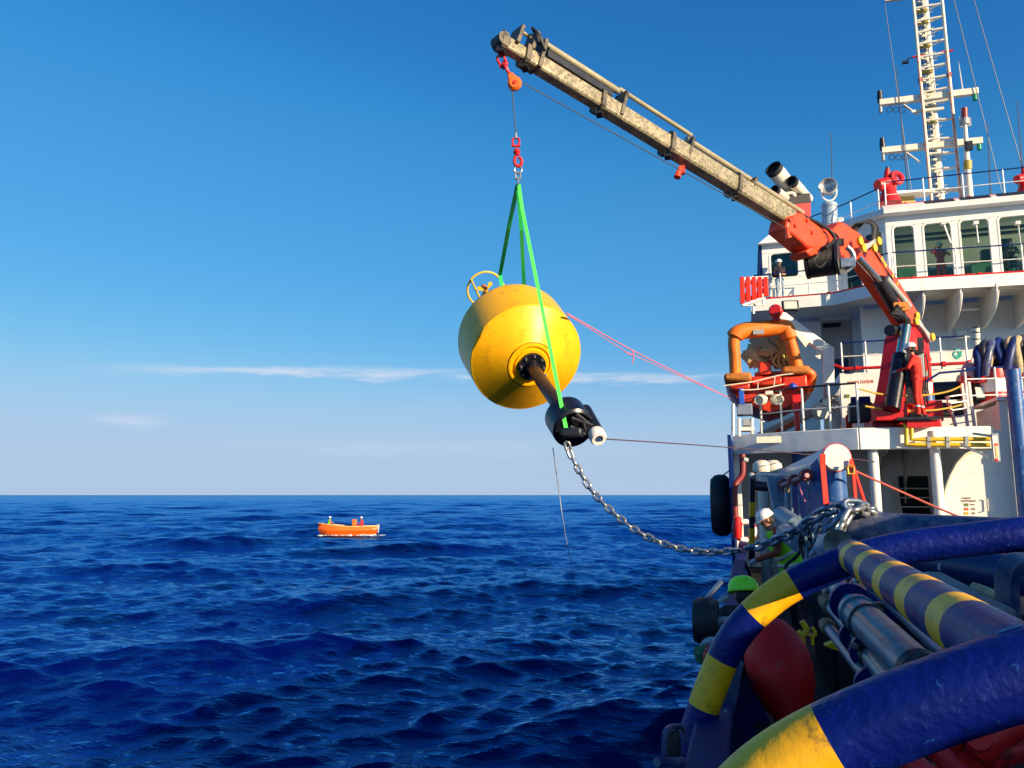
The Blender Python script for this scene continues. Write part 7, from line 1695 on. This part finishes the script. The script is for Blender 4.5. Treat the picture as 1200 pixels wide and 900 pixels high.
for f in (0.19, 0.40):
    i = int(f * (len(sp2) - 1)); mb = MB(); d = (sp2[i + 1] - sp2[i]).normalized()
    sd = V(1, 0, 0); fw = sd.cross(d).normalized()
    mb2 = MB(); ring = []
    for k in range(2):
        for j in range(24):
            a = 2 * math.pi * j / 24; ring.append(sp2[i] + d * (0.05 * k - 0.025) + sd * math.cos(a) * (rr2[i] * 1.18 + 0.013) + fw * math.sin(a) * (rr2[i] * 0.98 * 1.04 + 0.013))
    mb2.add(ring, [(j, (j + 1) % 24, 24 + (j + 1) % 24, 24 + j) for j in range(24)])
    o = part(mb2, 'reflective_stripe', silver, vest); so = o.modifiers.new('tape', 'SOLIDIFY'); so.thickness = 0.004
# crouching colleague: lime helmet, dark clothes, bent over behind the hoop
lh = PD(871, 680, 6.5)
cp = dict(pelvis=(0, -0.10, 0.62), waist=(0, 0.0, 0.72), chest=(0, 0.16, 0.84), neck=(0, 0.32, 0.90), head=(0, 0.42, 0.96), l_sh=(-0.18, 0.27, 0.86), r_sh=(0.18, 0.27, 0.86), l_hip=(-0.1, -0.1, 0.60), r_hip=(0.1, -0.1, 0.60),
          l_el=(-0.26, 0.40, 0.66), r_el=(0.26, 0.40, 0.66), l_wr=(-0.16, 0.62, 0.58), r_wr=(0.16, 0.62, 0.58), l_kn=(-0.16, 0.28, 0.44), r_kn=(0.16, 0.22, 0.42), l_an=(-0.15, 0.02, 0.09), r_an=(0.15, -0.08, 0.09), l_to=(-0.16, 0.18, 0.04), r_to=(0.16, 0.08, 0.04))
for k_ in cp: cp[k_] = (cp[k_][0], cp[k_][1], cp[k_][2] + (0.17 if not k_.endswith(('_an', '_to', '_kn')) else 0.08 if k_.endswith('_kn') else 0))
hl2 = facing(-0.25, 1.0)
offv = Matrix.Rotation(hl2, 3, 'Z') @ V(0, 0.42, 0)
t, J, hp_, local = person('crouching worker in a lime helmet half hidden by the far hoop', V(lh.x - offv.x, lh.y - offv.y, ZD), hl2, cp, dict(torso=blackcloth, sleeve=blackcloth, fore=blackcloth, legs=blackcloth, boots=boots, hand=glove), 1.0, 0.014, look=(0, 0.97, -0.22), helmet=helmetg)
# crane operator, back towards us, working levers on the column
co = PD(1078, 489, 17.75)
pose = dict(l_el=(-0.28, 0.10, 1.16), l_wr=(-0.22, 0.34, 1.12), r_el=(0.27, 0.06, 1.14), r_wr=(0.16, 0.32, 1.10), chest=(0, 0.03, 1.28), neck=(0, 0.06, 1.46), head=(0, 0.09, 1.60), l_an=(-0.15, -0.02, 0.09), r_an=(0.15, -0.06, 0.09), l_to=(-0.17, 0.15, 0.04), r_to=(0.17, 0.11, 0.04))
t, J, hp_, local = person('crane operator in red coveralls working levers at the crane column', V(co.x, co.y, co.z - 0.02), facing(-0.75, 0.35), pose, redset, 1.0, 0.015, look=(0, 1, -0.15))
for s in 'lr':
    mb = MB(); a = J[s + '_kn'].lerp(J[s + '_an'], 0.55); mb.cyl(a - V(0, 0, 0.02), a + V(0, 0, 0.02), 0.062, n=12); local(mb, 'reflective_band', silver)
mb = MB(); mb.box(PD(1074, 489, 17.75) + V(0, 0, -0.05), (0.9, 0.7, 0.06)); single(mb, 'operator_step', blackp, 'small dark step under the crane operator', 'step')
mb = MB(); q = PD(1074, 489, 17.75); mb.box(V(q.x, q.y, (ZC + q.z - 0.09) / 2), (0.5, 0.5, q.z - 0.09 - ZC)); single(mb, 'step_stand', red, 'red stand carrying the small step of the crane operator', 'stand')
# bridge wing watcher
bw = PZ(915, 351, ZB + 0.02)
pose = dict(l_el=(-0.24, 0.05, 1.12), l_wr=(0.02, 0.22, 1.10), r_el=(0.24, 0.05, 1.12), r_wr=(0.0, 0.24, 1.13))
t, J, hp_, local = person('man in a black shirt, jeans and white helmet on the port bridge wing', V(bw.x, BC.y + 0.55, ZB + 0.02), facing(0.25, -1), pose, dict(torso=blackcloth, sleeve=blackcloth, fore=skin, legs=jeans, boots=boots, hand=skin), 0.95, 0.02, look=(0, 1, -0.2))
# wheelhouse people
p = PY(1102, 300, YG + 0.33)
pose = dict(r_el=(0.33, 0.08, 1.36), r_wr=(0.16, 0.14, 1.56), l_el=(-0.33, 0.04, 1.24), l_wr=(-0.2, 0.2, 1.3))
t, J, hp_, local = person('figure in red coveralls standing behind the second wheelhouse window', V(p.x, YG + 0.36, ZB + 0.06), facing(0.1, -1), pose, redset, 0.93, 0.02)
p = PY(1184, 300, YG + 0.6)
pose = dict(pelvis=(0, -0.1, 0.62), waist=(0, -0.12, 0.75), chest=(0, -0.12, 0.98), neck=(0, -0.1, 1.15), head=(0, -0.08, 1.29), l_sh=(-0.19, -0.1, 1.1), r_sh=(0.19, -0.1, 1.1), l_hip=(-0.1, -0.1, 0.60), r_hip=(0.1, -0.1, 0.60), l_el=(-0.26, 0.05, 0.86), r_el=(0.26, 0.05, 0.86), l_wr=(-0.12, 0.25, 0.9), r_wr=(0.12, 0.25, 0.9), l_kn=(-0.13, 0.34, 0.62), r_kn=(0.13, 0.34, 0.62), l_an=(-0.13, 0.36, 0.2), r_an=(0.13, 0.36, 0.2), l_to=(-0.13, 0.52, 0.16), r_to=(0.13, 0.52, 0.16))
t, J, hp_, local = person('seated man in dark clothes behind the rightmost wheelhouse window', V(p.x, YG + 0.6, ZB + 0.25), facing(-0.2, -1), pose, dict(torso=blackcloth, sleeve=blackcloth, fore=skin, legs=blackcloth, boots=boots, hand=skin), 1.0, 0.02, helmet=None)
mb = MB(); mb.box(J['chest'] + V(0.08, 0.14, -0.05), (0.07, 0.03, 0.3)); local(mb, 'orange_strap', orange)
chr_ = thing('helm_chair', 'dark helm chair under the seated man in the wheelhouse', 'chair', V(p.x, YG + 0.75, ZB))
ORGc = V(p.x, YG + 0.75, ZB)
mb = MB(); mb.box(ORGc + V(0, 0, 0.68), (0.5, 0.5, 0.1)); part(mb, 'seat', blackp, chr_, bevel=0.03)
mb = MB(); mb.box(ORGc + V(0.0, 0.24, 1.0), (0.48, 0.08, 0.6)); part(mb, 'backrest', blackp, chr_, bevel=0.03)
mb = MB(); mb.cyl(ORGc, ORGc + V(0, 0, 0.62), 0.06); part(mb, 'pedestal', blackp, chr_)

# ------------------------------------------------------------------ work boat on the sea
wb_ = PZ(407, 627, 0.0)
wbt = thing('work_boat', 'small open orange boat with a crew of two out on the sea', 'boat', wb_)
BXv = V(CAMR.x, CAMR.y, 0).normalized(); BYv = V(CAMF.x, CAMF.y, 0).normalized()
bxv = (BXv * 0.98 + BYv * 0.12).normalized(); byv = UP.cross(bxv)
def wbp(x, y, z): return wb_ + bxv * x + byv * y + UP * z
dist = (wb_ - EYE).length; Lb = 65 * dist / 900; hb = 10 * dist / 900
mb = MB(); ns = 15; rows = []
for i in range(ns):
    f = i / (ns - 1); x = -Lb / 2 + Lb * f
    wdt = 1.05 * min(1, (f / 0.30)) ** 0.6 if f < 0.3 else 1.05 * (1 - 0.12 * max(0, (f - 0.7) / 0.3))
    sheer = hb * (1.28 - 0.34 * min(1, f / 0.5) + 0.0 * f); rise = max(0, 0.42 - f * 1.6); xx = x + (0.0 if f > 0.12 else 0)
    rows.append([wbp(xx + 0.55 * (1 - f) ** 4, -wdt * 0.05, -0.30 + rise * 0.6), wbp(xx + 0.3 * (1 - f) ** 4, -wdt * 0.62, -0.05 + rise * 0.5), wbp(xx, -wdt * 0.93, hb * 0.52 + rise * 0.2), wbp(xx, -wdt * 0.97, hb * 0.55 + rise * 0.2), wbp(xx, -wdt, sheer)] )
m_ = 10
for r in rows:
    mir = [p - byv * 2 * (p - wb_).dot(byv) for p in r[::-1]]; mb.v += r + mir
for i in range(ns - 1):
    for j in range(m_): j2 = (j + 1) % m_; 
    for j in range(m_):
        j2 = (j + 1) % m_
        if j == 4: continue
        a = i * m_; mb.f.append([a + j, a + j2, a + m_ + j2, a + m_ + j]); mb.mi.append(0)
mb.f.append([(ns - 1) * m_ + j for j in range(m_)]); mb.mi.append(0)
boatorange = mat('bright orange boat plastic', (0.88, 0.13, 0.004), 0.42, var=0.1)
o = part(mb, 'hull', boatorange, wbt, smooth=25); so = o.modifiers.new('shell', 'SOLIDIFY'); so.thickness = 0.05
mb = MB(); mb.tube([r[4] + UP * 0.03 for r in rows] + [r[4] + UP * 0.03 - byv * 2 * (r[4] - wb_).dot(byv) for r in rows[::-1]], 0.06, 8, closed=True); part(mb, 'gunwale', mat('pale orange gunwale', (0.75, 0.42, 0.16), 0.5), wbt)
mb = MB(); mb.box(wbp(Lb * 0.05, 0, hb * 0.45), (Lb * 0.8, 1.5, 0.05), Matrix((bxv, byv, UP)).transposed()); part(mb, 'sole', boatorange, wbt)
mb = MB(); mb.box(wbp(Lb * 0.115, 0, hb * 1.25), (0.5, 0.7, 1.0), Matrix((bxv, byv, UP)).transposed()); part(mb, 'console', boatorange, wbt, bevel=0.08)
mb = MB(); mb.box(wbp(Lb * 0.52, 0, hb * 0.9), (0.34, 0.4, 0.55), Matrix((bxv, byv, UP)).transposed()); mb.box(wbp(Lb * 0.525, 0, hb * 0.3), (0.16, 0.2, 0.9), Matrix((bxv, byv, UP)).transposed()); part(mb, 'outboard_engine', greyp, wbt, bevel=0.05)
sitp = dict(pelvis=(0, -0.1, 0.50), waist=(0, -0.1, 0.63), chest=(0, -0.08, 0.86), neck=(0, -0.05, 1.03), head=(0, -0.02, 1.17), l_sh=(-0.19, -0.06, 0.98), r_sh=(0.19, -0.06, 0.98), l_hip=(-0.1, -0.1, 0.48), r_hip=(0.1, -0.1, 0.48), l_el=(-0.26, 0.03, 0.74), r_el=(0.26, 0.03, 0.74), l_wr=(-0.2, 0.28, 0.74), r_wr=(0.2, 0.28, 0.74), l_kn=(-0.13, 0.34, 0.48), r_kn=(0.13, 0.34, 0.48), l_an=(-0.13, 0.36, 0.1), r_an=(0.13, 0.36, 0.1), l_to=(-0.13, 0.52, 0.06), r_to=(0.13, 0.52, 0.06))
hb_ = math.atan2(bxv.y, bxv.x)
limeset = dict(torso=lime, sleeve=redprint, fore=redprint, legs=blackcloth, boots=boots, hand=glove)
person('crewman in lime and orange sitting at the bow of the small orange boat', wbp(-Lb * 0.30, 0, hb * 0.62), hb_ - math.pi / 2 + 0.3, sitp, limeset, 1.08, 0.03)
person('crewman in red sitting behind the console of the small orange boat', wbp(Lb * 0.23, 0, hb * 0.52), hb_ + math.pi / 2, sitp, redset, 1.12, 0.03)
# a little broken water along its waterline
mb = MB(); rr = random.Random(8)
for i in range(60):
    x = -Lb * 0.46 + Lb * 1.15 * rr.random() ** 1.6; mb.lump(wbp(x, -1.0 - rr.random() * (0.25 + 0.5 * max(0, x / Lb + 0.4)), 0.03), rr.uniform(0.03, 0.13), 8, (rr.uniform(1.2, 2.6), 1.2, rr.uniform(0.3, 0.9)), 0.6, 3, i)
fo = structure(mb, 'foam', mat('sea foam', (0.7, 0.72, 0.72), 0.8)); fo['kind'] = 'stuff'
